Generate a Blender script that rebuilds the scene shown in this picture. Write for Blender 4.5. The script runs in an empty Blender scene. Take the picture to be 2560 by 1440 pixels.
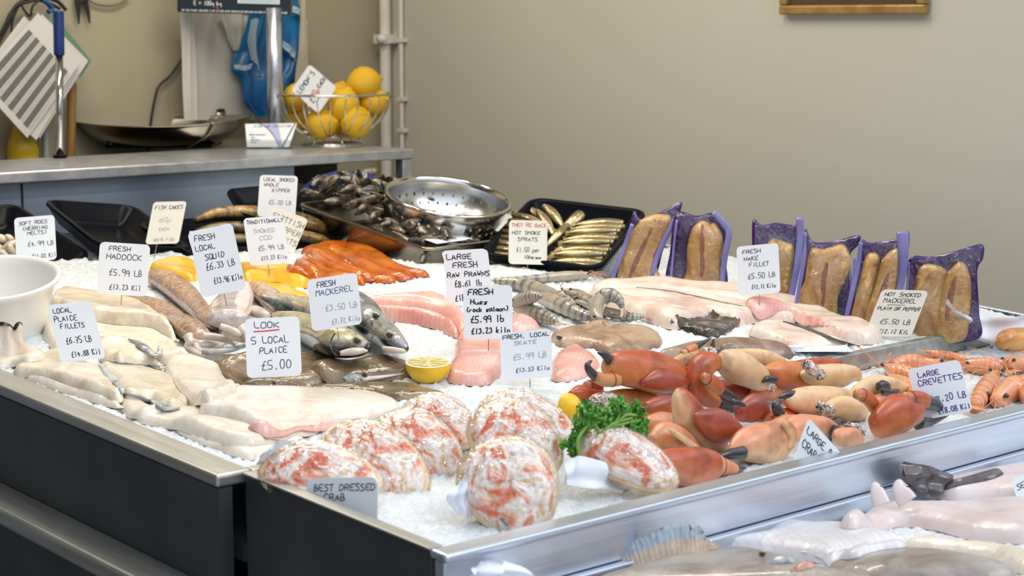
import bpy, math, random
import numpy as np
from mathutils import Vector, Matrix
from mathutils.geometry import delaunay_2d_cdt

SC = bpy.context.scene
COL = SC.collection
rnd = random.Random(11)
nr = np.random.RandomState(5)

# ------------------------------------------------------------------ camera
FPX = 4650.0; HORIZON = 60.0; AZ = math.radians(47.5)
TH = math.atan((720 - HORIZON) / FPX)
F0 = np.array([math.cos(AZ), math.sin(AZ), 0.0])
RV = np.array([math.sin(AZ), -math.cos(AZ), 0.0])
FV = math.cos(TH) * F0 - math.sin(TH) * np.array([0, 0, 1.0])
UV = np.cross(RV, FV)
CAM = np.array([-1.28550468, -1.5203422, 1.50179599])
cd = bpy.data.cameras.new('camera'); cam = bpy.data.objects.new('camera', cd); COL.objects.link(cam)
cd.sensor_width = 36.0; cd.lens = FPX / 2560 * 36.0; cd.clip_start = 0.05; cd.clip_end = 60
M = Matrix.Identity(4)
for i in range(3):
    M[i][0] = RV[i]; M[i][1] = UV[i]; M[i][2] = -FV[i]; M[i][3] = CAM[i]
cam.matrix_world = M
cd.dof.use_dof = True; cd.dof.focus_distance = 3.0; cd.dof.aperture_fstop = 7.5
SC.camera = cam

# ------------------------------------------------------------------ light
SC.view_settings.view_transform = 'Standard'; SC.view_settings.look = 'None'
SC.view_settings.gamma = 1.0; SC.view_settings.exposure = 0.16
SC.view_settings.use_curve_mapping = False
w = bpy.data.worlds.new('daylight'); SC.world = w; w.use_nodes = True
bg = w.node_tree.nodes['Background']; bg.inputs[1].default_value = 1.0
# overcast sky over a darker street: brightness by elevation only
_n = w.node_tree.nodes; _l = w.node_tree.links
_tc = _n.new('ShaderNodeTexCoord'); _sx = _n.new('ShaderNodeSeparateXYZ'); _rp = _n.new('ShaderNodeValToRGB')
_l.new(_tc.outputs['Generated'], _sx.inputs[0]); _l.new(_sx.outputs[2], _rp.inputs[0]); _l.new(_rp.outputs[0], bg.inputs[0])
_e = _rp.color_ramp.elements
_e[0].position = 0.0; _e[0].color = (0.16, 0.17, 0.19, 1); _e[1].position = 1.0; _e[1].color = (1.25, 1.40, 1.60, 1)
for _p, _c in ((0.10, (0.30, 0.32, 0.35, 1)), (0.30, (0.62, 0.66, 0.72, 1)), (0.5, (1.10, 1.24, 1.42, 1))):
    _q = _e.new(_p); _q.color = _c

def area(name, loc, size, energy, color, rot=(0, 0, 0)):
    l = bpy.data.lights.new(name, 'AREA'); l.shape = 'RECTANGLE'; l.size = size[0]; l.size_y = size[1]
    l.energy = energy; l.color = color
    o = bpy.data.objects.new(name, l); COL.objects.link(o); o.location = loc; o.rotation_euler = rot
    return o
# tubes under the shop ceiling (their housings are built with the room)
TUBES = [(0.9, 1.15, 2.62), (0.9, 2.1, 2.62)]
for k, p in enumerate(TUBES):
    area('tube_light', (p[0], p[1], p[2] - 0.045), (1.3, 0.07), 15, (1.0, 0.90, 0.74))
# small spotlights added over the display to make wet fish sparkle (their cans are built with the room)
ADDED_SPOTS = [(0.15, 0.75, 2.6), (0.85, 0.75, 2.6), (1.5, 0.75, 2.6), (0.5, 1.6, 2.6), (1.3, 1.6, 2.6)]
for k, p in enumerate(ADDED_SPOTS):
    l = bpy.data.lights.new('added_sparkle_beam', 'SPOT'); l.energy = 6.5; l.color = (1, 0.93, 0.82); l.shadow_soft_size = 0.035; l.spot_size = math.radians(75); l.spot_blend = 0.6
    o = bpy.data.objects.new('added_sparkle_beam', l); COL.objects.link(o); o.location = (p[0], p[1], p[2] - 0.075)
# open shop front: daylight falling in from the street side
sun = bpy.data.lights.new('soft_sun', 'SUN'); sun.energy = 0.8; sun.angle = math.radians(30); sun.color = (1, 0.97, 0.93)
so = bpy.data.objects.new('soft_sun', sun); COL.objects.link(so)
so.rotation_euler = Vector((-0.30, 0.75, -0.75)).to_track_quat('-Z', 'Y').to_euler()

# ------------------------------------------------------------------ pixel <-> place helpers
def ray(px, py):
    return FV + (px - 1280) / FPX * RV - (py - 720) / FPX * UV
def onX(px, py, x):
    r = ray(px, py); return CAM + r * (x - CAM[0]) / r[0]
def onY(px, py, y):
    r = ray(px, py); return CAM + r * (y - CAM[1]) / r[1]
def onZ(px, py, z):
    r = ray(px, py); return CAM + r * (z - CAM[2]) / r[2]
def atD(px, py, d):
    return CAM + ray(px, py) * d
def depth(P):
    return float(np.dot(np.asarray(P) - CAM, FV))
def ppm(P):
    return FPX / depth(P)

# ------------------------------------------------------------------ stacking surface (what things lie on)
SL = math.tan(math.radians(3.3))
RX0, RY0, RES = -0.25, -0.85, 0.005
NX, NY = 480, 660
gx = RX0 + RES * np.arange(NX); gy = RY0 + RES * np.arange(NY)
GX, GY = np.meshgrid(gx, gy, indexing='ij')
def rim_z(y):
    return 0.93 + SL * y
def ice_level(x, y):
    x = np.asarray(x, float); y = np.asarray(y, float)
    heap = 0.010 * np.sin(x * 5.1 + 0.6) * np.sin(y * 4.3 + 1.0) + 0.006 * np.sin(x * 13 + y * 9)
    main = rim_z(y) - 0.006 + heap * np.clip((x + 0.02) / 0.25, 0, 1) * np.clip((y - .37) / .2, 0, 1) + 0.008 - .004 * np.clip((.46 - y) / .08, 0, 1)
    crab = rim_z(y) - 0.028 + 0.25 * heap
    low = 0.846 + 0.13 * (-0.04 - y) + 0.3 * heap
    return np.where(y > 0.372, main, np.where(y > -0.004, crab, low))
HF = ice_level(GX, GY)
def hf(x, y):
    i = np.clip(((np.asarray(x) - RX0) / RES).round().astype(int), 0, NX - 1)
    j = np.clip(((np.asarray(y) - RY0) / RES).round().astype(int), 0, NY - 1)
    return HF[i, j]
TS = np.arange(1.55, 6.3, 0.003)
def pt(px, py, h=0.0):
    """first place where the view line meets the stack raised by h"""
    r = ray(px, py); P = CAM + TS[:, None] * r
    ok = P[:, 2] <= hf(P[:, 0], P[:, 1]) + h
    k = int(np.argmax(ok)) if ok.any() else len(TS) - 1
    return P[k]
def stamp(V):
    """raise the stack to the tops of these points"""
    for di in (0, 1):
        for dj in (0, 1):
            ii = np.clip(((V[:, 0] - RX0) / RES).astype(int) + di, 0, NX - 1); jj = np.clip(((V[:, 1] - RY0) / RES).astype(int) + dj, 0, NY - 1)
            np.maximum.at(HF, (ii, jj), V[:, 2])
def blur(a, n):
    for _ in range(n):
        b = np.pad(a, 1, mode='edge')
        a = (b[:-2, 1:-1] + b[2:, 1:-1] + b[1:-1, :-2] + b[1:-1, 2:] + 2 * b[1:-1, 1:-1]) / 6
    return a

# ------------------------------------------------------------------ materials
MATS = {}
def new_mat(name):
    m = bpy.data.materials.new(name); m.use_nodes = True
    nt = m.node_tree; b = nt.nodes['Principled BSDF']
    return m, nt, b
def setin(b, **k):
    names = dict(rough='Roughness', metal='Metallic', coat='Coat Weight', coatr='Coat Roughness', sss='Subsurface Weight',
                 trans='Transmission Weight', ior='IOR', alpha='Alpha', spec='Specular IOR Level', sheen='Sheen Weight')
    for a, v in k.items():
        b.inputs[names[a]].default_value = v
def c4(c):
    return (c[0], c[1], c[2], 1.0)
def pm(name, cols, scale=8.0, detail=4.0, stretch=(1, 1, 1), bump=0.0, bscale=40.0, bstretch=(1, 1, 1), attr=None, attr_mix=0.25, rotz=0.0, wave=None, pos=None, dist=0.0, lines=None, **k):
    """procedural material: noise -> colour ramp, optional bump, optional 'Col' attribute multiplied by the noise"""
    m, nt, b = new_mat(name); N = nt.nodes; L = nt.links
    setin(b, **k)
    tc = N.new('ShaderNodeTexCoord'); mp = N.new('ShaderNodeMapping')
    mp.inputs['Scale'].default_value = stretch; mp.inputs['Rotation'].default_value = (0, 0, rotz)
    L.new(tc.outputs['Object'], mp.inputs['Vector'])
    n = N.new('ShaderNodeTexNoise'); n.inputs['Scale'].default_value = scale; n.inputs['Detail'].default_value = detail
    n.inputs['Distortion'].default_value = dist
    L.new(mp.outputs[0], n.inputs['Vector'])
    ramp = N.new('ShaderNodeValToRGB'); e = ramp.color_ramp.elements
    if pos is None:
        pos = [0.32 + 0.36 * i / max(1, len(cols) - 1) for i in range(len(cols))]
    while len(e) < len(cols): e.new(0.5)
    if len(cols) == 1: e.remove(e[1])
    for i, c in enumerate(cols):
        e[i].position = pos[i]; e[i].color = c4(c)
    L.new(n.outputs['Fac'], ramp.inputs[0])
    out = ramp.outputs[0]
    if attr:
        at = N.new('ShaderNodeAttribute'); at.attribute_name = attr
        mx = N.new('ShaderNodeMix'); mx.data_type = 'RGBA'; mx.blend_type = 'MULTIPLY'; mx.inputs[0].default_value = 1.0
        L.new(at.outputs['Color'], mx.inputs[6]); L.new(out, mx.inputs[7]); out = mx.outputs[2]
    if lines:      # fine muscle lines: (scale, colour, amount, rotation)
        mp3 = N.new('ShaderNodeMapping'); mp3.inputs['Rotation'].default_value = (0, 0, lines[3]); L.new(tc.outputs['Object'], mp3.inputs['Vector'])
        wv = N.new('ShaderNodeTexWave'); wv.inputs['Scale'].default_value = lines[0]; wv.inputs['Distortion'].default_value = 3.0; wv.inputs['Detail'].default_value = 2; wv.inputs['Detail Scale'].default_value = 1.5
        L.new(mp3.outputs[0], wv.inputs['Vector'])
        rl = N.new('ShaderNodeValToRGB'); rl.color_ramp.elements[0].position = 0.0; rl.color_ramp.elements[0].color = (lines[2],) * 3 + (1,); rl.color_ramp.elements[1].position = 0.35; rl.color_ramp.elements[1].color = (0, 0, 0, 1)
        L.new(wv.outputs['Fac'], rl.inputs[0])
        ml_ = N.new('ShaderNodeMix'); ml_.data_type = 'RGBA'; L.new(rl.outputs[0], ml_.inputs[0]); L.new(out, ml_.inputs[6]); ml_.inputs[7].default_value = c4(lines[1]); out = ml_.outputs[2]
    L.new(out, b.inputs['Base Color'])
    if 'sss' in k:
        b.inputs['Subsurface Radius'].default_value = (0.012, 0.006, 0.004); b.inputs['Subsurface Scale'].default_value = 0.5
    if bump:
        mp2 = N.new('ShaderNodeMapping'); mp2.inputs['Scale'].default_value = bstretch; mp2.inputs['Rotation'].default_value = (0, 0, rotz)
        L.new(tc.outputs['Object'], mp2.inputs['Vector'])
        if wave:
            n2 = N.new('ShaderNodeTexWave'); n2.inputs['Scale'].default_value = wave; n2.inputs['Distortion'].default_value = 2.5
            n2.inputs['Detail'].default_value = 2
        else:
            n2 = N.new('ShaderNodeTexNoise'); n2.inputs['Scale'].default_value = bscale; n2.inputs['Detail'].default_value = 3
        L.new(mp2.outputs[0], n2.inputs['Vector'])
        bp = N.new('ShaderNodeBump'); bp.inputs['Strength'].default_value = bump; bp.inputs['Distance'].default_value = 0.004
        L.new(n2.outputs['Fac'], bp.inputs['Height']); L.new(bp.outputs[0], b.inputs['Normal'])
    MATS[name] = m
    return m
def pxline(pts, n, h=0.002):
    """points along a traced px line, each lying on the stack"""
    q = crs(np.array(pts, float), n); P = np.array([pt(a, b, h) for a, b in q]); k = np.ones(3) / 3
    for _ in range(2):
        P[1:-1] = (P[:-2] + P[1:-1] + P[2:]) / 3
    return P
def film_mat(name, tint=(1, 1, 1), gloss=0.12, bump=0.6, bscale=25.0, rough=0.06, stretch=(1, 1, 1), cap=0.42):
    """thin clear plastic: see-through with wrinkled sparkle"""
    m, nt, b = new_mat(name); N = nt.nodes; L = nt.links
    N.remove(b); out = N['Material Output']
    tr = N.new('ShaderNodeBsdfTransparent'); tr.inputs[0].default_value = c4(tint)
    gl = N.new('ShaderNodeBsdfGlossy'); gl.inputs['Roughness'].default_value = rough
    fr = N.new('ShaderNodeFresnel'); fr.inputs[0].default_value = 1.4
    ad = N.new('ShaderNodeMath'); ad.operation = 'ADD'; ad.inputs[1].default_value = gloss
    mx = N.new('ShaderNodeMixShader')
    tc = N.new('ShaderNodeTexCoord'); mp = N.new('ShaderNodeMapping'); mp.inputs['Scale'].default_value = stretch
    n = N.new('ShaderNodeTexNoise'); n.inputs['Scale'].default_value = bscale; n.inputs['Detail'].default_value = 3; n.inputs['Distortion'].default_value = 1.2
    bp = N.new('ShaderNodeBump'); bp.inputs['Strength'].default_value = bump; bp.inputs['Distance'].default_value = 0.01
    L.new(tc.outputs['Object'], mp.inputs[0]); L.new(mp.outputs[0], n.inputs['Vector']); L.new(n.outputs['Fac'], bp.inputs['Height'])
    L.new(bp.outputs[0], gl.inputs['Normal']); L.new(bp.outputs[0], fr.inputs['Normal'])
    sc = N.new('ShaderNodeMath'); sc.operation = 'MULTIPLY'; sc.inputs[1].default_value = 0.6; cl = N.new('ShaderNodeMath'); cl.operation = 'MINIMUM'; cl.inputs[1].default_value = cap
    L.new(fr.outputs[0], sc.inputs[0]); L.new(sc.outputs[0], ad.inputs[0]); L.new(ad.outputs[0], cl.inputs[0]); L.new(cl.outputs[0], mx.inputs[0])
    L.new(tr.outputs[0], mx.inputs[1]); L.new(gl.outputs[0], mx.inputs[2]); L.new(mx.outputs[0], out.inputs[0])
    MATS[name] = m
    return m

# ------------------------------------------------------------------ objects
def thing(name, label, cat, loc=(0, 0, 0), group=None, kind=None):
    o = bpy.data.objects.new(name, None); COL.objects.link(o); o.location = tuple(float(v) for v in loc)
    o.empty_display_size = 0.02
    tag_props(o, label, cat, group, kind); return o
def tag_props(o, label=None, cat=None, group=None, kind=None):
    if label: o['label'] = label
    if cat: o['category'] = cat
    if group: o['group'] = group
    if kind: o['kind'] = kind
    return o
def wloc(o):
    v = Vector((0, 0, 0))
    while o is not None:
        v = v + o.location; o = o.parent
    return v
def mesh(name, V, Fc, mat, parent=None, smooth=True, origin=None, col=None, uv=None, label=None, local=False):
    """V in world coordinates (parents never rotate before copying)"""
    V = np.asarray(V, float)
    if local:
        base = np.zeros(3)
    elif parent is not None:
        base = np.array(wloc(parent))
    else:
        base = np.asarray(origin, float) if origin is not None else np.array([(V[:, 0].min() + V[:, 0].max()) / 2, (V[:, 1].min() + V[:, 1].max()) / 2, V[:, 2].min()])
    me = bpy.data.meshes.new(name)
    me.from_pydata((V - base).tolist(), [], [list(map(int, f)) for f in Fc]); me.update()
    if smooth: me.polygons.foreach_set('use_smooth', [True] * len(me.polygons))
    if col is not None:
        a = me.color_attributes.new('Col', 'FLOAT_COLOR', 'POINT')
        a.data.foreach_set('color', np.c_[np.asarray(col, float), np.ones(len(V))].ravel())
    if uv is not None:
        l = me.uv_layers.new(name='UVMap'); idx = np.empty(len(me.loops), int); me.loops.foreach_get('vertex_index', idx)
        l.data.foreach_set('uv', np.asarray(uv, float)[idx].ravel())
    me.materials.append(mat)
    o = bpy.data.objects.new(name, me); COL.objects.link(o)
    if parent is not None: o.parent = parent
    elif not local: o.location = base.tolist()
    if label: o['label'] = label
    return o
def fix_normals(o):
    import bmesh
    bm = bmesh.new(); bm.from_mesh(o.data); bmesh.ops.recalc_face_normals(bm, faces=bm.faces); bm.to_mesh(o.data); bm.free()
    return o
def bevel(o, w=0.002, seg=2, ang=0.6):
    m = o.modifiers.new('bevel', 'BEVEL'); m.width = w; m.segments = seg; m.limit_method = 'ANGLE'; m.angle_limit = ang
    return o
def copy_tree(o, loc=None, rot=None, scale=None, label=None, group=None):
    """a thing and its parts (and theirs) as new objects"""
    r = o.copy(); COL.objects.link(r)
    if loc is not None: r.location = tuple(float(v) for v in loc)
    if rot is not None: r.rotation_euler = rot
    if scale is not None: r.scale = (scale, scale, scale) if np.isscalar(scale) else scale
    if label: r['label'] = label
    if group: r['group'] = group
    for ch in list(o.children):
        c = ch.copy(); COL.objects.link(c); c.parent = r
        for g in list(ch.children):
            d = g.copy(); COL.objects.link(d); d.parent = c
    return r
class MB:
    def __init__(s): s.V = []; s.F = []; s.C = []
    def add(s, V, Fc, C=None):
        n = len(s.V); s.V += [tuple(v) for v in V]; s.F += [[i + n for i in f] for f in Fc]
        if C is not None: s.C += [tuple(c) for c in C]
        return s
    def box(s, a, b):
        x0, y0, z0 = a; x1, y1, z1 = b
        V = [(x0, y0, z0), (x1, y0, z0), (x1, y1, z0), (x0, y1, z0), (x0, y0, z1), (x1, y0, z1), (x1, y1, z1), (x0, y1, z1)]
        return s.add(V, [(0, 3, 2, 1), (4, 5, 6, 7), (0, 1, 5, 4), (1, 2, 6, 5), (2, 3, 7, 6), (3, 0, 4, 7)])
    def sbox(s, x0, x1, y0, y1, dz0, dz1):
        """box following the tilt of the trays; dz measured from the rim plane"""
        V = []
        for dz in (dz0, dz1):
            for x, y in ((x0, y0), (x1, y0), (x1, y1), (x0, y1)): V.append((x, y, rim_z(y) + dz))
        return s.add(V, [(0, 3, 2, 1), (4, 5, 6, 7), (0, 1, 5, 4), (1, 2, 6, 5), (2, 3, 7, 6), (3, 0, 4, 7)])
    def obox(s, c, ax, ay, az):
        """oriented box: centre and half axes"""
        c, ax, ay, az = map(np.asarray, (c, ax, ay, az)); V = []
        for k in (-1, 1):
            for i, j in ((-1, -1), (1, -1), (1, 1), (-1, 1)): V.append(c + i * ax + j * ay + k * az)
        return s.add(V, [(0, 3, 2, 1), (4, 5, 6, 7), (0, 1, 5, 4), (1, 2, 6, 5), (2, 3, 7, 6), (3, 0, 4, 7)])
    def tube(s, P, r, n=8, closed=False):
        V, Fc, _ = loft_geo(P, r, r, n, ends=not closed, m=None, closed=closed); return s.add(V, Fc)
    def lathe(s, prof, c, n=32, ax=None, close=False):
        """prof: (radius, height) pairs; ax: 3x3 columns e1,e2,axis"""
        ax = np.eye(3) if ax is None else np.asarray(ax); V = []; Fc = []
        for r_, h in prof:
            for k in range(n):
                a = 2 * math.pi * k / n
                V.append(np.asarray(c) + ax[0] * (r_ * math.cos(a)) + ax[1] * (r_ * math.sin(a)) + ax[2] * h)
        for i in range(len(prof) - 1):
            for k in range(n):
                k2 = (k + 1) % n; Fc.append((i * n + k, i * n + k2, (i + 1) * n + k2, (i + 1) * n + k))
        if close:
            Fc.append(list(range(n))[::-1]); Fc.append([(len(prof) - 1) * n + k for k in range(n)])
        return s.add(V, Fc)
    def build(s, name, mat, parent=None, smooth=False, **k):
        return mesh(name, s.V, s.F, mat, parent, smooth, col=(s.C if s.C and len(s.C) == len(s.V) else None), **k)
def crs(P, m, closed=False):
    """Catmull-Rom through the rows of P, m samples"""
    P = np.asarray(P, float); n = len(P)
    if P.ndim == 1: P = P[:, None]
    if n == 2 and not closed:
        t = np.linspace(0, 1, m)[:, None]; return P[0] * (1 - t) + P[1] * t
    if closed:
        Q = np.vstack([P[-1], P, P[0], P[1]]); u = np.linspace(0, n, m, endpoint=False)
    else:
        Q = np.vstack([2 * P[0] - P[1], P, 2 * P[-1] - P[-2]]); u = np.linspace(0, n - 1, m)
    i = np.minimum(u.astype(int), (n if closed else n - 1) - 1); t = (u - i)[:, None]
    a, b, c, d = Q[i], Q[i + 1], Q[i + 2], Q[i + 3]
    return 0.5 * (2 * b + (c - a) * t + (2 * a - 5 * b + 4 * c - d) * t ** 2 + (3 * b - a - 3 * c + d) * t ** 3)
def loft_geo(P, W, H, n=14, up=(0, 0, 1), ends=True, m=None, closed=False, sec=2.0, twist=0.0):
    """organic tube: W = half width across, H = half height along 'up'; returns V, F, (u, angle) per vertex"""
    P = np.asarray(P, float); k = len(P)
    W = np.full(k, float(W)) if np.isscalar(W) else np.asarray(W, float)
    H = np.full(k, float(H)) if np.isscalar(H) else np.asarray(H, float)
    if m: P, W, H = crs(P, m, closed), np.maximum(crs(W, m, closed)[:, 0], 1e-5), np.maximum(crs(H, m, closed)[:, 0], 1e-5)
    k = len(P)
    T = np.roll(P, -1, 0) - np.roll(P, 1, 0) if closed else np.gradient(P, axis=0)
    T = T / (np.linalg.norm(T, axis=1, keepdims=True) + 1e-12)
    upv = np.asarray(up, float)
    V = []; UA = []
    S_prev = None
    for i in range(k):
        s = np.cross(T[i], upv); ln = np.linalg.norm(s)
        if ln < 0.15:
            s = S_prev if S_prev is not None else np.cross(T[i], np.array([1.0, 0.3, 0.2]))
            s = s - T[i] * np.dot(s, T[i]); ln = np.linalg.norm(s)
        s = s / ln
        if S_prev is not None and np.dot(s, S_prev) < -0.2: s = -s
        S_prev = s; u = np.cross(s, T[i])
        for j in range(n):
            a = 2 * math.pi * j / n + twist
            ca, sa = math.cos(a), math.sin(a)
            ca = math.copysign(abs(ca) ** (2 / sec), ca); sa = math.copysign(abs(sa) ** (2 / sec), sa)
            V.append(P[i] + s * (ca * W[i]) + u * (sa * H[i])); UA.append((i / (k - 1), a))
    Fc = []
    for i in range(k if closed else k - 1):
        for j in range(n):
            j2 = (j + 1) % n; i2 = (i + 1) % k
            Fc.append((i * n + j, i * n + j2, i2 * n + j2, i2 * n + j))
    if ends and not closed:
        Fc.append(list(range(n))[::-1]); Fc.append([(k - 1) * n + j for j in range(n)])
    return np.array(V), Fc, np.array(UA)
def loft(name, P, W, H, mat, parent=None, n=14, m=24, up=(0, 0, 1), col=None, sec=2.0, rough=0.0, label=None, **k):
    V, Fc, UA = loft_geo(P, W, H, n, up, True, m, sec=sec)
    if rough: V = V + nr.normal(0, rough, V.shape)
    C = [col(u, a) for u, a in UA] if col else None
    return mesh(name, V, Fc, mat, parent, True, col=C, label=label, **k)
def pxloft(name, pts, mat, parent=None, Y=None, h=None, flat=1.0, lift=0.0, **k):
    """loft along (px, py, half width in px[, Y]) placed at world Y planes or lying on the stack"""
    P = []; W = []
    for q in pts:
        if h is not None: p = pt(q[0], q[1], h)
        else: p = onY(q[0], q[1], q[3] if len(q) > 3 else Y)
        P.append(p + np.array([0, 0, lift])); W.append(q[2] / ppm(p))
    W = np.array(W); st_ = k.pop('stamp', h is not None)
    if st_:
        V_, _, _ = loft_geo(np.array(P), W, W * flat, 10, m=60); stamp(V_)
    return loft(name, np.array(P), W * flat if k.get('wide') else W, W * flat, mat, parent, **{a: b for a, b in k.items() if a != 'wide'})

# ------------------------------------------------------------------ slabs: fillets, flatfish, cloths lying on the stack
def seg_dist(Q, B):
    A = B; C = np.roll(B, -1, 0); d = C - A; l2 = (d ** 2).sum(1) + 1e-12
    best = np.full(len(Q), 9.0)
    for i in range(len(A)):
        t = np.clip(((Q - A[i]) @ d[i]) / l2[i], 0, 1)
        best = np.minimum(best, np.hypot(*(Q - A[i] - t[:, None] * d[i]).T))
    return best
def inside(Q, B):
    x, y = Q[:, 0], Q[:, 1]; r = np.zeros(len(Q), bool)
    for i in range(len(B)):
        x1, y1 = B[i]; x2, y2 = B[(i + 1) % len(B)]
        if y1 == y2: continue
        c = ((y1 > y) != (y2 > y)) & (x < (x2 - x1) * (y - y1) / (y2 - y1) + x1)
        r ^= c
    return r
def slab(name, px, h, mat, parent=None, r=0.02, res=0.006, wav=0.0, label=None, soft=6, post=None, ragged=0.0, stack=True, lift=0.0, world=None, curl=0.0, top=0.85, cap=None):
    """a soft flat body of real thickness h over the outline traced in px, draped on what lies below"""
    if world is None:
        ys = [p[1] for p in px]; y0, y1 = min(ys), max(ys)
        o = np.array([pt(p[0], p[1], lift + h * top * (y1 - p[1]) / max(1e-6, y1 - y0))[:2] for p in px])
    else:
        o = np.array(world, float)
    per = np.linalg.norm(np.roll(o, -1, 0) - o, axis=1).sum()
    m = max(24, int(per / res)); B = crs(o, m, True)
    if ragged:
        B = B + blur(nr.normal(0, ragged, B.shape), 1)
    lo, hi = B.min(0), B.max(0)
    ax = np.arange(lo[0], hi[0], res); ay = np.arange(lo[1], hi[1], res)
    Q = np.stack(np.meshgrid(ax, ay, indexing='ij'), -1).reshape(-1, 2) + nr.uniform(-0.2, 0.2, (len(ax) * len(ay), 2)) * res
    Q = Q[inside(Q, B)]
    d = seg_dist(Q, B) if len(Q) else np.zeros(0)
    Q = Q[d > res * 0.55]
    allp = np.vstack([B, Q])
    vv, ee, ff, *_ = delaunay_2d_cdt([Vector((float(a), float(b))) for a, b in allp], [(i, (i + 1) % m) for i in range(m)], [], 1, 1e-6)
    xy = np.array([(v.x, v.y) for v in vv])
    d = seg_dist(xy, B)
    e = np.clip(d / r, 0, 1); prof = np.sqrt(1 - (1 - e) ** 2)
    i0 = max(0, int((lo[0] - RX0) / RES) - 12); i1 = min(NX, int((hi[0] - RX0) / RES) + 13)
    j0 = max(0, int((lo[1] - RY0) / RES) - 12); j1 = min(NY, int((hi[1] - RY0) / RES) + 13)
    loc = blur(HF[i0:i1, j0:j1], soft)
    fi = np.clip((xy[:, 0] - RX0) / RES - i0, 0, loc.shape[0] - 1.001); fj = np.clip((xy[:, 1] - RY0) / RES - j0, 0, loc.shape[1] - 1.001)
    a = fi.astype(int); b = fj.astype(int); u = fi - a; v_ = fj - b
    base = loc[a, b] * (1 - u) * (1 - v_) + loc[a + 1, b] * u * (1 - v_) + loc[a, b + 1] * (1 - u) * v_ + loc[a + 1, b + 1] * u * v_
    if cap is not None: base = np.minimum(base, ice_level(xy[:, 0], xy[:, 1]) + cap)
    base = base + lift
    t = h * prof + 0.0006
    if wav:
        ph = nr.uniform(0, 6, 4); fr = nr.uniform(25, 55, 4)
        t = t + wav * e * (np.sin(xy[:, 0] * fr[0] + ph[0]) * np.sin(xy[:, 1] * fr[1] + ph[1]) + 0.5 * np.sin(xy[:, 0] * fr[2] * 1.7 + xy[:, 1] * fr[3] + ph[2]))
    if curl: t = t + curl * (1 - e) ** 2 * (0.5 + 0.5 * np.sin(xy[:, 0] * 60 + xy[:, 1] * 45))
    if post: t = post(xy, t, d)
    topz = base + t
    n = len(xy)
    V = np.vstack([np.c_[xy, topz], np.c_[xy, np.minimum(base, topz - 0.0005)]])
    Fc = []; edge = {}
    for f in ff:
        f = list(f)
        p = xy[f]; ar = (p[1, 0] - p[0, 0]) * (p[2, 1] - p[0, 1]) - (p[2, 0] - p[0, 0]) * (p[1, 1] - p[0, 1])
        if ar < 0: f = f[::-1]
        Fc.append(f); Fc.append([i + n for i in f[::-1]])
        for q in range(3):
            k = (f[q], f[(q + 1) % 3]); edge[k] = edge.get(k, 0) + 1
    for (p, q) in edge:
        if (q, p) not in edge: Fc.append((q, p, p + n, q + n))
    if stack:
        for di in (0, 1):
            for dj in (0, 1):
                ii = np.clip(((xy[:, 0] - RX0) / RES).astype(int) + di, 0, NX - 1); jj = np.clip(((xy[:, 1] - RY0) / RES).astype(int) + dj, 0, NY - 1)
                np.maximum.at(HF, (ii, jj), topz)
    ob = mesh(name, V, Fc, mat, parent, True, label=label)
    return ob
def slab_thing(name, label, cat, px, h, mat, group=None, **k):
    o = slab(name, px, h, mat, **k); return tag_props(o, label, cat, group)
# ================================================================== materials in use
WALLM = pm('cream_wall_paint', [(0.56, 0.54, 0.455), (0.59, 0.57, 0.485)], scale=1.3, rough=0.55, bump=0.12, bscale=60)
WALLB = pm('back_wall_shade_tone', [(0.40, 0.355, 0.25), (0.435, 0.39, 0.275)], scale=1.6, rough=0.55, bump=0.12, bscale=60)  # shade on the back wall is put into this darker colour
DARKW = pm('dim_shop_wall', [(0.10, 0.10, 0.10), (0.14, 0.13, 0.12)], scale=2, rough=0.6)
FLOORM = pm('floor_tiles', [(0.10, 0.10, 0.11), (0.15, 0.15, 0.15)], scale=4, rough=0.4)
PAVE = pm('street_paving', [(0.30, 0.30, 0.30), (0.38, 0.37, 0.36)], scale=3, rough=0.8)
CEILM = pm('ceiling_paint', [(0.62, 0.60, 0.55)], rough=0.7)
STEEL = pm('brushed_steel', [(0.54, 0.58, 0.66), (0.70, 0.75, 0.86)], scale=14, stretch=(0.15, 3, 3), rough=0.30, metal=0.9, bump=0.08, bscale=60, bstretch=(0.1, 4, 4))
STEELY = pm('worn_rim_steel', [(0.36, 0.36, 0.34), (0.50, 0.50, 0.47)], scale=20, stretch=(3, 0.2, 3), rough=0.38, metal=0.85, bump=0.08, bscale=60)
COUNTERM = pm('counter_steel', [(0.44, 0.46, 0.50), (0.66, 0.67, 0.70)], scale=22, detail=8, rough=0.34, metal=0.75, bump=0.15, bscale=90)
PANELB = pm('counter_panel_steel', [(0.2125, 0.26, 0.35), (0.3375, 0.403, 0.518)], scale=5, rough=0.38, metal=0.5)
SKIRT = pm('dark_skirt_panel', [(0.028, 0.030, 0.034), (0.045, 0.047, 0.05)], scale=6, rough=0.42, metal=0.2)
BLACKV = pm('void_shade_and_seam', [(0.006, 0.006, 0.007)], rough=0.6)  # black colour stands for shade in the counter opening; also colours the seam
WHITEP = pm('white_pipe_paint', [(0.70, 0.68, 0.60), (0.80, 0.78, 0.70)], scale=12, rough=0.4)
WOODB = pm('brown_board', [(0.07, 0.045, 0.025), (0.10, 0.06, 0.035)], scale=6, rough=0.5)
GOLD = pm('gilt_frame', [(0.34, 0.20, 0.06), (0.55, 0.36, 0.13)], scale=25, rough=0.35, metal=0.4)
BLACKT = pm('black_plastic', [(0.003, 0.004, 0.007), (0.006, 0.007, 0.011)], scale=20, rough=0.24, bump=0.05, bscale=50, spec=0.07)
CHROME = pm('chrome', [(0.62, 0.61, 0.58)], rough=0.12, metal=1.0)
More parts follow.
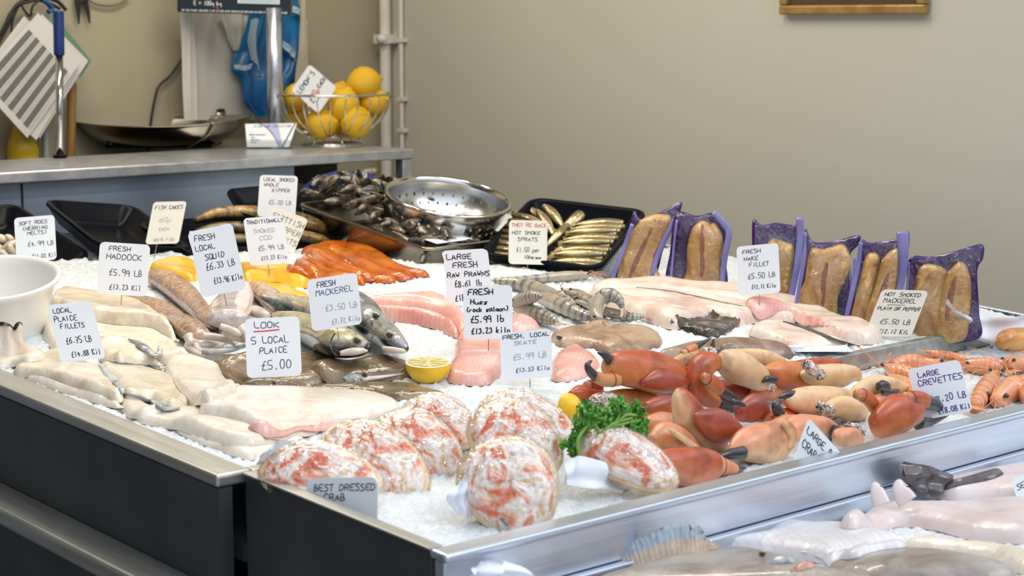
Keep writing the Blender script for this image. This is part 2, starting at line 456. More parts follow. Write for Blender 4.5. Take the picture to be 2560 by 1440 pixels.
STEELD = pm('scale_steel', [(0.272, 0.2508, 0.2108), (0.34, 0.3102, 0.2604)], scale=9, rough=0.22, metal=1.0)
ICE = pm('crushed_ice', [(0.6438, 0.696, 0.7224), (0.783, 0.8178, 0.8342)], scale=160, detail=3, rough=0.35, bump=0.9, bscale=230, spec=0.5, coat=0.3, coatr=0.15)

# ================================================================== the room
XW = 2.2; YB = 2.86; CEIL = 2.75
def struct(o):
    o['kind'] = 'structure'; return o
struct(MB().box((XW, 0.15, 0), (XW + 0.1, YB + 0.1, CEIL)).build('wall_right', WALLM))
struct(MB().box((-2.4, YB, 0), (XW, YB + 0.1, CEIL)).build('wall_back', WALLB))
struct(MB().box((-2.5, 0.9, 0), (-2.4, YB + 0.1, CEIL)).build('wall_left', DARKW))
struct(MB().box((-2.5, 0.15, -0.1), (XW + 0.1, YB + 0.1, 0)).build('floor', FLOORM))
struct(MB().box((-2.5, 0.55, CEIL), (XW + 0.1, YB + 0.1, CEIL + 0.1)).build('ceiling', CEILM))
struct(MB().box((-9, -9, -0.12), (9, 0.15, -0.02)).build('street', PAVE))
LAMPW = pm('lamp_housing', [(0.8, 0.8, 0.78)], rough=0.5)
for k, p in enumerate(TUBES):
    lf = thing('ceiling_lamp', 'white tube lamp on the ceiling ' + ('above the fish display' if k == 0 else 'above the back counter'), 'lamp', (p[0], p[1], CEIL), 'ceiling tube lamps')
    MB().box((p[0] - 0.7, p[1] - 0.06, p[2] - 0.02), (p[0] + 0.7, p[1] + 0.06, CEIL - 0.001)).build('housing', LAMPW, lf)

CAN = pm('added_spot_can', [(0.75, 0.75, 0.73)], rough=0.4)
for k, p in enumerate(ADDED_SPOTS):  # unseen cans for the added sparkle lights
    sl = thing('added_spotlight', 'round white spotlight added under the ceiling for sparkle on the fish', 'lamp', (p[0], p[1], CEIL), 'added sparkle spotlights')
    MB().lathe([(0.05, -0.06), (0.055, 0.0), (0.055, 0.03), (0.02, 0.05), (0.012, 0.05), (0.012, 0.149)], p, 24).build('can', CAN, sl, True)
# pipes on the right-hand wall by the corner
pp = thing('water_pipe', 'thick white painted pipe running down the wall beside the corner', 'pipe', onX(985, 330, XW))
a = onX(985, 330, XW); R1 = 0.016
MB().lathe([(R1, 0.3), (R1, CEIL - 0.01)], (XW - 0.03, a[1], 0), 20).build('pipe_run', WHITEP, pp, True)
zc = onX(985, 97, XW)[2]
MB().box((XW - 0.055, a[1] - 0.026, zc - 0.013), (XW - 0.001, a[1] + 0.024, zc + 0.013)).build('clamp', WHITEP, pp)
MB().lathe([(0.001, 0.012), (0.012, 0.010), (0.012, -0.01)], (XW - 0.058, a[1] - 0.018, zc), 14, [np.array([0, 1, 0]), np.array([0, 0, 1]), np.array([-1, 0, 0])]).build('clamp_screw', WHITEP, pp, True)
b = onX(1014, 330, XW)
pq = thing('cable_pipe', 'thin white conduit on the wall right of the thick pipe', 'pipe', b)
MB().lathe([(0.0065, 0.3), (0.0065, CEIL - 0.01)], (XW - 0.014, b[1], 0), 14).build('pipe_run', WHITEP, pq, True)
for py in (100, 247, 325):
    z = onX(1014, py, XW)[2]
    MB().box((XW - 0.024, b[1] - 0.012, z - 0.006), (XW - 0.001, b[1] + 0.012, z + 0.006)).build('clip', WHITEP, pq)

# picture frame high on the right-hand wall
fy0, fy1 = onX(1962, 35, XW)[1], onX(2325, 37, XW)[1]; fz = onX(2140, 36, XW)[2]
fr = thing('picture_frame', 'gilt framed dark brown board at the top of the right wall', 'picture', (XW, (fy0 + fy1) / 2, fz))
fw = 0.022
m = MB()
m.box((XW - 0.025, fy1, fz), (XW - 0.001, fy0, fz + fw)); m.box((XW - 0.025, fy1, fz + 0.5 - fw), (XW - 0.001, fy0, fz + 0.5))
m.box((XW - 0.025, fy1, fz + fw), (XW - 0.001, fy1 + fw, fz + 0.5 - fw)); m.box((XW - 0.025, fy0 - fw, fz + fw), (XW - 0.001, fy0, fz + 0.5 - fw))
bevel(m.build('frame', GOLD, fr), 0.005, 3)
MB().box((XW - 0.012, fy1 + fw, fz + fw), (XW - 0.002, fy0 - fw, fz + 0.5 - fw)).build('board', WOODB, fr)

# ================================================================== back counter
CZ = 1.18; CY = 2.225; CX1 = 1.80
ct = thing('service_counter', 'steel topped service counter behind the fish display', 'counter', (0.6, CY + 0.2, 0))
bevel(MB().box((-1.0, CY, CZ - 0.026), (CX1, CY + 0.36, CZ)).build('counter_top', COUNTERM, ct), 0.004, 3)
MB().box((-1.0, CY + 0.33, 0.0), (CX1, CY + 0.355, CZ - 0.027)).build('back_panel', BLACKV, ct)
for x0, x1 in ((-1.0, 0.695), (0.70, 1.44)):
    bevel(MB().box((x0, CY + 0.03, 0.3), (x1, CY + 0.045, CZ - 0.0265)).build('front_panel', PANELB, ct), 0.003)
MB().box((0.6955, CY + 0.036, 0.3), (0.6995, CY + 0.044, CZ - 0.027)).build('panel_seam', BLACKV, ct)
bevel(MB().box((CX1 - 0.035, CY + 0.004, 0.0), (CX1 - 0.004, CY + 0.035, CZ - 0.0265)).build('post', COUNTERM, ct), 0.003)
MB().box((1.445, CY + 0.05, 0.3), (CX1 - 0.037, CY + 0.3, CZ - 0.15)).build('void_shade_box', BLACKV, ct)  # box coloured black as the shade inside the opening
MB().box((-1.0, CY + 0.06, 0.0), (CX1 - 0.04, CY + 0.32, 0.29)).build('plinth', BLACKV, ct)

# ================================================================== the stall
LX = 0.0; RXE = 1.775; DIV = 0.372
st = thing('display_tray', 'large tilted steel ice tray holding the fresh fish, behind the crab tray', 'display tray', (0.9, 1.2, 0))
m = MB()
m.sbox(LX - 0.052, LX, DIV - 0.012, 2.10, -0.012, 0.004)
bevel(m.build('left_rim', STEELY, st), 0.004, 3)
m = MB(); m.sbox(LX, RXE, DIV - 0.012, DIV + 0.006, -0.07, 0.003)
bevel(m.build('divider_rim', STEELY, st), 0.003, 3)
m = MB(); m.sbox(RXE, RXE + 0.014, DIV - 0.012, 2.10, -0.10, 0.006)
bevel(m.build('right_rim', STEEL, st), 0.003, 3)
MB().sbox(LX - 0.001, RXE - 0.001, DIV + 0.007, 2.10, -0.12, -0.10).build('tray_floor', STEEL, st)
MB().sbox(LX - 0.05, LX - 0.03, DIV - 0.012, 2.10, -0.42, -0.013).build('skirt_panel', SKIRT, st)
m = MB(); m.sbox(LX - 0.115, LX - 0.0501, DIV - 0.03, 2.10, -0.165, -0.140)
bevel(m.build('bumper_rail', STEELY, st), 0.006, 3)
MB().sbox(LX - 0.1, LX - 0.0501, DIV - 0.02, 2.10, -0.60, -0.1655).build('lower_skirt', SKIRT, st)
MB().box((0.1, 0.5, 0), (1.7, 2.0, 0.80)).build('stall_base', SKIRT, st)

cr = thing('crab_tray', 'shallow steel front tray holding dressed crab, claws and crevettes', 'display tray', (0.9, 0.18, 0))
m = MB(); m.sbox(LX - 0.012, LX, 0.0, DIV - 0.014, -0.16, -0.001)
bevel(m.build('left_panel', SKIRT, cr), 0.002)
m = MB(); m.sbox(LX - 0.016, LX + 0.004, 0.0, DIV - 0.014, -0.0005, 0.003)
bevel(m.build('left_rim', STEELY, cr), 0.0015)
m = MB(); m.sbox(LX - 0.016, 1.775, -0.030, 0.0, -0.008, 0.002)
bevel(m.build('front_rim', STEEL, cr), 0.004, 3)
m = MB(); m.sbox(LX - 0.012, 1.775, -0.022, -0.004, -0.062, -0.0085)
bevel(m.build('front_face', STEEL, cr), 0.003, 3)
m = MB(); m.sbox(RXE, RXE + 0.014, -0.03, DIV - 0.014, -0.10, 0.004)
m.build('right_rim', STEEL, cr)
MB().sbox(LX, RXE - 0.001, 0.001, DIV - 0.014, -0.10, -0.085).build('tray_floor', STEEL, cr)
MB().sbox(LX - 0.006, RXE, 0.0, DIV - 0.02, -0.8, -0.165).build('cabinet', SKIRT, cr)

lo = thing('front_tray', 'lower steel front tray holding whole flatfish at the bottom right', 'display tray', (0.9, -0.4, 0))
zl = 0.93 - 0.063
m = MB(); m.box((LX + 0.06, -0.036, zl - 0.12), (1.775, -0.024, zl + 0.002)); bevel(m.build('back_rim', STEEL, lo), 0.003, 3)
m = MB(); m.box((LX + 0.05, -0.75, zl - 0.12), (LX + 0.062, -0.024, zl + 0.002)); bevel(m.build('left_rim', STEEL, lo), 0.003, 3)
MB().box((LX + 0.063, -0.75, zl - 0.13), (1.77, -0.037, zl - 0.115)).build('tray_floor', STEEL, lo)
MB().box((LX + 0.08, -0.72, 0), (1.7, -0.05, zl - 0.131)).build('cabinet', SKIRT, lo)

# ================================================================== crushed ice
ICEF = HF.copy()
def icef(x, y):
    i = np.clip(((x - RX0) / RES).round().astype(int), 0, NX - 1); j = np.clip(((y - RY0) / RES).round().astype(int), 0, NY - 1); return ICEF[i, j]
def ice(name, x0, x1, y0, y1, label, step=0.0075):
    xs = np.arange(x0, x1 + 1e-6, step); ys = np.arange(y0, y1 + 1e-6, step)
    X, Y = np.meshgrid(xs, ys, indexing='ij')
    Z = np.minimum(icef(X, Y), ice_level(X, Y)) + nr.normal(0, 0.0016, X.shape) - 0.0005
    n, k = X.shape
    V = np.c_[X.ravel(), Y.ravel(), Z.ravel()]
    Fc = [(i * k + j, (i + 1) * k + j, (i + 1) * k + j + 1, i * k + j + 1) for i in range(n - 1) for j in range(k - 1)]
    o = mesh(name, V, Fc, ICE, None, True)
    return tag_props(o, label, 'ice', None, 'stuff')
# ================================================================== handwriting
GL = {'A': '00 26 40|12 32', 'B': '00 06 26 35 34 23 03|23 42 41 20 00', 'C': '45 26 16 04 02 10 20 41', 'D': '00 06 26 44 42 20 00', 'E': '40 00 06 46|03 33',
 'F': '00 06 46|03 33', 'G': '45 26 05 02 10 30 42 43 23', 'H': '00 06|40 46|03 43', 'I': '20 26', 'J': '06 46|26 21 10 01', 'K': '00 06|46 03 40', 'L': '06 00 40',
 'M': '00 06 23 46 40', 'N': '00 06 40 46', 'O': '16 05 01 10 30 41 45 36 16', 'P': '00 06 36 45 44 33 03', 'Q': '16 05 01 10 30 41 45 36 16|22 50',
 'R': '00 06 36 45 44 33 03|23 40', 'S': '46 16 05 14 33 42 41 30 00', 'T': '06 46|26 20', 'U': '06 01 10 30 41 46', 'V': '06 20 46', 'W': '06 10 24 30 46',
 'X': '00 46|06 40', 'Y': '06 23 46|23 20', 'Z': '06 46 00 40', '0': '16 04 02 10 30 42 44 36 16', '1': '20 26', '2': '05 26 35 34 00 40', '3': '05 26 35 34 23 33 42 31 10 01',
 '4': '30 36 02 42', '5': '46 06 03 33 42 41 30 00', '6': '46 14 02 01 10 30 41 42 33 03', '7': '06 46 10|13 33', '8': '23 05 16 36 45 23 42 41 30 10 01 02 23', '9': '44 33 13 04 05 16 36 45 40',
 '£': '46 36 25 11 00 40|03 33', '.': '20 21', ',': "21 10", "'": '26 25', '(': '36 14 12 30', ')': '16 34 32 10', '=': '02 42|04 44', '-': '03 33', ':': '20 21|23 24',
 'a': '43 13 02 01 10 30 43 41 50', 'b': '06 00 30 41 42 33 03', 'c': '43 23 02 01 10 40', 'e': '02 42 33 13 02 01 10 40', 'g': '43 13 02 11 41|43 4a', 'i': '20 23|25 26', 'k': '06 00|33 02 30',
 'l': '26 20', 'm': '00 03 23 20|23 43 40', 'n': '00 03 33 40', 'o': '13 02 01 10 30 41 42 33 13', 'p': '0a 03 33 42 41 30 00', 'r': '00 03|02 13 33', 's': '43 13 02 31 30 00', 'u': '03 01 10 30 43 40',
 'h': '06 00|02 13 33 40', 't': '26 21 30|14 34', 'd': '46 40 10 01 02 13 43'}
INK = pm('navy_ink', [(0.012, 0.014, 0.045)], rough=0.6)
INKF = pm('faded_grey_ink', [(0.30, 0.31, 0.34)], rough=0.7)
INKM = pm('mid_blue_ink', [(0.10, 0.11, 0.22)], rough=0.7)
INKK = pm('black_ink', [(0.008, 0.008, 0.010)], rough=0.6)
INKP = pm('purple_ink', [(0.10, 0.04, 0.25)], rough=0.6)
INKR = pm('red_ink', [(0.70, 0.03, 0.04)], rough=0.6)
INKS = {'n': INK, 'f': INKF, 'm': INKM, 'k': INKK, 'p': INKP, 'r': INKR}
CARD = pm('white_card', [(0.82, 0.84, 0.87), (0.86, 0.88, 0.91)], scale=10, rough=0.45)
CARDY = pm('yellowed_card', [(0.78, 0.76, 0.66), (0.82, 0.80, 0.70)], scale=10, rough=0.45)
PINM = pm('pin_wire', [(0.55, 0.52, 0.48)], rough=0.3, metal=1.0)
def glyph_lines(ch):
    out = []
    for s in GL.get(ch, '').split('|'):
        if s.strip():
            out.append(np.array([[int(q[0]), -2 if q[1] == 'a' else int(q[1])] for q in s.split()], float))
    return out
def chaikin(P):
    if len(P) < 3: return P
    A = P[:-1] * 0.78 + P[1:] * 0.22; B = P[:-1] * 0.22 + P[1:] * 0.78
    return np.vstack([P[0], np.stack([A, B], 1).reshape(-1, 2), P[-1]])
def ribbon(mb, P2, f3, w, nrm):
    """flat ink stroke: 2-D polyline in card millimetre-ish units mapped by f3"""
    d = np.gradient(P2, axis=0); d /= (np.linalg.norm(d, axis=1, keepdims=True) + 1e-9); q = np.c_[-d[:, 1], d[:, 0]] * w / 2
    P2 = P2.copy(); P2[0] -= d[0] * w * 0.3; P2[-1] += d[-1] * w * 0.3
    a = [f3(*(p + o)) for p, o in zip(P2, q)]; b = [f3(*(p - o)) for p, o in zip(P2, q)]
    n = len(P2); mb.add(a + b, [(i, i + 1, n + i + 1, n + i) for i in range(n - 1)])
def write(mb, text, f3, x0, x1, yb, hh, w, nrm, jit=1.0, slope=0.0):
    """text between x0 and x1 on baseline yb (card units, y down), capital height hh"""
    adv = (x1 - x0) / max(1, len(text))
    for k, ch in enumerate(text):
        cw = adv * 0.74; ox = x0 + adv * k + adv * 0.1
        if ch in "1iIl.'": ox += 0
        s = 1 + rnd.uniform(-0.08, 0.08) * jit; dy = rnd.uniform(-0.06, 0.06) * hh * jit; sh = rnd.uniform(-0.02, 0.14) * jit
        yy = yb + slope * (ox - x0) + dy
        for G in glyph_lines(ch):
            P = G + nr.normal(0, 0.13 * jit, G.shape)
            P = np.c_[ox + cw * (P[:, 0] / 4 + sh * P[:, 1] / 6), yy - hh * s * P[:, 1] / 6]
            ribbon(mb, chaikin(P), f3, w, nrm)
def rrect(w, h, r, n=5):
    P = []
    for cx, cy, a0 in ((w - r, r, -90), (w - r, h - r, 0), (r, h - r, 90), (r, r, 180)):
        for k in range(n + 1):
            a = math.radians(a0 + 90 * k / n); P.append((cx + r * math.cos(a), cy + r * math.sin(a)))
    return P
def price_tag(label, TL, TR, BL, at, lines, cardmat=None, pin=None, lean=8.0, yaw=0.0, name='price_tag', strokes=(), wink=0.0011, chips=0, BR=None, group='handwritten price tags'):
    """card with corners seen at TL, TR, BL; 'at' is the place it stands at (world point) ; lines: (text, u0, u1, v, height, ink)"""
    at = np.asarray(at, float)
    toc = CAM - at; toc[2] = 0; toc /= np.linalg.norm(toc)
    cy, sy = math.cos(math.radians(yaw)), math.sin(math.radians(yaw)); toc = np.array([toc[0] * cy - toc[1] * sy, toc[0] * sy + toc[1] * cy, 0])
    n = toc * math.cos(math.radians(lean)) + np.array([0, 0, math.sin(math.radians(lean))])
    def hit(p):
        r = ray(*p); return CAM + r * (np.dot(at - CAM, n) / np.dot(r, n))
    A, B, C = hit(TL), hit(TR), hit(BL); ex = B - A; ey = C - A
    W = np.linalg.norm(ex); Hh = np.linalg.norm(ey); ux, uy = ex / W, ey / Hh
    def f3(x, y, o=0.0): return A + ux * x + uy * y + n * o
    r_ = 0.10 * W
    out = rrect(W, Hh, r_); 
    if chips:
        out = [(x + (rnd.uniform(0, 0.003) if x < W * 0.5 and rnd.random() < 0.9 else 0), y + (rnd.uniform(0, 0.002) if y < Hh * 0.2 else 0)) for x, y in out]
        extra = []
        for k in range(len(out)):
            extra.append(out[k]); a_, b_ = out[k], out[(k + 1) % len(out)]
            if a_[0] < W * 0.2 and b_[0] < W * 0.2 and abs(a_[1] - b_[1]) > 0.02:
                for t in np.linspace(0.1, 0.9, 9): extra.append((a_[0] * (1 - t) + b_[0] * t + rnd.uniform(-0.0004, 0.0022), a_[1] * (1 - t) + b_[1] * t))
        out = extra
    k = len(out); base = f3(W / 2, Hh)
    t = thing(name, label, 'price tag', base, group)
    V = [f3(x, y, 0.0005) for x, y in out] + [f3(x, y, -0.0005) for x, y in out]
    Fc = [list(range(k))[::-1], list(range(k, 2 * k))] + [(i, (i + 1) % k, k + (i + 1) % k, k + i) for i in range(k)]
    fix_normals(mesh('card', V, Fc, cardmat or CARD, t, False))
    by = {}
    for tx, u0, u1, v, hh, ink in lines:
        write(by.setdefault(ink, MB()), tx, lambda x, y: f3(x, y, 0.0008), u0 * W, u1 * W, v * Hh, hh * Hh, wink * (0.8 if ink == 'f' else 1), n)
    for pts, ink, wd in strokes:
        ribbon(by.setdefault(ink, MB()), np.array([(u * W, v * Hh) for u, v in pts]), lambda x, y: f3(x, y, 0.0008), wd, n)
    for ink, mb in by.items():
        mb.build('handwriting', INKS[ink], t, label='red handwriting' if ink == 'r' else None)
    if pin is not None:
        # wire spike from the card's foot into what it stands in
        u = pin[0]; a_ = f3(u * W, Hh * 0.93, -0.0012); b_ = f3(u * W, Hh * 1.0, -0.0012) 
        e_ = b_ + (b_ - a_) / np.linalg.norm(b_ - a_) * pin[1]
        MB().tube([a_, (a_ + e_) / 2, e_], 0.0009, 6).build('pin', PINM, t)
    return t

# ================================================================== things on the back counter
zt = CZ + 0.0005
# scale
LEM = pm('lemon_skin', [(0.78, 0.43, 0.010), (0.86, 0.55, 0.018)], scale=14, rough=0.42, bump=0.35, bscale=160, sss=0.1)
sc_d = depth(onZ(410, 375, CZ)) + 0.14
def sp(px, py, dd=0.0): return atD(px, py, sc_d + dd)
cP = sp(410, 312)
scl = thing('weighing_scale', 'steel shop scale with shallow pan and dark display on a column', 'scale', (cP[0], cP[1], zt))
# pan: long shallow scoop, ends drawn out
NA = 56; prof = [(1.0, 0.0), (0.975, -0.006), (0.91, -0.024), (0.80, -0.041), (0.60, -0.053), (0.30, -0.058), (0.0, -0.059)]
ux_, uy_ = RV, F0; az_ = cP[2] + 0.002
def pan_pt(t, r, h):
    ca, sa = math.cos(t), math.sin(t)
    ex = 0.232 * math.copysign(abs(ca) ** 0.72, ca); ey = 0.150 * math.copysign(abs(sa) ** 0.85, sa)
    lift = 0.020 * max(0, ex / 0.232) ** 2 * r ** 3 + 0.010 * max(0, -ex / 0.232) ** 2 * r ** 3 + 0.010 * max(0, ey / 0.15) ** 2 * r ** 3
    return np.array([cP[0], cP[1], az_]) + ux_ * ex * r + uy_ * ey * r + np.array([0, 0, h + lift])
V = []; Fc = []
full = prof + [(max(0, r - 0.006), h - 0.002 if i else h - 0.002) for i, (r, h) in reversed(list(enumerate(prof)))]
# inner surface then outer surface
rings = [(r * 0.985, h + 0.0015) for r, h in reversed(prof)] + [(1.0, 0.002), (1.02, 0.0)] + [(r, h - 0.0015) for r, h in prof]
for r, h in rings:
    for k in range(NA): V.append(pan_pt(2 * math.pi * k / NA, r, h))
for i in range(len(rings) - 1):
    for k in range(NA): Fc.append((i * NA + k, i * NA + (k + 1) % NA, (i + 1) * NA + (k + 1) % NA, (i + 1) * NA + k))
mesh('pan', V, Fc, STEELD, scl)
pc = np.array([cP[0], cP[1], az_])
# cradle straps hooked over the rim and carrying the pan
for off, side in ((0.075, 1),):
    P = [pan_pt(-1.02, 1.03, 0.004), pan_pt(-1.03, 0.88, -0.026), pan_pt(-1.1, 0.6, -0.052), pc + ux_ * 0.06 + np.array([0, 0, -0.066])]
    V, Fc, _ = loft_geo(P, 0.012, 0.0022, 10, up=-uy_ * 0.8 + np.array([0, 0, .6]), m=14); mesh('pan_strap', V, Fc, STEELD, scl)
    P = [pan_pt(1.12, 1.0, 0.02), pan_pt(1.12, 1.02, 0.004), pan_pt(1.12, 0.88, -0.026), pc + ux_ * 0.06 + np.array([0, 0, -0.066])]
    V, Fc, _ = loft_geo(P, 0.012, 0.0022, 10, up=uy_ * 0.8 + np.array([0, 0, .6]), m=14); mesh('pan_strap', V, Fc, STEELD, scl)
for xx, yy in ((-0.17, -0.08), (0.13, 0.07)):
    P = [pc + ux_ * xx + uy_ * yy + np.array([0, 0, -0.018]), pc + ux_ * xx * 0.75 + uy_ * yy * 0.8 + np.array([0, 0, -0.05]), np.array([cP[0], cP[1], zt + 0.008]) + ux_ * xx * 0.45 + uy_ * yy * 0.6]
    V, Fc, _ = loft_geo(P, 0.007, 0.004, 8, m=10); mesh('pan_support', V, Fc, STEELD, scl)
MB().obox((cP[0], cP[1], zt + 0.0045), RV * 0.14, F0 * 0.085, (0, 0, 0.0045)).build('base_plate', BLACKT, scl)
MB().lathe([(0.03, 0), (0.03, 0.03), (0.02, 0.035)], (cP[0], cP[1], zt + 0.009), 20).build('pan_pillar', STEELD, scl, True)
# column and display
cb = onZ(690, 367, CZ)
cz_ = onZ(690, 367, CZ); cd_ = depth(cz_)
top = atD(690, 20, cd_); rr = 19 / FPX * cd_
MB().lathe([(rr, 0), (rr, top[2] - zt)], (cb[0], cb[1], zt), 24, close=True).build('column', STEEL, scl, True)
MB().lathe([(rr * 1.5, 0), (rr * 1.5, 0.008), (rr, 0.012)], (cb[0], cb[1], zt), 24).build('column_foot', STEEL, scl, True)
DISP = pm('display_housing', [(0.012, 0.022, 0.035), (0.018, 0.03, 0.045)], scale=9, rough=0.3)
dl = atD(442, 30, cd_ - 0.04); dr = atD(726, 38, cd_ - 0.04); dn = -F0
ux2 = (dr - dl); dw = np.linalg.norm(ux2); ux2 /= dw; dn = np.cross(ux2, np.array([0, 0, 1.])); uz2 = np.cross(dn, ux2) * -1
uz2 = np.array([0, 0, 1.0]) - ux2 * ux2[2]; uz2 /= np.linalg.norm(uz2); dn = np.cross(ux2, uz2)
if np.dot(dn, CAM - dl) < 0: dn = -dn
dh = 0.16; dc = dl + ux2 * dw / 2 + uz2 * dh / 2 - dn * 0.025
bevel(MB().obox(dc, ux2 * dw / 2, uz2 * dh / 2, dn * 0.025).build('display_head', DISP, scl), 0.006, 3)
s_ = dw / 284
def df(x, y): return dl + ux2 * x * s_ + uz2 * (-y) * s_ + dn * 0.0006      # px offsets from the lower left corner, y down
LCDM = pm('display_window', [(0.45, 0.60, 0.62), (0.55, 0.70, 0.72)], scale=20, rough=0.12)
SILV = pm('silver_print', [(0.75, 0.80, 0.82)], rough=0.4)
wx0, wx1, wy1 = 152, 257, -26
MB().obox(df((wx0 + wx1) / 2, wy1 - 24), ux2 * (wx1 - wx0) / 2 * s_, uz2 * 24 * s_, dn * 0.001).build('display_frame', SILV, scl)
MB().obox(df((wx0 + wx1) / 2, wy1 - 24) + dn * 0.001, ux2 * (wx1 - wx0 - 8) / 2 * s_, uz2 * 20.5 * s_, dn * 0.0008).build('display_window', LCDM, scl)
mb = MB()
write(mb, 'E = 100g kg', df, 42, 112, -19, 10, 1.6, dn, 0.2)
write(mb, 'SEE THAT WEIGHT INDICATOR IS SET TO ZERO AFTER WRAPPING OR CONTAINER HAS BEEN PLACED ON THE RECEIVER', df, 12, 276, -3, 4.2, 0.8, dn, 0.1)
# ribbons above were measured in px: widen to size
mb.build('printed_lettering', SILV, scl)
MB().lathe([(0.0, 0.0012), (0.0025, 0.001), (0.003, 0)], df(101, -13), 12, [ux2, uz2, dn]).build('red_light', INKR, scl, True)

# lemon bowl
bc = onZ(833, 364, CZ); bd = depth(bc); k_ = bd / FPX
bw = thing('wire_fruit_bowl', 'chrome wire bowl heaped with lemons at the counter end', 'bowl', (bc[0], bc[1], zt))
RB = 144 * k_; HB = (360 - 232) * k_; RF = 76 * k_
c0 = np.array([bc[0], bc[1], zt]); rw = 0.0021
def ring(r, z, rw=rw): return [c0 + np.array([r * math.cos(a), r * math.sin(a), z]) for a in np.linspace(0, 2 * math.pi, 48, endpoint=False)]
MB().tube(ring(RB, HB, 0.003), 0.003, 8, True).build('rim_wire', CHROME, bw, True)
mb = MB(); mb.tube(ring(RF, 0.0025), 0.0025, 8, True); mb.tube(ring(RF * 0.9, 0.006), 0.002, 8, True)
mb.tube(ring(RF * 0.45, 0.024), 0.002, 8, True); mb.tube(ring(RF * 0.55, 0.024), 0.002, 8, True)
for k in range(6):
    a = math.pi * k / 3 + 0.2; mb.tube([c0 + np.array([RF * math.cos(a), RF * math.sin(a), 0.003]), c0 + np.array([RF * 0.8 * math.cos(a), RF * 0.8 * math.sin(a), 0.024])], 0.0018, 6)
mb.build('foot_rings', CHROME, bw, True)
def bowl_r(u): return RF * 0.5 + (RB - RF * 0.5) * (1 - (1 - u) ** 2.2) ** 0.62 if u < 1 else RB
mb = MB()
for k in range(13):
    a0 = 2 * math.pi * (k + 0.1) / 13; da = 0.11; P = []
    us = [0.0, 0.05, 0.2, 0.45, 0.7, 0.9]
    f = lambda a, u: c0 + np.array([bowl_r(u) * math.cos(a), bowl_r(u) * math.sin(a), 0.024 + (HB - 0.026) * u])
    for u in us: P.append(f(a0 - da * min(1, 0.4 + u), u))
    P.append(f(a0 - da * 0.6, 0.985)); P.append(f(a0, 1.0)); P.append(f(a0 + da * 0.6, 0.985))
    for u in us[::-1]: P.append(f(a0 + da * min(1, 0.4 + u), u))
    V, Fc, _ = loft_geo(P, 0.0017, 0.0017, 6, m=44); mb.add(V, Fc)
mb.build('wire_loops', CHROME, bw, True)
def lemon_mesh(name, mat, R=1.0, half=False, parent=None):
    pr = [(0.0, -1.22), (0.06, -1.19), (0.12, -1.12), (0.22, -1.04), (0.45, -0.92), (0.72, -0.68), (0.92, -0.36), (1.0, 0.0), (0.93, 0.36), (0.73, 0.68), (0.46, 0.9), (0.24, 1.01), (0.16, 1.1), (0.09, 1.14), (0.0, 1.15)]
    return pr
LG = 'lemons heaped in the wire bowl'
pr = lemon_mesh('lemon', LEM)
def lemon(px, py, rpx, dd, rot, label, first=[None]):
    p = atD(px, py, bd + dd); R_ = rpx * depth(p) / FPX
    if first[0] is None:
        o = thing('lemon', label, 'lemon', (0, 0, 0), LG)
        mb = MB().lathe([(r, h) for r, h in pr], (0, 0, 0), 28)
        mb.build('peel', LEM, o, True)
        MB().lathe([(0.0, 1.2), (0.07, 1.19), (0.09, 1.11)], (0, 0, 0), 10).build('stem_end', pm('lemon_stem_scar', [(0.30, 0.24, 0.05)], rough=0.7), o, True)
        first[0] = o; o.location = tuple(p); o.rotation_euler = rot; o.scale = (R_,) * 3; return o
    return copy_tree(first[0], p, rot, R_, label, LG)
lemon(910, 208, 42, 0.0, (1.3, 0.4, 1.0), 'topmost lemon of the bowl, standing clear above the rim')
lemon(742, 243, 35, -0.01, (0.4, 0.3, 0.0), 'lemon at the left rim, half hidden by the white lemon tag')
lemon(858, 262, 42, -0.04, (0.3, 0.2, 0.4), 'lemon in the middle of the bowl just below the lemon tag')
lemon(935, 255, 38, 0.02, (1.2, 0.6, 0.5), 'lemon against the right side of the bowl under the topmost')
lemon(803, 310, 39, -0.05, (1.4, 0.3, 0.6), 'lower front lemon left of the bowl centre')
lemon(890, 305, 41, -0.04, (0.5, -0.5, 0.2), 'lower front lemon right of the bowl centre')
lemon(737, 300, 30, 0.03, (0.8, 0.2, 0.8), 'lemon low at the left side of the wire bowl')
lemon(850, 240, 34, 0.06, (0.2, 0.3, 0.9), 'lemon at the back of the bowl, peeping over the middle one')
lemon(845, 318, 26, 0.06, (0.4, 0.9, 0.1), 'small lemon deep at the back of the bowl')
price_tag('white lemon price tag tipped on its corner in the wire bowl', (728, 226), (774, 160), (796, 284), atD(790, 230, bd - RB * 0.5 - 0.025),
          [("LEMON'S", 0.08, 0.9, 0.27, 0.13, 'k'), ('£', 0.12, 0.27, 0.72, 0.2, 'k'), ('20p', 0.28, 0.58, 0.66, 0.15, 'r'), ('EACH', 0.62, 0.98, 0.62, 0.11, 'k')], CARD, None, 0, 0, wink=0.0021)

# business cards in a clear stand
hb = onZ(672, 372, CZ); hd_ = depth(hb) - 0.0; hd_ -= 0.02
q = lambda px, py, dd=0: atD(px, py, hd_ + dd)
hs = thing('card_holder', 'clear acrylic business card holder on the counter beside the lemon bowl', 'card holder', (hb[0], hb[1], zt))
ACR = film_mat('clear_acrylic', (0.93, 0.95, 0.95), 0.05, 0.0)
A_, B_ = q(617, 372), q(722, 368); A_[2] = zt + 0.001; B_[2] = zt + 0.001
C_, D_ = q(612, 310, 0.015), q(742, 308, 0.015); E_, G_ = q(655, 296, 0.05), q(748, 292, 0.05)
def sheet(P, th, nrm): 
    P = [np.asarray(p) for p in P]; nrm = np.asarray(nrm) * th; k = len(P); V = P + [p + nrm for p in P]
    return V, [list(range(k))[::-1], list(range(k, 2 * k))] + [(i, (i + 1) % k, k + (i + 1) % k, k + i) for i in range(k)]
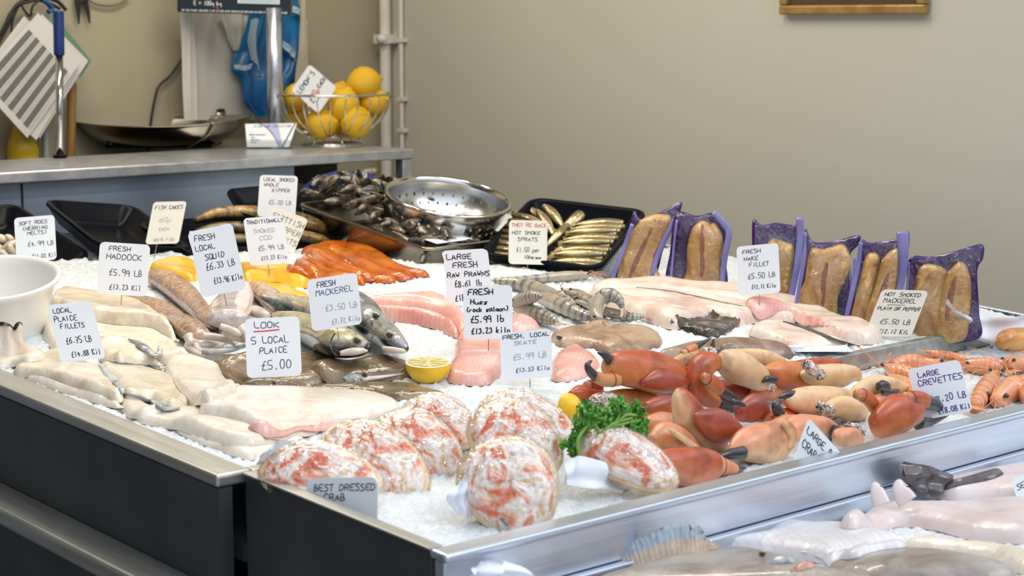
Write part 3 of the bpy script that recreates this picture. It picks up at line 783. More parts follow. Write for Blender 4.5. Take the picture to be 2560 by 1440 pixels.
V, Fc = sheet([A_, B_, B_ * 0.65 + D_ * 0.35, A_ * 0.65 + C_ * 0.35], 0.0015, -F0); fix_normals(mesh('front_lip', V, Fc, ACR, hs, False))
V, Fc = sheet([A_ + F0 * 0.03, B_ + F0 * 0.03, G_, E_], 0.002, -F0); fix_normals(mesh('back_plate', V, Fc, ACR, hs, False))
V, Fc = sheet([A_, B_, B_ + F0 * 0.03, A_ + F0 * 0.03], 0.0015, (0, 0, 1)); fix_normals(mesh('foot', V, Fc, ACR, hs, False))
bcards = thing('business_card', 'front white business card with a blue swoosh in the clear holder', 'card', (A_ + B_) / 2, 'business cards in the holder')
a0, b0 = A_ * 0.95 + C_ * 0.05 + F0 * 0.005, A_ * 0.05 + B_ * 0.95 + F0 * 0.005
a0 = A_ + F0 * 0.004 + np.array([0, 0, 0.004]); b0 = B_ + F0 * 0.004 + np.array([0, 0, 0.004]); c0_ = C_ + F0 * 0.006; d0_ = D_ + F0 * 0.006
V, Fc = sheet([a0, b0, d0_, c0_], 0.0006, -F0); fix_normals(mesh('card_stock', V, Fc, CARD, bcards, False))
NAVY = pm('navy_print', [(0.10, 0.12, 0.28)], rough=0.5); LAV = pm('lavender_print', [(0.45, 0.48, 0.72)], rough=0.5)
def cf(u, v): return (c0_ * (1 - u) + d0_ * u) * (1 - v) + (a0 * (1 - u) + b0 * u) * v - F0 * 0.0011
mb = MB(); us = np.linspace(0, 1, 12)
L1 = [cf(0.30 + 0.48 * t ** 0.7, t) for t in us]; L2 = [cf(0.62 + 0.22 * t, t) for t in us]
mb.add(L1 + L2, [(i, i + 1, 13 + i, 12 + i) for i in range(11)]); mb.build('swoosh_print', LAV, bcards, label='lavender blue swoosh print')
mb = MB(); L2 = [cf(0.26 + 0.50 * t ** 0.7, t) for t in us]; mb.add(L1 + L2, [(i, i + 1, 13 + i, 12 + i) for i in range(11)])
mb.add([cf(0.95, 0), cf(0.98, 0), cf(0.86, 1), cf(0.82, 1)], [(0, 1, 2, 3)])
mb.build('swoosh_edge', NAVY, bcards, label='dark navy swoosh edge')
mb = MB(); 
cs = lambda x, y: cf(x, y)
for t_, u0, u1, v, h in (('FISH AND SHELLFISH', .18, .9, .16, .09), ('FRESH FISH DAILY', .07, .42, .50, .05), ('TEL', .1, .2, .62, .045), ('OPEN DAILY', .1, .3, .72, .045), ('FAX', .1, .22, .82, .045)):
    write(mb, t_, cs, u0, u1, v, h, 0.012, None, 0.1)
mb.build('printed_text', NAVY, bcards)

# ================================================================== left: things hung on and leaning by the back wall
yw = YB - 0.004
PAPER = pm('office_paper', [(0.66, 0.64, 0.60), (0.72, 0.70, 0.66)], scale=8, rough=0.7)
GREYP = pm('grey_table_print', [(0.17, 0.16, 0.15)], rough=0.7); LINEP = pm('light_table_print', [(0.48, 0.47, 0.44)], rough=0.7)
GREENP = pm('green_card', [(0.13, 0.26, 0.17)], rough=0.7)
def wallsheet(name, label, cat, quad, Yd, mat, curl=0.0, group=None):
    P = [onY(a, b, Yd) for a, b in quad]; o = thing(name, label, cat, np.mean(P, 0) - np.array([0, 0, 0.02]), group)
    n = 10; V = []
    for s in (0, 1):
        for i in range(n):
            for j in range(n):
                u, v = i / (n - 1), j / (n - 1)
                p = (P[0] * (1 - u) + P[1] * u) * (1 - v) + (P[3] * (1 - u) + P[2] * u) * v
                p = p + np.array([0, -curl * (v ** 2) * (0.6 + 0.4 * u) - 0.0008 * s, 0]); V.append(p)
    Fc = [(i * n + j, (i + 1) * n + j, (i + 1) * n + j + 1, i * n + j + 1) for i in range(n - 1) for j in range(n - 1)]
    Fc = Fc + [tuple(x + n * n for x in f[::-1]) for f in Fc]
    fix_normals(mesh('sheet', V, Fc, mat, o)); return o, P
wallsheet('paper_sheet', 'green backing sheet behind the hung price lists', 'paper', [(130, 30), (228, 152), (200, 195), (60, 140)], yw - 0.075, GREENP, 0.004)
wallsheet('paper_sheet', 'plain white sheet sticking out right of the striped price list', 'paper', [(105, 35), (220, 152), (95, 345), (-40, 240)], yw - 0.082, PAPER, 0.01)
wallsheet('paper_sheet', 'white list hung behind the front striped price list', 'paper', [(60, 40), (195, 175), (85, 350), (-70, 210)], yw - 0.09, PAPER, 0.012)
o, P = wallsheet('price_list', 'white price list with grey striped columns hanging on the back wall', 'paper', [(95, 32), (205, 150), (68, 345), (-60, 205)], yw - 0.105, PAPER, 0.0)
# the stripes run from lower left to upper right
mb = MB(); ml = MB()
def pf(u, v): return (P[0] * (1 - u) + P[1] * u) * (1 - v) + (P[3] * (1 - u) + P[2] * u) * v + np.array([0, -0.0013, 0])
for k in range(6):
    u0 = 0.06 + 0.155 * k; u1 = u0 + 0.085
    mb.add([pf(u0, 0.20), pf(u1, 0.20), pf(u1, 0.93), pf(u0, 0.93)], [(0, 1, 2, 3)])
    for j in range(30):
        v = 0.21 + 0.024 * j
        ml.add([pf(u1 + 0.012, v), pf(u1 + 0.06, v), pf(u1 + 0.06, v + 0.011), pf(u1 + 0.012, v + 0.011)], [(0, 1, 2, 3)])
mb.build('grey_columns', GREYP, o, label='dark grey printed columns'); ml.build('number_columns', LINEP, o)
# blue-handled steel pole standing behind the counter
BLUEG = pm('blue_grip', [(0.008, 0.025, 0.14), (0.012, 0.035, 0.19)], scale=10, rough=0.35)
bp_ = onZ(150, 395, CZ); dpo = depth(bp_)
pol = thing('handled_pole', 'steel pole with dark blue grip standing on the counter by the striped lists', 'pole', bp_)
t0 = atD(146, 28, dpo); t1 = atD(148, 138, dpo); r0 = 13.5 / FPX * dpo
V, Fc, _ = loft_geo([t0, t0 * 0.98 + t1 * 0.02, t0 * .96 + t1 * .04, t0 * .5 + t1 * .5, t0 * .04 + t1 * .96, t1], [r0 * 0.8, r0, r0, r0, r0, r0 * .94], [r0 * 0.8, r0, r0, r0, r0, r0 * .94], 16); mesh('grip', V, Fc, BLUEG, pol)
V, Fc, _ = loft_geo([t1, np.array([bp_[0], bp_[1], zt])], 9.5 / FPX * dpo, 9.5 / FPX * dpo, 16); mesh('shaft', V, Fc, CHROME, pol)
MB().lathe([(0.017, 0), (0.017, 0.006), (0.01, 0.008)], (bp_[0], bp_[1], zt), 16, close=True).build('foot', BLACKT, pol)
WOODH = pm('handle_wood', [(0.26, 0.13, 0.035), (0.34, 0.18, 0.05)], scale=5, stretch=(6, 6, 0.6), rough=0.5)
wp0, wp1 = onY(180, 203, YB - 0.05), onY(176, 420, YB - 0.05)
wt = thing('broom_handle', 'round brown wooden handle leaning on the wall beside the blue-gripped pole', 'handle', wp1)
rw_ = 11.5 / ppm(wp0)
V, Fc, _ = loft_geo([wp0, wp0 * 0.985 + wp1 * 0.015, wp0 * .95 + wp1 * .05, wp1 + (wp1 - wp0) * 2.5], [rw_ * 0.5, rw_ * 0.9, rw_, rw_], [rw_ * 0.5, rw_ * 0.9, rw_, rw_], 16); mesh('shaft', V, Fc, WOODH, wt)
wg = onY(112, 330, YB - 0.04); rg = 10 / ppm(wg)
gt = thing('grey_rod', 'thin grey rod standing behind the pole with the blue grip', 'rod', wg)
V, Fc, _ = loft_geo([onY(112, 280, YB - 0.04), onY(112, 430, YB - 0.04) + np.array([0, 0, -0.4])], rg, rg, 12); mesh('shaft', V, Fc, pm('grey_rod_plastic', [(0.22, 0.24, 0.25)], rough=0.4), gt)
YELP = pm('yellow_plastic', [(0.50, 0.33, 0.01), (0.58, 0.40, 0.015)], scale=6, rough=0.4)
yc = onY(58, 410, YB - 0.045); ky = 1 / ppm(yc)
yo = thing('yellow_bottle', 'yellow plastic bottle with sloping shoulders behind the counter at far left', 'bottle', yc)
MB().lathe([(41 * ky, -0.2), (41 * ky, 8 * ky), (38 * ky, 16 * ky), (40 * ky, 24 * ky), (36 * ky, 50 * ky), (22 * ky, 90 * ky), (13 * ky, 110 * ky), (12 * ky, 120 * ky), (0.0001, 121 * ky)], yc, 28).build('bottle_body', YELP, yo, True)
# black cables hung over a hook at top left
cab = thing('cable_bunch', 'bunch of black cables looped over a hook at the top left', 'cable', onY(90, 10, yw - 0.02))
RUB = pm('black_rubber', [(0.015, 0.014, 0.013)], rough=0.5)
for pts, r_ in (([(0, 90), (20, 50), (45, 10), (90, -8), (140, 2), (165, 25)], 5), ([(-5, 110), (22, 60), (35, 20), (70, 5), (120, -4)], 4), ([(28, 95), (32, 50), (50, 12), (60, 25), (75, 40), (82, 15), (100, 0)], 3), ([(8, 85), (25, 35), (60, 2), (112, 4), (150, 22)], 4)):
    V, Fc, _ = loft_geo([onY(a, b, yw - 0.025 - 0.002 * i) for i, (a, b) in enumerate(pts)], r_ / 1000., r_ / 1000., 8, up=(0, 1, 0.1), m=40); mesh('cable', V, Fc, RUB, cab)
P_ = [onY(a, b, yw - 0.03) for a, b in ((105, 0), (118, 8), (130, 22), (120, 30))]
V, Fc, _ = loft_geo(P_, 0.011, 0.006, 8, m=16); mesh('blue_tape', V, Fc, pm('blue_tape', [(0.02, 0.10, 0.35)], rough=0.4), cab, label='blue tape wound round the cables')
pl = thing('pliers', 'dark metal pliers hanging from the top edge of the back wall', 'tool', onY(206, 0, yw - 0.02))
DKM = pm('dark_tool_metal', [(0.05, 0.045, 0.04)], rough=0.4, metal=0.6)
for pts in ([(200, -40), (194, 0), (196, 25), (197, 60)], [(210, -40), (214, 5), (220, 30), (224, 58)]):
    V, Fc, _ = loft_geo([onY(a, b, yw - 0.012) for a, b in pts], [0.009, 0.008, 0.006, 0.002], [0.005, 0.005, 0.004, 0.002], 8, up=(0, 1, 0), m=14); mesh('jaw', V, Fc, DKM, pl)
V, Fc, _ = loft_geo([onY(205, -60, yw - 0.012), onY(206, 0, yw - 0.012), onY(207, 10, yw - 0.012)], [0.012, 0.017, 0.008], [0.006, 0.008, 0.004], 10, up=(0, 1, 0), m=10); mesh('pivot', V, Fc, DKM, pl)
V, Fc, _ = loft_geo([onY(a, b, yw - 0.006) for a, b in ((215, -5), (240, 10), (275, 14), (300, 8), (322, -8))], 0.003, 0.003, 8, up=(0, 1, 0), m=24)
tag_props(mesh('wall_cable', V, Fc, pm('grey_cable', [(0.20, 0.17, 0.13)], rough=0.5)), 'grey cable sagging along the wall right of the pliers', 'cable')
V, Fc, _ = loft_geo([onY(a, b, yw - 0.006) for a, b in ((462, 140), (450, 155), (425, 190), (398, 214), (388, 245), (378, 300), (370, 380))], 0.0032, 0.0032, 8, up=(0, 1, 0), m=30)
tag_props(mesh('wall_cable', V, Fc, MATS['black_rubber']), 'black cable running down the back wall left of the carrier bags', 'cable')
# carrier bags
def hung_cloth(name, label, cat, grid, mat, Yd, parent=None, th=0.0015, folds=0.004, seed=0, group=None):
    """grid of px rows (top to bottom) lofted into a hanging sheet with folds"""
    m_, n_ = 26, 22
    R1 = np.array([crs(np.array(row, float), n_) for row in grid]); R2 = np.array([crs(R1[:, j], m_) for j in range(n_)]).transpose(1, 0, 2)
    r2 = random.Random(seed); f = [r2.uniform(3, 7) for _ in range(3)]; p0 = [r2.uniform(0, 6) for _ in range(3)]
    V = []
    for s in (0, 1):
        for i in range(m_):
            for j in range(n_):
                u, v = j / (n_ - 1), i / (m_ - 1)
                d = folds * (math.sin(f[0] * u * 3 + p0[0] + v * 2) + 0.6 * math.sin(f[1] * u * 4 + v * 5 + p0[1]) + 0.5 * math.sin(v * f[2] * 2 + u * 3 + p0[2]))
                P = onY(R2[i, j, 0], R2[i, j, 1], Yd); P[1] += d - th * s - 0.006 * math.sin(math.pi * u); V.append(P)
    q = m_ * n_
    Fc = [(i * n_ + j, i * n_ + j + 1, (i + 1) * n_ + j + 1, (i + 1) * n_ + j) for i in range(m_ - 1) for j in range(n_ - 1)]
    Fc = Fc + [tuple(x + q for x in f_[::-1]) for f_ in Fc]
    o = fix_normals(mesh(name, V, Fc, mat, parent)); 
    if parent is None: tag_props(o, label, cat, group)
    return o
BAGW = pm('white_carrier_bag', [(0.60, 0.58, 0.53), (0.72, 0.70, 0.65)], scale=6, rough=0.35, bump=0.3, bscale=18)
BAGB = pm('blue_carrier_bag', [(0.003, 0.075, 0.28), (0.006, 0.15, 0.42), (0.03, 0.24, 0.52)], scale=9, rough=0.22, bump=0.5, bscale=20)
BAGS = pm('blue_bag_print', [(0.35, 0.52, 0.70), (0.50, 0.64, 0.78)], scale=9, rough=0.3)
hung_cloth('carrier_bag', 'white plastic carrier bags hanging under the scale display, leftmost sheaf', 'bag', [[(448, 20), (462, 18), (480, 20)], [(452, 120), (470, 120), (488, 120)], [(460, 300), (474, 300), (490, 300)]], BAGW, yw - 0.09, folds=0.002, seed=3)
hung_cloth('carrier_bag', 'wide white plastic carrier bag hanging behind the scale display', 'bag', [[(470, 20), (540, 15), (622, 25)], [(475, 140), (545, 150), (620, 140)], [(478, 300), (550, 300), (640, 300)]], BAGW, yw - 0.06, folds=0.004, seed=4)
hung_cloth('carrier_bag', 'folded white plastic bag edge hanging left of the blue bag', 'bag', [[(545, 30), (580, 30), (618, 40)], [(565, 80), (592, 80), (612, 90)], [(582, 125), (588, 130), (596, 125)]], BAGW, yw - 0.08, folds=0.003, seed=5)
bb = thing('blue_bag', 'bright blue plastic bag hanging behind the scale column', 'bag', onY(680, 290, yw - 0.1))
hung_cloth('bag_body', None, None, [[(640, -20), (690, -25), (745, -20)], [(612, 90), (690, 95), (768, 60)], [(584, 165), (680, 180), (760, 130)], [(604, 200), (670, 205), (745, 190)], [(608, 255), (660, 258), (715, 270)], [(640, 292), (665, 290), (700, 285)]], BAGB, yw - 0.10, bb, folds=0.008, seed=6)
hung_cloth('bag_print', None, None, [[(628, 50), (636, 45), (646, 50)], [(620, 100), (630, 100), (640, 100)], [(628, 150), (636, 158), (648, 175)]], BAGS, yw - 0.117, bb, folds=0.002, seed=7)
hung_cloth('bag_print', None, None, [[(716, 10), (745, 22), (768, 55)], [(718, 26), (744, 38), (764, 70)]], BAGS, yw - 0.117, bb, folds=0.002, seed=8)
hung_cloth('bag_print', None, None, [[(706, 100), (725, 118), (742, 135)], [(706, 118), (725, 140), (738, 155)]], BAGS, yw - 0.117, bb, folds=0.002, seed=9)
hung_cloth('bag_print', None, None, [[(585, 160), (610, 163), (630, 158)], [(588, 172), (610, 176), (628, 170)]], BAGS, yw - 0.118, bb, folds=0.002, seed=10)
STRAP = pm('cream_strap', [(0.50, 0.44, 0.34), (0.58, 0.52, 0.42)], scale=8, rough=0.6)
hung_cloth('apron_strap', 'cream cloth strap hanging down in front of the blue bag', 'strap', [[(752, -20), (757, -20), (762, -20)], [(748, 90), (757, 90), (766, 95)], [(742, 150), (756, 160), (770, 160)], [(735, 215), (755, 220), (775, 215)]], STRAP, yw - 0.14, folds=0.002, seed=11)
# ================================================================== trays standing at the back of the ice
def rr2(w, l, r, n=6):
    P = []
    for cx, cy, a0 in ((w - r, r, -90), (w - r, l - r, 0), (r, l - r, 90), (r, r, 180)):
        for k in range(n + 1):
            a = math.radians(a0 + 90 * k / n); P.append((cx + r * math.cos(a), cy + r * math.sin(a)))
    return np.array(P)
class Tray:
    def __init__(s, name, label, FL, FR, BL, D, rim, mat, rad=0.03, slope=0.03, cat='tray', group='black plastic food trays', th=0.003):
        s.FL = np.asarray(FL); ex = np.asarray(FR) - s.FL; ey = np.asarray(BL) - s.FL
        s.W = np.linalg.norm(ex); s.ux = ex / s.W; ey = ey - s.ux * np.dot(ey, s.ux); s.L = np.linalg.norm(ey); s.uy = ey / s.L
        s.n = np.cross(s.ux, s.uy); s.D = D
        c = s.p(s.W / 2, s.L / 2, -D)
        s.o = thing(name, label, cat, c, group)
        prof = [(-slope - 0.0, -D), (-0.004, -0.008), (0.0, -0.006), (0.0, -0.001), (0.002, 0.0), (rim - 0.002, 0.0), (rim, -0.002), (rim + slope, -D + th)]
        prof = [(slope, -D, )] + [(0.004, -0.009), (0.0, -0.007), (0.0, -0.001), (0.002, 0.0), (rim - 0.002, 0.0), (rim + 0.001, -0.003), (rim + slope * 0.8, -D + 0.012), (rim + slope + 0.008, -D + th)]
        V = []; k = None
        for ins, h in prof:
            R = rr2(s.W - 2 * ins, s.L - 2 * ins, max(0.006, rad - ins * 0.6)) + ins
            k = len(R); V += [s.p(x, y, h) for x, y in R]
        Fc = []
        for i in range(len(prof) - 1):
            for j in range(k): Fc.append((i * k + j, i * k + (j + 1) % k, (i + 1) * k + (j + 1) % k, (i + 1) * k + j))
        Fc.append(list(range(k))[::-1]); Fc.append([(len(prof) - 1) * k + j for j in range(k)])
        o = mesh('tray_body', V, Fc, mat, s.o); o.data.polygons[-1].use_smooth = False; o.data.polygons[-2].use_smooth = False
        bevel(o, 0.002, 2, 0.9)
    def p(s, x, y, h): return s.FL + s.ux * x + s.uy * y + s.n * h
    def q(s, u, v, h): return s.FL + s.ux * (u * s.W) + s.uy * (v * s.L) + s.n * h
def dpx(px, py, d): return atD(px, py, d)
d_ = depth(pt(245, 650)); 
tr2 = Tray('food_tray', 'empty black plastic tray beside the fish cakes tag', dpx(245, 609, d_), dpx(486, 622, d_ + .135), dpx(58, 493, d_ + .2), 0.042, 0.010, BLACKT, 0.035)
tr1 = Tray('food_tray', 'black plastic tray of soft roes at the far left', dpx(-28, 690, d_ - .12), dpx(236, 640, d_ + .03), dpx(-225, 548, d_ + .10), 0.042, 0.010, BLACKT, 0.035)
dk = depth(pt(560, 660))
tr3 = Tray('food_tray', 'black plastic tray holding whole kippers behind the squid tag', dpx(486, 640, dk + .06), dpx(830, 604, dk + .28), dpx(440, 548, dk + .3), 0.035, 0.010, BLACKT, 0.03)
tr5 = Tray('food_tray', 'black plastic tray propped upright behind the whole kippers', dpx(600, 535, dk + .42), dpx(800, 515, dk + .52), dpx(600, 468, dk + .50), 0.03, 0.008, BLACKT, 0.02)
ds = depth(pt(1200, 660))
SP = Tray('food_tray', 'black plastic tray heaped with hot smoked sprats', dpx(1192, 632, ds + .02), dpx(1502, 672, ds - .08), dpx(1326, 490, ds + .27), 0.050, 0.012, BLACKT, 0.035)
dm = depth(pt(1065, 660)); 
MT = Tray('steel_tray', 'steel catering tray of mussels behind the orange kipper fillets', dpx(1066, 622, dm), dpx(1290, 592, dm + .15), dpx(738, 508, dm + .35), 0.060, 0.010, STEELD, 0.02, 0.012, group='steel catering trays')
# soft roes in the left tray
ROE = pm('soft_roe', [(0.52, 0.40, 0.30), (0.68, 0.58, 0.45), (0.48, 0.30, 0.26)], scale=30, rough=0.25, sss=0.2, coat=0.3, bump=0.3, bscale=70)
for k, (a, b, r, dx, dy) in enumerate(((8, 640, 13, 24, 8), (18, 612, 14, 22, -10), (2, 600, 13, 20, 6), (26, 630, 11, 10, 14), (-8, 625, 14, 16, 10), (22, 598, 10, 14, 6))):
    dd = d_ - 0.02 + 0.02 * (k % 3)
    P = [dpx(a - dx, b - dy * .3, dd), dpx(a - dx * .3, b - dy, dd), dpx(a + dx * .4, b, dd), dpx(a + dx, b + dy, dd)]
    r3 = r * dd / FPX
    o = loft('herring_roe', P, np.array([.25, .9, 1, .3]) * r3, np.array([.25, .9, 1, .3]) * r3 * .8, ROE)
    tag_props(o, 'soft cream herring roe in the black tray at the left edge', 'roe', 'soft roes in the left tray')

# whole kippers
def vcol(f): return f
KIP = pm('kipper_skin', [(0.16, 0.13, 0.10), (0.62, 0.55, 0.45), (1.0, 1.0, 1.0)], scale=55, detail=8, dist=1.0, attr='Col', rough=0.32, metal=0.1, bump=0.3, bscale=120, coat=0.2)
def kipper(label, pts, dd, gold=1.0):
    o = thing('kipper', label, 'kipper', dpx(pts[len(pts) // 2][0], pts[len(pts) // 2][1] + pts[len(pts) // 2][2], dd), 'whole kippers in the black tray')
    P = [dpx(a, b, dd + 0.00035 * (a - pts[0][0])) for a, b, r in pts]; R_ = np.array([r for a, b, r in pts]) * dd / FPX
    def cl(u, a):
        s = 0.5 + 0.5 * math.sin(a)
        back = np.array([0.05, 0.045, 0.03]); bel = np.array([0.50, 0.33, 0.10]) * gold
        m = np.clip(abs(math.sin(a)) * 1.6 - 0.25, 0, 1) if math.sin(a) > 0 else 0
        c = bel * (1 - 0.35 * (1 - s)) if math.sin(a) > -0.3 else back * 1.5
        return c * (1 - 0.5 * (u < .12))
    loft('body', P, R_ * 1.2, R_, KIP, o, 16, 30, col=cl)
    a = P[-1]; b = P[-2]; t = (a - b) / np.linalg.norm(a - b); w_ = R_[1]
    up = np.array([0, 0, 1.]); V = [a - t * .01, a + t * 0.035 + up * w_ * 0.8, a + t * 0.022, a + t * 0.035 - up * w_ * 0.6]; V += [v + F0 * 0.002 for v in V]
    mesh('tail_fin', V, [(0, 1, 2), (0, 2, 3), (6, 5, 4), (7, 6, 4), (0, 4, 5, 1), (1, 5, 6, 2), (2, 6, 7, 3), (3, 7, 4, 0)], BLACKT, o, False, label='dark tail fin')
    return o
kipper('golden whole kipper on top of the black tray, left of the scottish kipper tag', [(486, 553, 8), (530, 538, 15), (580, 533, 19), (640, 535, 20), (690, 545, 15), (740, 556, 8)], dk + .25)
kipper('dark whole kipper below the golden one, behind the smoked cod tag', [(490, 580, 8), (540, 572, 15), (600, 572, 19), (660, 578, 19), (720, 590, 12), (760, 598, 6)], dk + .20, 0.45)
kipper('lowest whole kipper along the front edge of the black tray', [(500, 605, 6), (550, 600, 13), (610, 600, 16), (680, 606, 15), (740, 612, 8)], dk + .16, 0.4)
kipper('whole kipper with its head showing right of the kipper tags', [(818, 578, 8), (800, 572, 19), (765, 560, 24), (720, 548, 22), (680, 545, 16), (640, 545, 6)], dk + .30, 0.5)
kipper('kipper lying low right of the scottish kipper tag', [(822, 604, 7), (795, 598, 14), (750, 590, 15), (700, 588, 10)], dk + .26, 0.6)

# mussels
MUSC = pm('mussel_shell', [(0.012, 0.012, 0.016), (0.05, 0.044, 0.038), (0.20, 0.15, 0.075)], pos=[0.3, 0.48, 0.66], scale=2.2, stretch=(1, 1, 1), rough=0.28, bump=0.25, bscale=6, coat=0.4)
MUSE = pm('mussel_beard', [(0.22, 0.15, 0.06)], rough=0.6)
MG = 'mussels heaped in the steel tray'
def shell(sgn):
    n, k = 14, 12; V = []
    for i in range(n):
        u = i / (n - 1); x = -1 + 2 * u
        w_ = 0.52 * (math.sin(math.pi * min(1, u * 0.93 + 0.05)) ** 0.6) * (0.45 + 0.6 * u); yo = 0.12 * math.sin(math.pi * u)
        for j in range(k):
            a = math.pi * j / (k - 1); V.append((x, yo + w_ * math.cos(a), sgn * (0.36 * math.sin(math.pi * (u * .94 + .04)) ** .7 * math.sin(a) + 0.012)))
    Fc = [(i * k + j, i * k + j + 1, (i + 1) * k + j + 1, (i + 1) * k + j) for i in range(n - 1) for j in range(k - 1)]
    return V, Fc
mus0 = thing('mussel', 'x', 'mussel', (0, 0, 0), MG)
for sgn in (1, -1):
    V, Fc = shell(sgn); fix_normals(mesh('shell_half', V, Fc, MUSC, mus0))
V, Fc, _ = loft_geo([(-0.6, -.3, 0), (-0.1, -.36, 0.01), (0.5, -.28, 0)], [.02, .05, .02], [.02, .03, .02], 6, m=8); mesh('beard', V, Fc, MUSE, mus0, label='brown fibrous beard along the seam')
mus_first = True
def mussel(p, rot, s, label):
    global mus_first
    if mus_first:
        mus_first = False; mus0['label'] = label; mus0.location = tuple(p); mus0.rotation_euler = rot; mus0.scale = (s,) * 3; return mus0
    return copy_tree(mus0, p, rot, s, label, MG)
lab_m = 'dark brown mussel in the heap filling the steel tray'
r3 = random.Random(4)
dc = depth(MT.q(0.55, 0.25, 0)) + 0.05
cc = dpx(1121, 492, dc); Rc = 160 * dc / FPX
axn = np.array([0, 0, 1.0]) - F0 * math.tan(math.radians(11.5)) + RV * math.tan(math.radians(8.2)); axn /= np.linalg.norm(axn)
def mus_try(p, rot, s):
    d = p - cc; ax_ = np.dot(d, axn); rad = np.linalg.norm(d - axn * ax_)
    if ax_ < .03 and (rad / (Rc * 1.06)) ** 2 + (min(0, ax_) / (Rc * .78)) ** 2 < 1: return
    mussel(p, rot, s, lab_m)
cells = [(u, v) for u in np.linspace(0.07, 0.9, 8) for v in np.linspace(0.05, 0.95, 12)]
for u, v in cells:
    uu, vv = u + r3.uniform(-.05, .05), v + r3.uniform(-.03, .03)
    hh = -0.026 + 0.030 * math.sin(math.pi * min(1, vv * 0.9 + .02)) + 0.045 * vv
    mus_try(MT.q(uu, vv, hh), (r3.uniform(-.9, .9), r3.uniform(-.6, .6), r3.uniform(0, 6.3)), 0.0275 * r3.uniform(.8, 1.15))
for k in range(46):
    uu, vv = r3.uniform(.1, .8), r3.uniform(.22, .97); hh = 0.018 + 0.030 * math.sin(math.pi * min(1, vv * 0.9 + .02)) + 0.055 * vv - .028
    mus_try(MT.q(uu, vv, hh), (r3.uniform(-1.2, 1.2), r3.uniform(-.8, .8), r3.uniform(0, 6.3)), 0.0275 * r3.uniform(.8, 1.15))
wc = MT.q(0.40, 0.115, -0.004)
nt_ = thing('note_card', 'white card lying in the front corner of the mussel tray under one mussel', 'card', wc)
V = []
for sx, sy in ((-1, -1), (1, -1), (1, 1), (-1, 1)): V.append(wc + MT.ux * 0.048 * sx + MT.uy * 0.028 * sy + MT.n * 0.004)
V += [v - MT.n * 0.001 for v in V]
fix_normals(mesh('card', V, [(0, 1, 2, 3), (7, 6, 5, 4), (0, 4, 5, 1), (1, 5, 6, 2), (2, 6, 7, 3), (3, 7, 4, 0)], CARD, nt_, False))
mussel(wc + MT.n * 0.016, (0.3, -0.25, 0.9), 0.031, 'single large mussel lying on the white card at the tray corner')
# blue net of mussels at the back
NET = pm('blue_net', [(0.004, 0.012, 0.09), (0.006, 0.03, 0.20), (0.004, 0.006, 0.03)], scale=60, rough=0.4, bump=0.6, bscale=150)
nb = thing('net_bag', 'dark blue net sack of mussels at the back of the steel tray', 'sack', MT.q(0.35, 0.98, 0.0))
P = [dpx(a, b, depth(MT.q(.5, .98, .03))) for a, b in ((765, 470), (810, 458), (865, 452), (920, 458), (960, 468))]
loft('sack_body', P, [.015, .03, .035, .03, .015], [.008, .020, .022, .020, .008], NET, nb, 18, 30, rough=0.0016)
lp = dpx(903, 440, depth(MT.q(.5, .98, .03)) - .036)
MB().obox(lp, RV * 0.013 + np.array([0, 0, -.003]), np.array([0, 0, 0.008]), F0 * 0.001).build('label', CARD, nb, label='white paper label')

# colander
def dots_steel(name, na, nv):
    m, nt, b = new_mat(name); N = nt.nodes; L = nt.links
    setin(b, rough=0.24, metal=1.0); b.inputs['Base Color'].default_value = (0.60, 0.60, 0.59, 1)
    uvn = N.new('ShaderNodeUVMap'); sep = N.new('ShaderNodeSeparateXYZ'); L.new(uvn.outputs[0], sep.inputs[0])
    def mth(op, a, b_=None):
        n = N.new('ShaderNodeMath'); n.operation = op
        for i, x in enumerate((a, b_)):
            if x is None: continue
            if isinstance(x, (int, float)): n.inputs[i].default_value = x
            else: L.new(x, n.inputs[i])
        return n.outputs[0]
    v = mth('MULTIPLY', sep.outputs[1], nv); row = mth('FLOOR', v); off = mth('MULTIPLY', mth('MODULO', row, 2.0), 0.5)
    u = mth('ADD', mth('MULTIPLY', sep.outputs[0], na), off)
    du = mth('MULTIPLY', mth('SUBTRACT', mth('FRACT', u), 0.5), 1.0); dv = mth('MULTIPLY', mth('SUBTRACT', mth('FRACT', v), 0.5), 1.0)
    d = mth('SQRT', mth('ADD', mth('MULTIPLY', du, du), mth('MULTIPLY', mth('MULTIPLY', dv, dv), 0.45)))
    hole = mth('LESS_THAN', d, 0.115); inb = mth('MULTIPLY', mth('GREATER_THAN', sep.outputs[1], 0.15), mth('LESS_THAN', sep.outputs[1], 0.95))
    f = mth('MULTIPLY', hole, inb)
    tr = N.new('ShaderNodeBsdfTransparent'); mx = N.new('ShaderNodeMixShader')
    L.new(f, mx.inputs[0]); L.new(b.outputs[0], mx.inputs[1]); L.new(tr.outputs[0], mx.inputs[2]); L.new(mx.outputs[0], N['Material Output'].inputs[0])
    MATS[name] = m; return m
e1 = RV - axn * np.dot(RV, axn); e1 /= np.linalg.norm(e1); e2 = np.cross(axn, e1)
co = thing('colander', 'round steel colander with punched holes standing among the mussels', 'colander', cc - axn * Rc * 0.62)
HOLE = dots_steel('punched_steel', 34, 7.0)
n = 72; prof = []
for k in range(20):
    t = k / 19; a = t * math.pi / 2
    prof.append((Rc * 0.94 * math.cos(a) ** 0.8 if k < 19 else 0.0001, -Rc * 0.66 * math.sin(a) ** 0.9))
V = []; UVc = []; Fc = []
for i, (r_, h_) in enumerate(prof):
    for k in range(n + 1):
        a = 2 * math.pi * k / n; V.append(cc + e1 * (r_ * math.cos(a)) + e2 * (r_ * math.sin(a)) + axn * h_); UVc.append((k / n, i / 19))
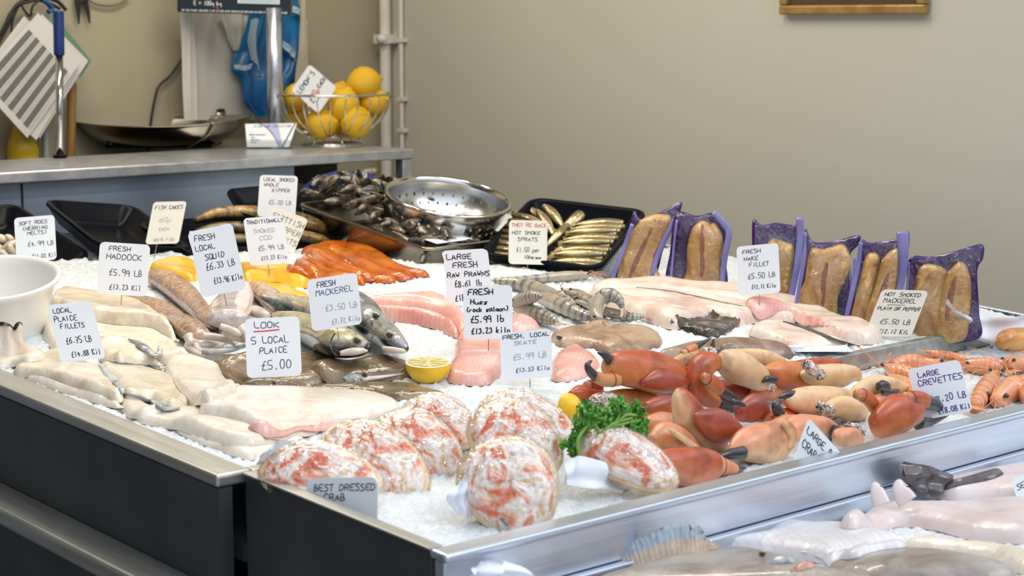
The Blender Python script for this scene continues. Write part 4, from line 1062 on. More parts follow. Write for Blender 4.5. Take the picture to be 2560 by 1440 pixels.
for i in range(19):
    for k in range(n): Fc.append((i * (n + 1) + k, (i + 1) * (n + 1) + k, (i + 1) * (n + 1) + k + 1, i * (n + 1) + k + 1))
mesh('perforated_bowl', V, Fc, HOLE, co, uv=UVc)
MB().lathe([(Rc * 0.925, -0.006), (Rc * 0.945, 0.002), (Rc * 0.965, 0.004), (Rc * 1.0, 0.002), (Rc * 1.005, -0.002), (Rc * 0.98, -0.003), (Rc * .95, -.002), (Rc * 0.935, -0.008)], cc, 72, [e1, e2, axn]).build('rim', CHROME, co, True)

# sprats
SPR = pm('sprat_skin', [(0.50, 0.50, 0.50), (1, 1, 1), (0.8, 0.7, 0.5)], scale=3, attr='Col', rough=0.22, metal=0.45, bump=0.2, bscale=9, coat=0.3)
spr0 = thing('sprat', 'x', 'sprat', (0, 0, 0), 'hot smoked sprats in the black tray')
def spcol(u, a):
    s = math.sin(a)
    c = np.array([0.62, 0.50, 0.26]) if s < 0.35 else np.array([0.24, 0.17, 0.07])
    if u < 0.07: c = np.array([0.40, 0.20, 0.05])
    return c * (0.75 + 0.25 * math.cos(u * 9))
loft('body', [(-1, 0, 0), (-.92, 0, .01), (-.5, 0.03, 0), (0, 0.05, -.02), (.5, .04, 0), (.85, .01, .01), (.95, 0, .01)], np.array([.06, .10, .15, .16, .11, .05, .03]), np.array([.08, .14, .23, .25, .17, .07, .05]), SPR, spr0, 12, 22, col=spcol, up=(0, 0, 1))
V = [(.92, .01, 0), (1.14, .03, .13), (1.06, .02, 0), (1.14, .03, -.13), (.92, -.01, 0), (1.14, .01, .13), (1.06, .0, 0), (1.14, .01, -.13)]
mesh('tail_fin', V, [(0, 1, 2), (0, 2, 3), (6, 5, 4), (7, 6, 4), (0, 4, 5, 1), (1, 5, 6, 2), (2, 6, 7, 3), (3, 7, 4, 0)], pm('sprat_fin', [(0.38, 0.26, 0.10)], rough=0.4), spr0, False)
spf = True
def sprat(p, dirv, roll, s, label):
    """dirv: where the head (-x) points"""
    global spf
    x = -np.asarray(dirv, float); x /= np.linalg.norm(x); z = SP.n - x * np.dot(SP.n, x); z /= np.linalg.norm(z); y = np.cross(z, x)
    c, s_ = math.cos(roll), math.sin(roll); y2 = y * c + z * s_; z2 = z * c - y * s_
    Mx = Matrix(((x[0], y2[0], z2[0]), (x[1], y2[1], z2[1]), (x[2], y2[2], z2[2]))); e = Mx.to_euler()
    if spf:
        spf = False; spr0['label'] = label; spr0.location = tuple(p); spr0.rotation_euler = e; spr0.scale = (s,) * 3; return
    copy_tree(spr0, p, e, s, label)
X_, Y_, N_ = SP.ux, SP.uy, SP.n
for row, (v0, h0) in enumerate(((0.10, -.026), (0.24, -.018), (0.38, -.010), (0.52, -0.004))):
    for k in range(7):        # right-hand stacks, heads along the right rim
        sprat(SP.q(0.70 + 0.02 * (k % 2), v0 + 0.028 * k * 0.8 + .05, h0 - .003 * (k % 3)), X_ * 1 + Y_ * (.25 + .05 * row), 1.4 + r3.uniform(-.25, .25), 0.052, 'golden sprat in the rows along the right side of the tray')
for k in range(9):            # left-hand stack
    sprat(SP.q(0.20, 0.08 + 0.055 * k, -.028 + 0.005 * k), -X_ + Y_ * (.15 + .03 * k), 1.35 + r3.uniform(-.2, .2), 0.050, 'sprat in the curved stack at the left side of the tray')
mid = [(1440, 545, -.25, 1.0, 55, 20), (1415, 590, 0.2, 1, 56, 20), (1500, 560, 0, 0, 0, 0)]
for px, py, dx, dy, up, s in ((1437, 550, .35, .9, 0.030, .058), (1383, 540, -.7, .55, 0.016, .052), (1392, 590, .25, .9, 0.022, .046), (1350, 545, -.8, .4, .010, .050), (1435, 612, .8, .75, 0.028, .062), (1310, 560, -.7, .6, 0.004, .048), (1400, 640, .7, .2, .010, .052), (1340, 620, -.3, .8, .012, .052), (1480, 540, 1., .2, .010, .052), (1365, 560, -.6, .6, .018, .05)):
    p = dpx(px, py, ds + 0.10 + 0.25 * (640 - py) / 150 - .04)
    sprat(p, X_ * dx + Y_ * dy + N_ * 0.25, r3.uniform(1.2, 1.8), s, 'loose sprat lying across the middle of the tray')

# ================================================================== vacuum packs of smoked mackerel along the right edge
PURP = pm('purple_pack_film', [(0.0237, 0.0052, 0.0682), (0.0473, 0.0105, 0.105), (0.0262, 0.0063, 0.084)], scale=22, rough=0.18, bump=0.25, bscale=30)
LAVF = pm('lavender_seal_film', [(0.136, 0.1275, 0.336), (0.204, 0.187, 0.416)], scale=14, rough=0.22)
MACF = pm('smoked_mackerel_flesh', [(0.306, 0.1275, 0.0255), (0.527, 0.2975, 0.085), (0.595, 0.391, 0.153), (0.374, 0.17, 0.034)], scale=24, detail=7, dist=0.8, stretch=(1, 1, 0.6), rough=0.35, bump=0.5, bscale=70, coat=0.2)
MACL = pm('smoked_mackerel_midline', [(0.24, 0.085, 0.04), (0.36, 0.15, 0.06)], scale=50, rough=0.45)
CLR = film_mat('clear_vacuum_film', (0.99, 0.97, 0.95), 0.03, 1.0, 40.0, 0.06, cap=0.8)
def plane_poly(o2, h, r, res, A, ux, uy, n, wav=0.0):
    m = max(24, int(np.linalg.norm(np.roll(o2, -1, 0) - o2, axis=1).sum() / res)); B = crs(o2, m, True); lo, hi = B.min(0), B.max(0)
    ax, ay = np.arange(lo[0], hi[0], res), np.arange(lo[1], hi[1], res)
    Q = np.stack(np.meshgrid(ax, ay, indexing='ij'), -1).reshape(-1, 2); Q = Q[inside(Q, B)]; Q = Q[seg_dist(Q, B) > res * .5]
    vv, ee, ff, *_ = delaunay_2d_cdt([Vector(map(float, p)) for p in np.vstack([B, Q])], [(i, (i + 1) % m) for i in range(m)], [], 1, 1e-6)
    xy = np.array([(v.x, v.y) for v in vv]); d = seg_dist(xy, B); e = np.clip(d / r, 0, 1)
    t = h * np.sqrt(1 - (1 - e) ** 2) + wav * e * np.sin(xy[:, 0] * 160) * np.sin(xy[:, 1] * 120)
    f = lambda q, tt: A + np.outer(q[:, 0], ux) + np.outer(q[:, 1], uy) + np.outer(tt, n)
    k = len(xy); V = np.vstack([f(xy, t + 0.0012), f(xy, np.full(k, 0.0008))]); Fc = []; edge = set()
    for a in ff:
        a = list(a); p = xy[a]
        if (p[1, 0] - p[0, 0]) * (p[2, 1] - p[0, 1]) - (p[2, 0] - p[0, 0]) * (p[1, 1] - p[0, 1]) < 0: a = a[::-1]
        Fc += [a, [i + k for i in a[::-1]]]; edge |= {(a[i], a[(i + 1) % 3]) for i in range(3)}
    for p, q in edge:
        if (q, p) not in edge: Fc.append((q, p, p + k, q + k))
    return V, Fc, B
def pack(label, base, back, fish, lines, strips, lean=14, seed=0):
    base = np.asarray(base); toc = CAM - base; toc[2] = 0; toc /= np.linalg.norm(toc)
    n = toc * math.cos(math.radians(lean)) + np.array([0, 0, math.sin(math.radians(lean))])
    hit = lambda p, o=0: (lambda r: CAM + r * (np.dot(base + n * o - CAM, n) / np.dot(r, n)))(ray(p[0], p[1]))
    ux = np.cross(np.array([0, 0, 1.]), n); ux /= np.linalg.norm(ux); uy = np.cross(n, ux); A = base
    to2 = lambda p: (lambda q: (np.dot(q - A, ux), np.dot(q - A, uy)))(hit(p))
    o = thing('mackerel_pack', label, 'vacuum pack', base, 'vacuum packs of smoked mackerel')
    rs = np.random.RandomState(seed)
    B2 = np.array([to2(p) for p in back])
    def warp(V, amp=0.006):
        q = (V - A) @ ux; s = (V - A) @ uy; return V + np.outer(amp * np.sin(q * 38 + seed) * np.clip(s / .12, 0, 1.2) + amp * .5 * np.sin(s * 55 + q * 20 + seed), n)
    V, Fc, _ = plane_poly(B2, 0.0006, 0.004, 0.007, A, ux, uy, n); fix_normals(mesh('backing_film', warp(V - n * 0.004), Fc, PURP, o))
    allp = []
    for k, f in enumerate(fish):
        V, Fc, B = plane_poly(np.array([to2(p) for p in f]), 0.012, 0.022, 0.005, A + n * (0.004 * k), ux, uy, n, 0.0004)
        fo = mesh('mackerel_fillet', warp(V, 0.003), Fc, MACF, o); allp.append(B)
        if k < len(lines) and lines[k]:
            P = [hit(p, 0.0155 + .004 * k) for p in lines[k]]
            P = crs(np.array(P), 24) - n * .003; tw_ = np.sin(np.linspace(.12, math.pi - .12, 24)) ** .6; V, Fc, _ = loft_geo(P, .0062 * tw_, .0010 * tw_ + .0003, 8, up=n); mesh('dark_midline', warp(V, 0.003), Fc, MACL, fo, label='dark red line along the middle')
    # clear front film, shrunk over the fish
    res = 0.006; lo, hi = B2.min(0), B2.max(0); xs, ys = np.arange(lo[0], hi[0], res), np.arange(lo[1], hi[1], res)
    Q = np.stack(np.meshgrid(xs, ys, indexing='ij'), -1).reshape(-1, 2); hgt = np.zeros(len(Q)); Bc = crs(B2, 80, True)
    for k, B in enumerate(allp):
        ins = inside(Q, B); dd = seg_dist(Q, B); e = np.clip(dd / 0.022, 0, 1); hgt = np.maximum(hgt, np.where(ins, (0.012 + .004 * k) * np.sqrt(1 - (1 - e) ** 2) + .004 * k, 0))
    hgt = blur(hgt.reshape(len(xs), len(ys)), 2).ravel() + 0.003 + rs.normal(0, 0.0007, len(Q))
    ok = inside(Q, Bc); V = A + np.outer(Q[:, 0], ux) + np.outer(Q[:, 1], uy) + np.outer(hgt, n); ny = len(ys); Fc = []
    for i in range(len(xs) - 1):
        for j in range(ny - 1):
            f = (i * ny + j, (i + 1) * ny + j, (i + 1) * ny + j + 1, i * ny + j + 1)
            if all(ok[x] for x in f): Fc.append(f)
    used = sorted({x for f in Fc for x in f}); mp = {x: i for i, x in enumerate(used)}
    mesh('clear_film', warp(V[used], 0.004), [[mp[x] for x in f] for f in Fc], CLR, o)
    for s in strips:
        P = [hit(p[:2], 0.012) for p in s]; wd = np.array([p[2] for p in s]) / ppm(base)
        V, Fc, _ = loft_geo(P, wd, wd * 0.25, 10, up=n, m=20); mesh('seal_strip', warp(V, .003), Fc, LAVF, o, label='pale lavender folded edge')
    return o
pack('purple vacuum pack of smoked mackerel leaning beside the sprat tray, leftmost of the row', pt(1575, 706), [(1584, 530), (1600, 548), (1640, 535), (1700, 503), (1703, 520), (1688, 560), (1660, 620), (1625, 712), (1524, 712), (1560, 620)],
     [[(1585, 570), (1562, 620), (1548, 712), (1650, 712), (1640, 655), (1668, 600), (1676, 545), (1650, 535), (1612, 545)]], [[(1640, 550), (1610, 610), (1580, 680), (1572, 712)]], [[(1690, 545, 6), (1660, 600, 7), (1640, 650, 7), (1622, 712, 7)], [(1581, 560, 5), (1560, 620, 6), (1540, 670, 6), (1526, 712, 6)]], seed=1)
pack('purple vacuum pack of smoked mackerel, second from the sprat tray', pt(1745, 722), [(1690, 533), (1740, 540), (1785, 530), (1800, 540), (1826, 580), (1815, 640), (1808, 730), (1672, 730), (1676, 620)],
     [[(1790, 560), (1808, 600), (1800, 660), (1790, 730), (1770, 730), (1770, 640), (1772, 570)], [(1756, 552), (1730, 575), (1718, 620), (1716, 680), (1700, 730), (1795, 730), (1800, 660), (1798, 610), (1785, 572)]], [None, [(1756, 560), (1755, 610), (1756, 660), (1752, 720)]], [[(1783, 530, 7), (1808, 556, 9), (1822, 582, 8), (1812, 640, 8), (1802, 725, 7)], [(1692, 550, 3), (1684, 620, 3), (1676, 720, 3)]], seed=2)
pack('purple vacuum pack of smoked mackerel behind the fresh hake tag', pt(1930, 752), [(1882, 551), (1905, 563), (1940, 556), (1985, 560), (2008, 545), (2000, 640), (1975, 755), (1876, 755), (1880, 640)],
     [[(1925, 600), (1910, 650), (1900, 755), (1968, 755), (1978, 690), (1985, 620), (1965, 605)]], [[(1945, 612), (1940, 680), (1935, 750)]], [[(1999, 543, 9), (2000, 600, 9), (1990, 680, 9), (1975, 752, 9)]], seed=3)
pack('purple vacuum pack of smoked mackerel right of the fresh hake tag', pt(2060, 792), [(2012, 575), (2032, 603), (2080, 602), (2147, 588), (2146, 612), (2125, 640), (2130, 720), (2118, 800), (1992, 800), (2002, 700)],
     [[(2026, 625), (2012, 700), (1996, 745), (2010, 800), (2085, 800), (2096, 740), (2118, 690), (2125, 640), (2105, 610), (2060, 622)]], [[(2068, 650), (2060, 700), (2055, 790)]], [[(2014, 580, 3), (2010, 650, 5), (1998, 720, 5), (1986, 790, 5)], [(2138, 640, 3), (2128, 720, 3), (2112, 798, 4)]], seed=4)
pack('narrow purple vacuum pack of smoked mackerel behind the hot smoked mackerel tag', pt(2178, 830), [(2154, 600), (2175, 605), (2240, 597), (2272, 580), (2268, 660), (2250, 760), (2235, 836), (2106, 836), (2125, 740), (2145, 660)],
     [[(2165, 640), (2150, 700), (2130, 780), (2120, 836), (2158, 836), (2180, 740), (2200, 660), (2190, 632)], [(2245, 622), (2205, 650), (2185, 720), (2150, 836), (2225, 836), (2240, 740), (2250, 670)]], [None, [(2222, 680), (2205, 740), (2190, 800)]], [[(2256, 580, 15), (2258, 620, 14), (2256, 680, 10), (2240, 760, 9)], [(2152, 605, 5), (2146, 660, 6), (2128, 740, 6), (2112, 810, 6)]], seed=5)
pack('wide purple vacuum pack of two smoked mackerel fillets at the right end of the row', pt(2350, 852), [(2272, 648), (2330, 640), (2400, 625), (2455, 611), (2458, 645), (2443, 680), (2448, 780), (2440, 850), (2262, 850), (2268, 760)],
     [[(2300, 668), (2285, 720), (2278, 790), (2290, 850), (2350, 850), (2365, 740), (2368, 680), (2330, 660)], [(2400, 656), (2365, 690), (2345, 760), (2335, 850), (2410, 850), (2424, 780), (2428, 720), (2420, 675)]], [None, [(2390, 690), (2378, 740), (2365, 800)]], [[(2272, 655, 3), (2270, 700, 3), (2266, 760, 3)]], seed=6)

# ice goes in last so that it settles under the trays that stand in it
for T_ in (tr1, tr2, tr3, tr5, SP, MT):
    dxy = np.stack([GX - T_.FL[0], GY - T_.FL[1]], -1)
    # plane of the tray floor, solved for height at each grid point
    A2 = np.array([[T_.ux[0], T_.uy[0]], [T_.ux[1], T_.uy[1]]]); o_ = T_.p(0, 0, -T_.D - 0.004) - T_.FL
    ab = (dxy - o_[:2]) @ np.linalg.inv(A2).T
    zz = T_.FL[2] + o_[2] + ab[..., 0] * T_.ux[2] + ab[..., 1] * T_.uy[2]
    ins = (ab[..., 0] > -0.012) & (ab[..., 0] < T_.W + 0.012) & (ab[..., 1] > -0.012) & (ab[..., 1] < T_.L + 0.012)
    ICEF[:] = np.where(ins, np.minimum(ICEF, zz), ICEF)
ice('crushed_ice', -0.004, 1.77, DIV + 0.008, 2.06, 'white crushed ice filling the large fish tray')
ice('crushed_ice', -.003, 1.77, -.003, DIV - 0.012, 'white crushed ice under the crabs in the shallow front tray')
ice('crushed_ice', 0.066, 1.77, -0.72, -0.04, 'white crushed ice under the flatfish in the lowest tray')
# ================================================================== the fresh fish on the ice
FIL = pm('white_fish_fillet', [(0.6376, 0.4988, 0.3552), (0.7535, 0.6523, 0.4954), (0.7921, 0.729, 0.5983)], scale=18, stretch=(1, 1, 1), dist=1.2, detail=8, rough=0.26, bump=0.35, bscale=75, sss=0.06, coat=0.25, coatr=0.1, lines=(46, (0.6, 0.44, 0.3), 0.12, 0.6))
FILB = pm('pale_fish_fillet', [(0.7216, 0.5755, 0.4516), (0.7997, 0.7098, 0.5833), (0.8192, 0.7674, 0.6774)], scale=16, detail=8, dist=1.2, rough=0.26, bump=0.32, bscale=80, sss=0.06, coat=0.25, coatr=0.1, lines=(54, (0.66, 0.48, 0.36), 0.12, -0.5))
SKIN = pm('grey_fish_skin', [(0.10, 0.11, 0.12), (0.38, 0.40, 0.40), (0.62, 0.62, 0.58)], scale=40, rough=0.25, coat=0.4)
COD = pm('yellow_smoked_cod', [(0.741, 0.342, 0.012), (0.798, 0.432, 0.024), (0.817, 0.522, 0.08)], scale=7, dist=0.7, rough=0.28, bump=0.3, bscale=45, sss=0.15, coat=0.3)
KFIL = pm('orange_kipper_fillet', [(0.368, 0.066, 0.0048), (0.528, 0.1254, 0.0072), (0.592, 0.198, 0.018)], scale=12, stretch=(1, 1, 1), dist=0.6, rough=0.25, bump=0.35, bscale=55, sss=0.12, coat=0.45)
PINK = pm('pink_fish_flesh', [(0.665, 0.2924, 0.2352), (0.76, 0.43, 0.3612), (0.798, 0.5676, 0.4872)], scale=10, dist=0.6, rough=0.24, bump=0.15, bscale=45, sss=0.06, coat=0.25, lines=(44, (0.52, 0.16, 0.13), 0.15, 0.9))
PINKR = pm('red_pink_fish_flesh', [(0.62, 0.22, 0.18), (0.74, 0.36, 0.29), (0.78, 0.48, 0.40)], scale=12, rough=0.24, bump=0.15, bscale=45, sss=0.12, coat=0.2, lines=(36, (0.4, 0.08, 0.07), 0.20, 0.9))
HAK = pm('hake_flesh', [(0.6808, 0.462, 0.3763), (0.7544, 0.6098, 0.5018), (0.7728, 0.6838, 0.5914)], scale=16, detail=8, dist=1.3, rough=0.27, bump=0.35, bscale=70, sss=0.06, coat=0.25, lines=(40, (0.66, 0.36, 0.28), 0.10, 0.3))
BLKM = pm('black_membrane', [(0.008, 0.007, 0.006), (0.06, 0.045, 0.025), (0.015, 0.012, 0.01)], scale=60, rough=0.2, bump=0.9, bscale=90, coat=0.5)
SKT = pm('skate_brown_skin', [(0.22, 0.125, 0.07), (0.36, 0.235, 0.145), (0.46, 0.33, 0.22)], scale=24, dist=0.8, rough=0.28, bump=0.2, bscale=150, coat=0.2)
SKT2 = pm('dark_skate_skin', [(0.14, 0.085, 0.055), (0.25, 0.165, 0.11), (0.34, 0.25, 0.18)], scale=14, dist=1.0, rough=0.22, bump=0.2, bscale=100, coat=0.3)
PLA = pm('plaice_brown_skin', [(0.10, 0.065, 0.032), (0.20, 0.135, 0.075), (0.30, 0.215, 0.13)], scale=14, dist=0.9, rough=0.2, bump=0.3, bscale=120, coat=0.3, lines=(60, (0.07, 0.045, 0.02), 0.17, 0.4))
PLAO = pm('plaice_orange_spot', [(0.60, 0.16, 0.02)], rough=0.3)
SQB = pm('squid_brown_skin', [(0.30, 0.17, 0.105), (0.44, 0.28, 0.19), (0.58, 0.44, 0.34)], scale=120, detail=8, rough=0.2, bump=0.12, bscale=200, sss=0.1, coat=0.4)
SQW = pm('squid_pale_flesh', [(0.56, 0.44, 0.36), (0.70, 0.62, 0.52), (0.66, 0.52, 0.48)], scale=18, rough=0.18, bump=0.25, bscale=60, sss=0.2, coat=0.6)
SQP = pm('squid_pink_mantle', [(0.62, 0.47, 0.42), (0.74, 0.62, 0.57), (0.52, 0.38, 0.34)], scale=70, detail=7, rough=0.18, bump=0.2, bscale=60, sss=0.15, coat=0.6)
EYEB = pm('fish_eye', [(0.012, 0.012, 0.014)], rough=0.08, coat=0.8)
EYEY = pm('fish_eye_ring', [(0.30, 0.24, 0.12), (0.42, 0.36, 0.24)], scale=200, rough=0.15, metal=0.4)
def ball(name, c, r, mat, parent, sq=1.0, ax=None, label=None):
    prof = [(math.sin(t) * r, -math.cos(t) * r * sq) for t in np.linspace(0.02, math.pi - 0.02, 10)]
    return MB().lathe(prof, c, 16, ax).build(name, mat, parent, True, label=label)
def eye(px, py, r_px, parent, h=0.03, dd=None):
    c = pt(px, py, h) if dd is None else atD(px, py, dd); r = r_px / ppm(c); ax = [RV, np.array([0, 0, 1.]), -F0]
    MB().lathe([(r * 1.5, 0), (r * 1.35, r * 0.4), (r * 0.95, r * 0.6)], c, 16, ax).build('eye_ring', EYEY, parent, True)
    ball('eye', c - F0 * r * 0.15, r, EYEB, parent, 0.7, ax)
# --- smoked cod
CG = 'yellow smoked cod fillets'
slab_thing('smoked_cod_fillet', 'yellow smoked cod fillet between the haddock and squid tags', 'fish fillet', [(372, 662), (395, 650), (430, 641), (478, 644), (500, 670), (490, 705), (450, 700), (405, 685)], 0.018, COD, CG, wav=0.002)
slab_thing('smoked_cod_fillet', 'lower yellow smoked cod fillet under the folded one', 'fish fillet', [(590, 690), (640, 688), (700, 700), (745, 728), (775, 745), (760, 762), (700, 750), (640, 742), (600, 730)], 0.014, COD, CG, wav=0.002)
slab_thing('smoked_cod_fillet', 'large folded yellow smoked cod fillet under the smoked cod tag', 'fish fillet', [(590, 650), (625, 655), (680, 655), (735, 662), (780, 680), (806, 705), (792, 725), (760, 718), (715, 696), (660, 694), (605, 700), (588, 680)], 0.024, COD, CG, wav=0.002, r=0.025)
# --- orange kipper fillets
KG = 'orange kipper fillets fanned on the ice'
def fil(label, px, h=0.014, mat=KFIL, group=KG, name='kipper_fillet', **k):
    return slab_thing(name, label, 'fish fillet', px, h, mat, group, wav=k.pop('wav', 0.0015), **k)
fil('backmost orange kipper fillet, short and partly under the others', [(752, 628), (800, 606), (850, 600), (880, 606), (850, 625), (800, 640)])
fil('orange kipper fillet at the right end of the fan, pointed toward the steel tray', [(865, 608), (905, 606), (945, 622), (985, 655), (1030, 676), (1074, 689), (1040, 695), (985, 683), (930, 660), (890, 632)], ragged=.0006)
fil('orange kipper fillet second from the right of the fan', [(815, 610), (850, 604), (890, 618), (930, 650), (985, 684), (1035, 696), (1000, 704), (950, 694), (890, 662), (840, 630)], ragged=.0006)
fil('orange kipper fillet in the middle of the fan', [(775, 622), (800, 612), (835, 626), (870, 656), (930, 688), (990, 702), (950, 709), (890, 696), (840, 668), (800, 642)], ragged=.0006)
fil('narrow orange kipper fillet rolled on its side in the fan', [(778, 628), (796, 616), (818, 640), (850, 668), (905, 690), (940, 704), (900, 706), (850, 692), (805, 668), (786, 648)], 0.02, ragged=.0005)
fil('front left orange kipper fillet, nearest the mackerel tag', [(733, 645), (758, 632), (790, 648), (830, 676), (880, 690), (912, 706), (905, 714), (860, 706), (800, 696), (755, 672)], 0.018, ragged=.0006)
fil('leftmost low orange kipper fillet under the scottish kipper tag', [(716, 655), (735, 648), (770, 668), (810, 690), (800, 704), (760, 690), (725, 672)], 0.014)
# --- hake
hk = slab('hake_fillet', [(1478, 716), (1500, 701), (1560, 697), (1664, 690), (1733, 704), (1833, 713), (1955, 738), (2055, 774), (2111, 808), (2205, 845), (2165, 862), (2080, 840), (1990, 800), (1890, 768), (1780, 745), (1660, 728), (1560, 728)], 0.024, HAK, wav=0.002, r=0.020, ragged=.0006)
tag_props(hk, 'back half of the large pale hake below the vacuum packs', 'fish fillet', 'large hake fillets')
hk2 = slab('hake_fillet', [(1490, 735), (1530, 722), (1640, 722), (1760, 738), (1880, 766), (1990, 800), (1958, 805), (1894, 800), (1842, 812), (1780, 800), (1690, 825), (1610, 792), (1550, 768)], 0.028, HAK, wav=0.003, r=0.024, ragged=.0006)
tag_props(hk2, 'front half of the large pale hake with a black membrane at its edge', 'fish fillet', 'large hake fillets')
slab('black_membrane', [(1676, 790), (1722, 784), (1764, 792), (1786, 780), (1833, 788), (1850, 806), (1810, 838), (1778, 843), (1736, 833), (1700, 821)], 0.010, BLKM, hk2, r=0.01, ragged=0.0015, wav=.002, label='black belly membrane')
P = pxline([(1590, 718), (1667, 726), (1740, 740), (1810, 756), (1885, 770)], 40, 0.0005)
MB().add(*loft_geo(P, .0004 + .0018 * np.sin(np.linspace(.1, 3.04, 40)) * (1 + .5 * np.sin(np.arange(40) * 1.7)), 0.0007, 8)[:2]).build('dark_seam', pm('brown_seam', [(0.10, 0.06, 0.045), (0.30, 0.18, 0.14)], scale=160, rough=.4), hk2, True, label='thin dark seam along the back')
hk3 = slab('hake_fillet', [(1872, 824), (1890, 806), (1930, 800), (1975, 808), (2030, 832), (2085, 855), (2118, 868), (2060, 876), (1980, 876), (1940, 855), (1905, 838)], 0.017, HAK, wav=0.0015, r=0.016, ragged=.0006)
tag_props(hk3, 'lower tail piece of hake nearest the divider rim', 'fish fillet', 'large hake fillets')
P = pxline([(1958, 804), (2000, 815), (2050, 834), (2100, 852), (2150, 866)], 40, 0.0005)
MB().add(*loft_geo(P, np.interp(np.arange(40), [0, 8, 32, 39], [.002, .006, .007, .003]), .0016, 8)[:2]).build('skin_edge', pm('dark_scaly_edge', [(0.05, 0.045, 0.04), (0.14, 0.12, 0.11)], scale=200, rough=0.4, bump=0.6, bscale=300), hk3, True, label='dark scaly skin edge')
slab('belly_flap', [(1865, 742), (1930, 738), (2000, 765), (2050, 790), (2090, 815), (2040, 815), (1985, 800), (1930, 785), (1885, 765)], 0.016, PINK, hk, wav=0.003, label='pink belly flap')
# --- tiger prawns
PRA = pm('raw_prawn_shell', [(0.75, 0.75, 0.75), (1, 1, 1)], scale=20, attr='Col', rough=0.15, bump=0.2, bscale=60, sss=0.12, coat=0.6)
PRF = pm('prawn_feeler', [(0.42, 0.24, 0.14), (0.55, 0.34, 0.22)], scale=50, rough=0.4)
def prawn(label, pts, h, A=(0.42, 0.385, 0.30), B=(0.15, 0.17, 0.18), C=(0.52, 0.31, 0.16), feel=5, fl=1.0, name='raw_prawn', cat='prawn', group='large raw prawns on the ice', mats=(None, None, None), bands=5.5, Y=None, flen=0.07, seed=0, eyes=True):
    """pts: head to tail (px, py, half width px)"""
    r5 = random.Random(seed + 3)
    if Y is None: P = np.array([pt(a, b, h) for a, b, r in pts])
    else: P = np.array([onY(a, b, Y) for a, b, r in pts])
    W = np.array([r / ppm(p) for (a, b, r), p in zip(pts, P)])
    o = thing(name, label, cat, P[len(P) // 2] - np.array([0, 0, W.max()]), group)
    m_ = 44; Pi = crs(P, m_); Wi = np.maximum(crs(W, m_)[:, 0], 1e-4); seg = np.array([1 + 0.10 * ((i / m_ * 9) % 1 - 0.5) * (i > m_ * .3) for i in range(m_)])
    def cl(u, a):
        s = math.sin(a); f = (u - 0.33) * bands / 0.6
        c = np.array(A)
        if u > 0.34 and (f % 1) > 0.62: c = np.array(B)
        elif u > 0.34 and (f % 1) > 0.40: c = 0.55 * np.array(A) + 0.45 * np.array(C)
        elif u <= 0.33: c = np.array(A) * (1 - 0.5 * u) * 0.9 + np.array(C) * 0.15
        if s < -0.5: c = 0.7 * c + 0.3 * np.array([0.55, 0.48, 0.38])
        return c
    loft('shell', Pi, Wi * seg * 0.92, Wi * seg, mats[0] or PRA, o, 14, None, col=cl)
    if Y is None: stamp(np.vstack([Pi + np.array([0, 0, 1.]) * Wi[:, None] * .8]))
    t = P[0] - P[1]; t /= np.linalg.norm(t); up = np.array([0, 0, 1.]); side = np.cross(t, up); side /= np.linalg.norm(side); w0 = W.max()
    MB().add(*loft_geo([P[0] - t * w0 * .2 + up * w0 * .5, P[0] + t * w0 * 0.8 + up * w0 * .75, P[0] + t * w0 * 1.8 + up * w0 * 0.9], [w0 * .25, w0 * .14, .0003], [w0 * .3, w0 * .18, .0003], 8, m=8)[:2]).build('rostrum', mats[0] or PRA, o, True, ) if False else None
    mb = MB()
    for k in range(feel):
        dr = t * r5.uniform(.3, 1) + side * r5.uniform(-1, 1) + up * r5.uniform(-.1, .6); q = P[0].copy(); L_ = [q]
        for j in range(5):
            dr = dr + np.array([r5.uniform(-.5, .5), r5.uniform(-.5, .5), -0.18]); q = q + dr / np.linalg.norm(dr) * flen * fl / 5; L_.append(q)
        mb.add(*loft_geo(L_, 0.0008, 0.0008, 5, m=14)[:2])
    if feel: mb.build('feelers', mats[1] or PRF, o, True)
    mb = MB()
    for k in range(7):
        u = 0.12 + 0.09 * k; i = int(u * m_); q = Pi[i]; e = q + side * w0 * r5.uniform(-.4, .9) - up * Wi[i] * 1.05 - t * w0 * r5.uniform(-.3, .5)
        mb.add(*loft_geo([q - up * Wi[i] * .6, (q + e) / 2 + side * w0 * .25, e], w0 * .09, w0 * .09, 5, m=6)[:2])
    mb.build('legs', mats[1] or PRF, o, True)
    tt = P[-1] - P[-2]; tt /= np.linalg.norm(tt); sd = np.cross(tt, up); sd /= np.linalg.norm(sd); mb = MB()
    for s in (-0.9, -0.35, 0.35, 0.9):
        mb.add(*loft_geo([P[-1] - tt * w0 * .1, P[-1] + (tt + sd * s * .7) * w0 * .7, P[-1] + (tt + sd * s) * w0 * 1.3], [w0 * .12, w0 * .3, w0 * .1], [w0 * .1, w0 * .08, w0 * .02], 8, m=8)[:2])
    mb.build('tail_fan', mats[2] or SQB, o, True)
    if eyes:
        for s in (-1, 1): ball('eye', P[0] - t * w0 * .25 + side * s * w0 * .62 + up * w0 * .35, w0 * .2, EYEB, o)
    return o
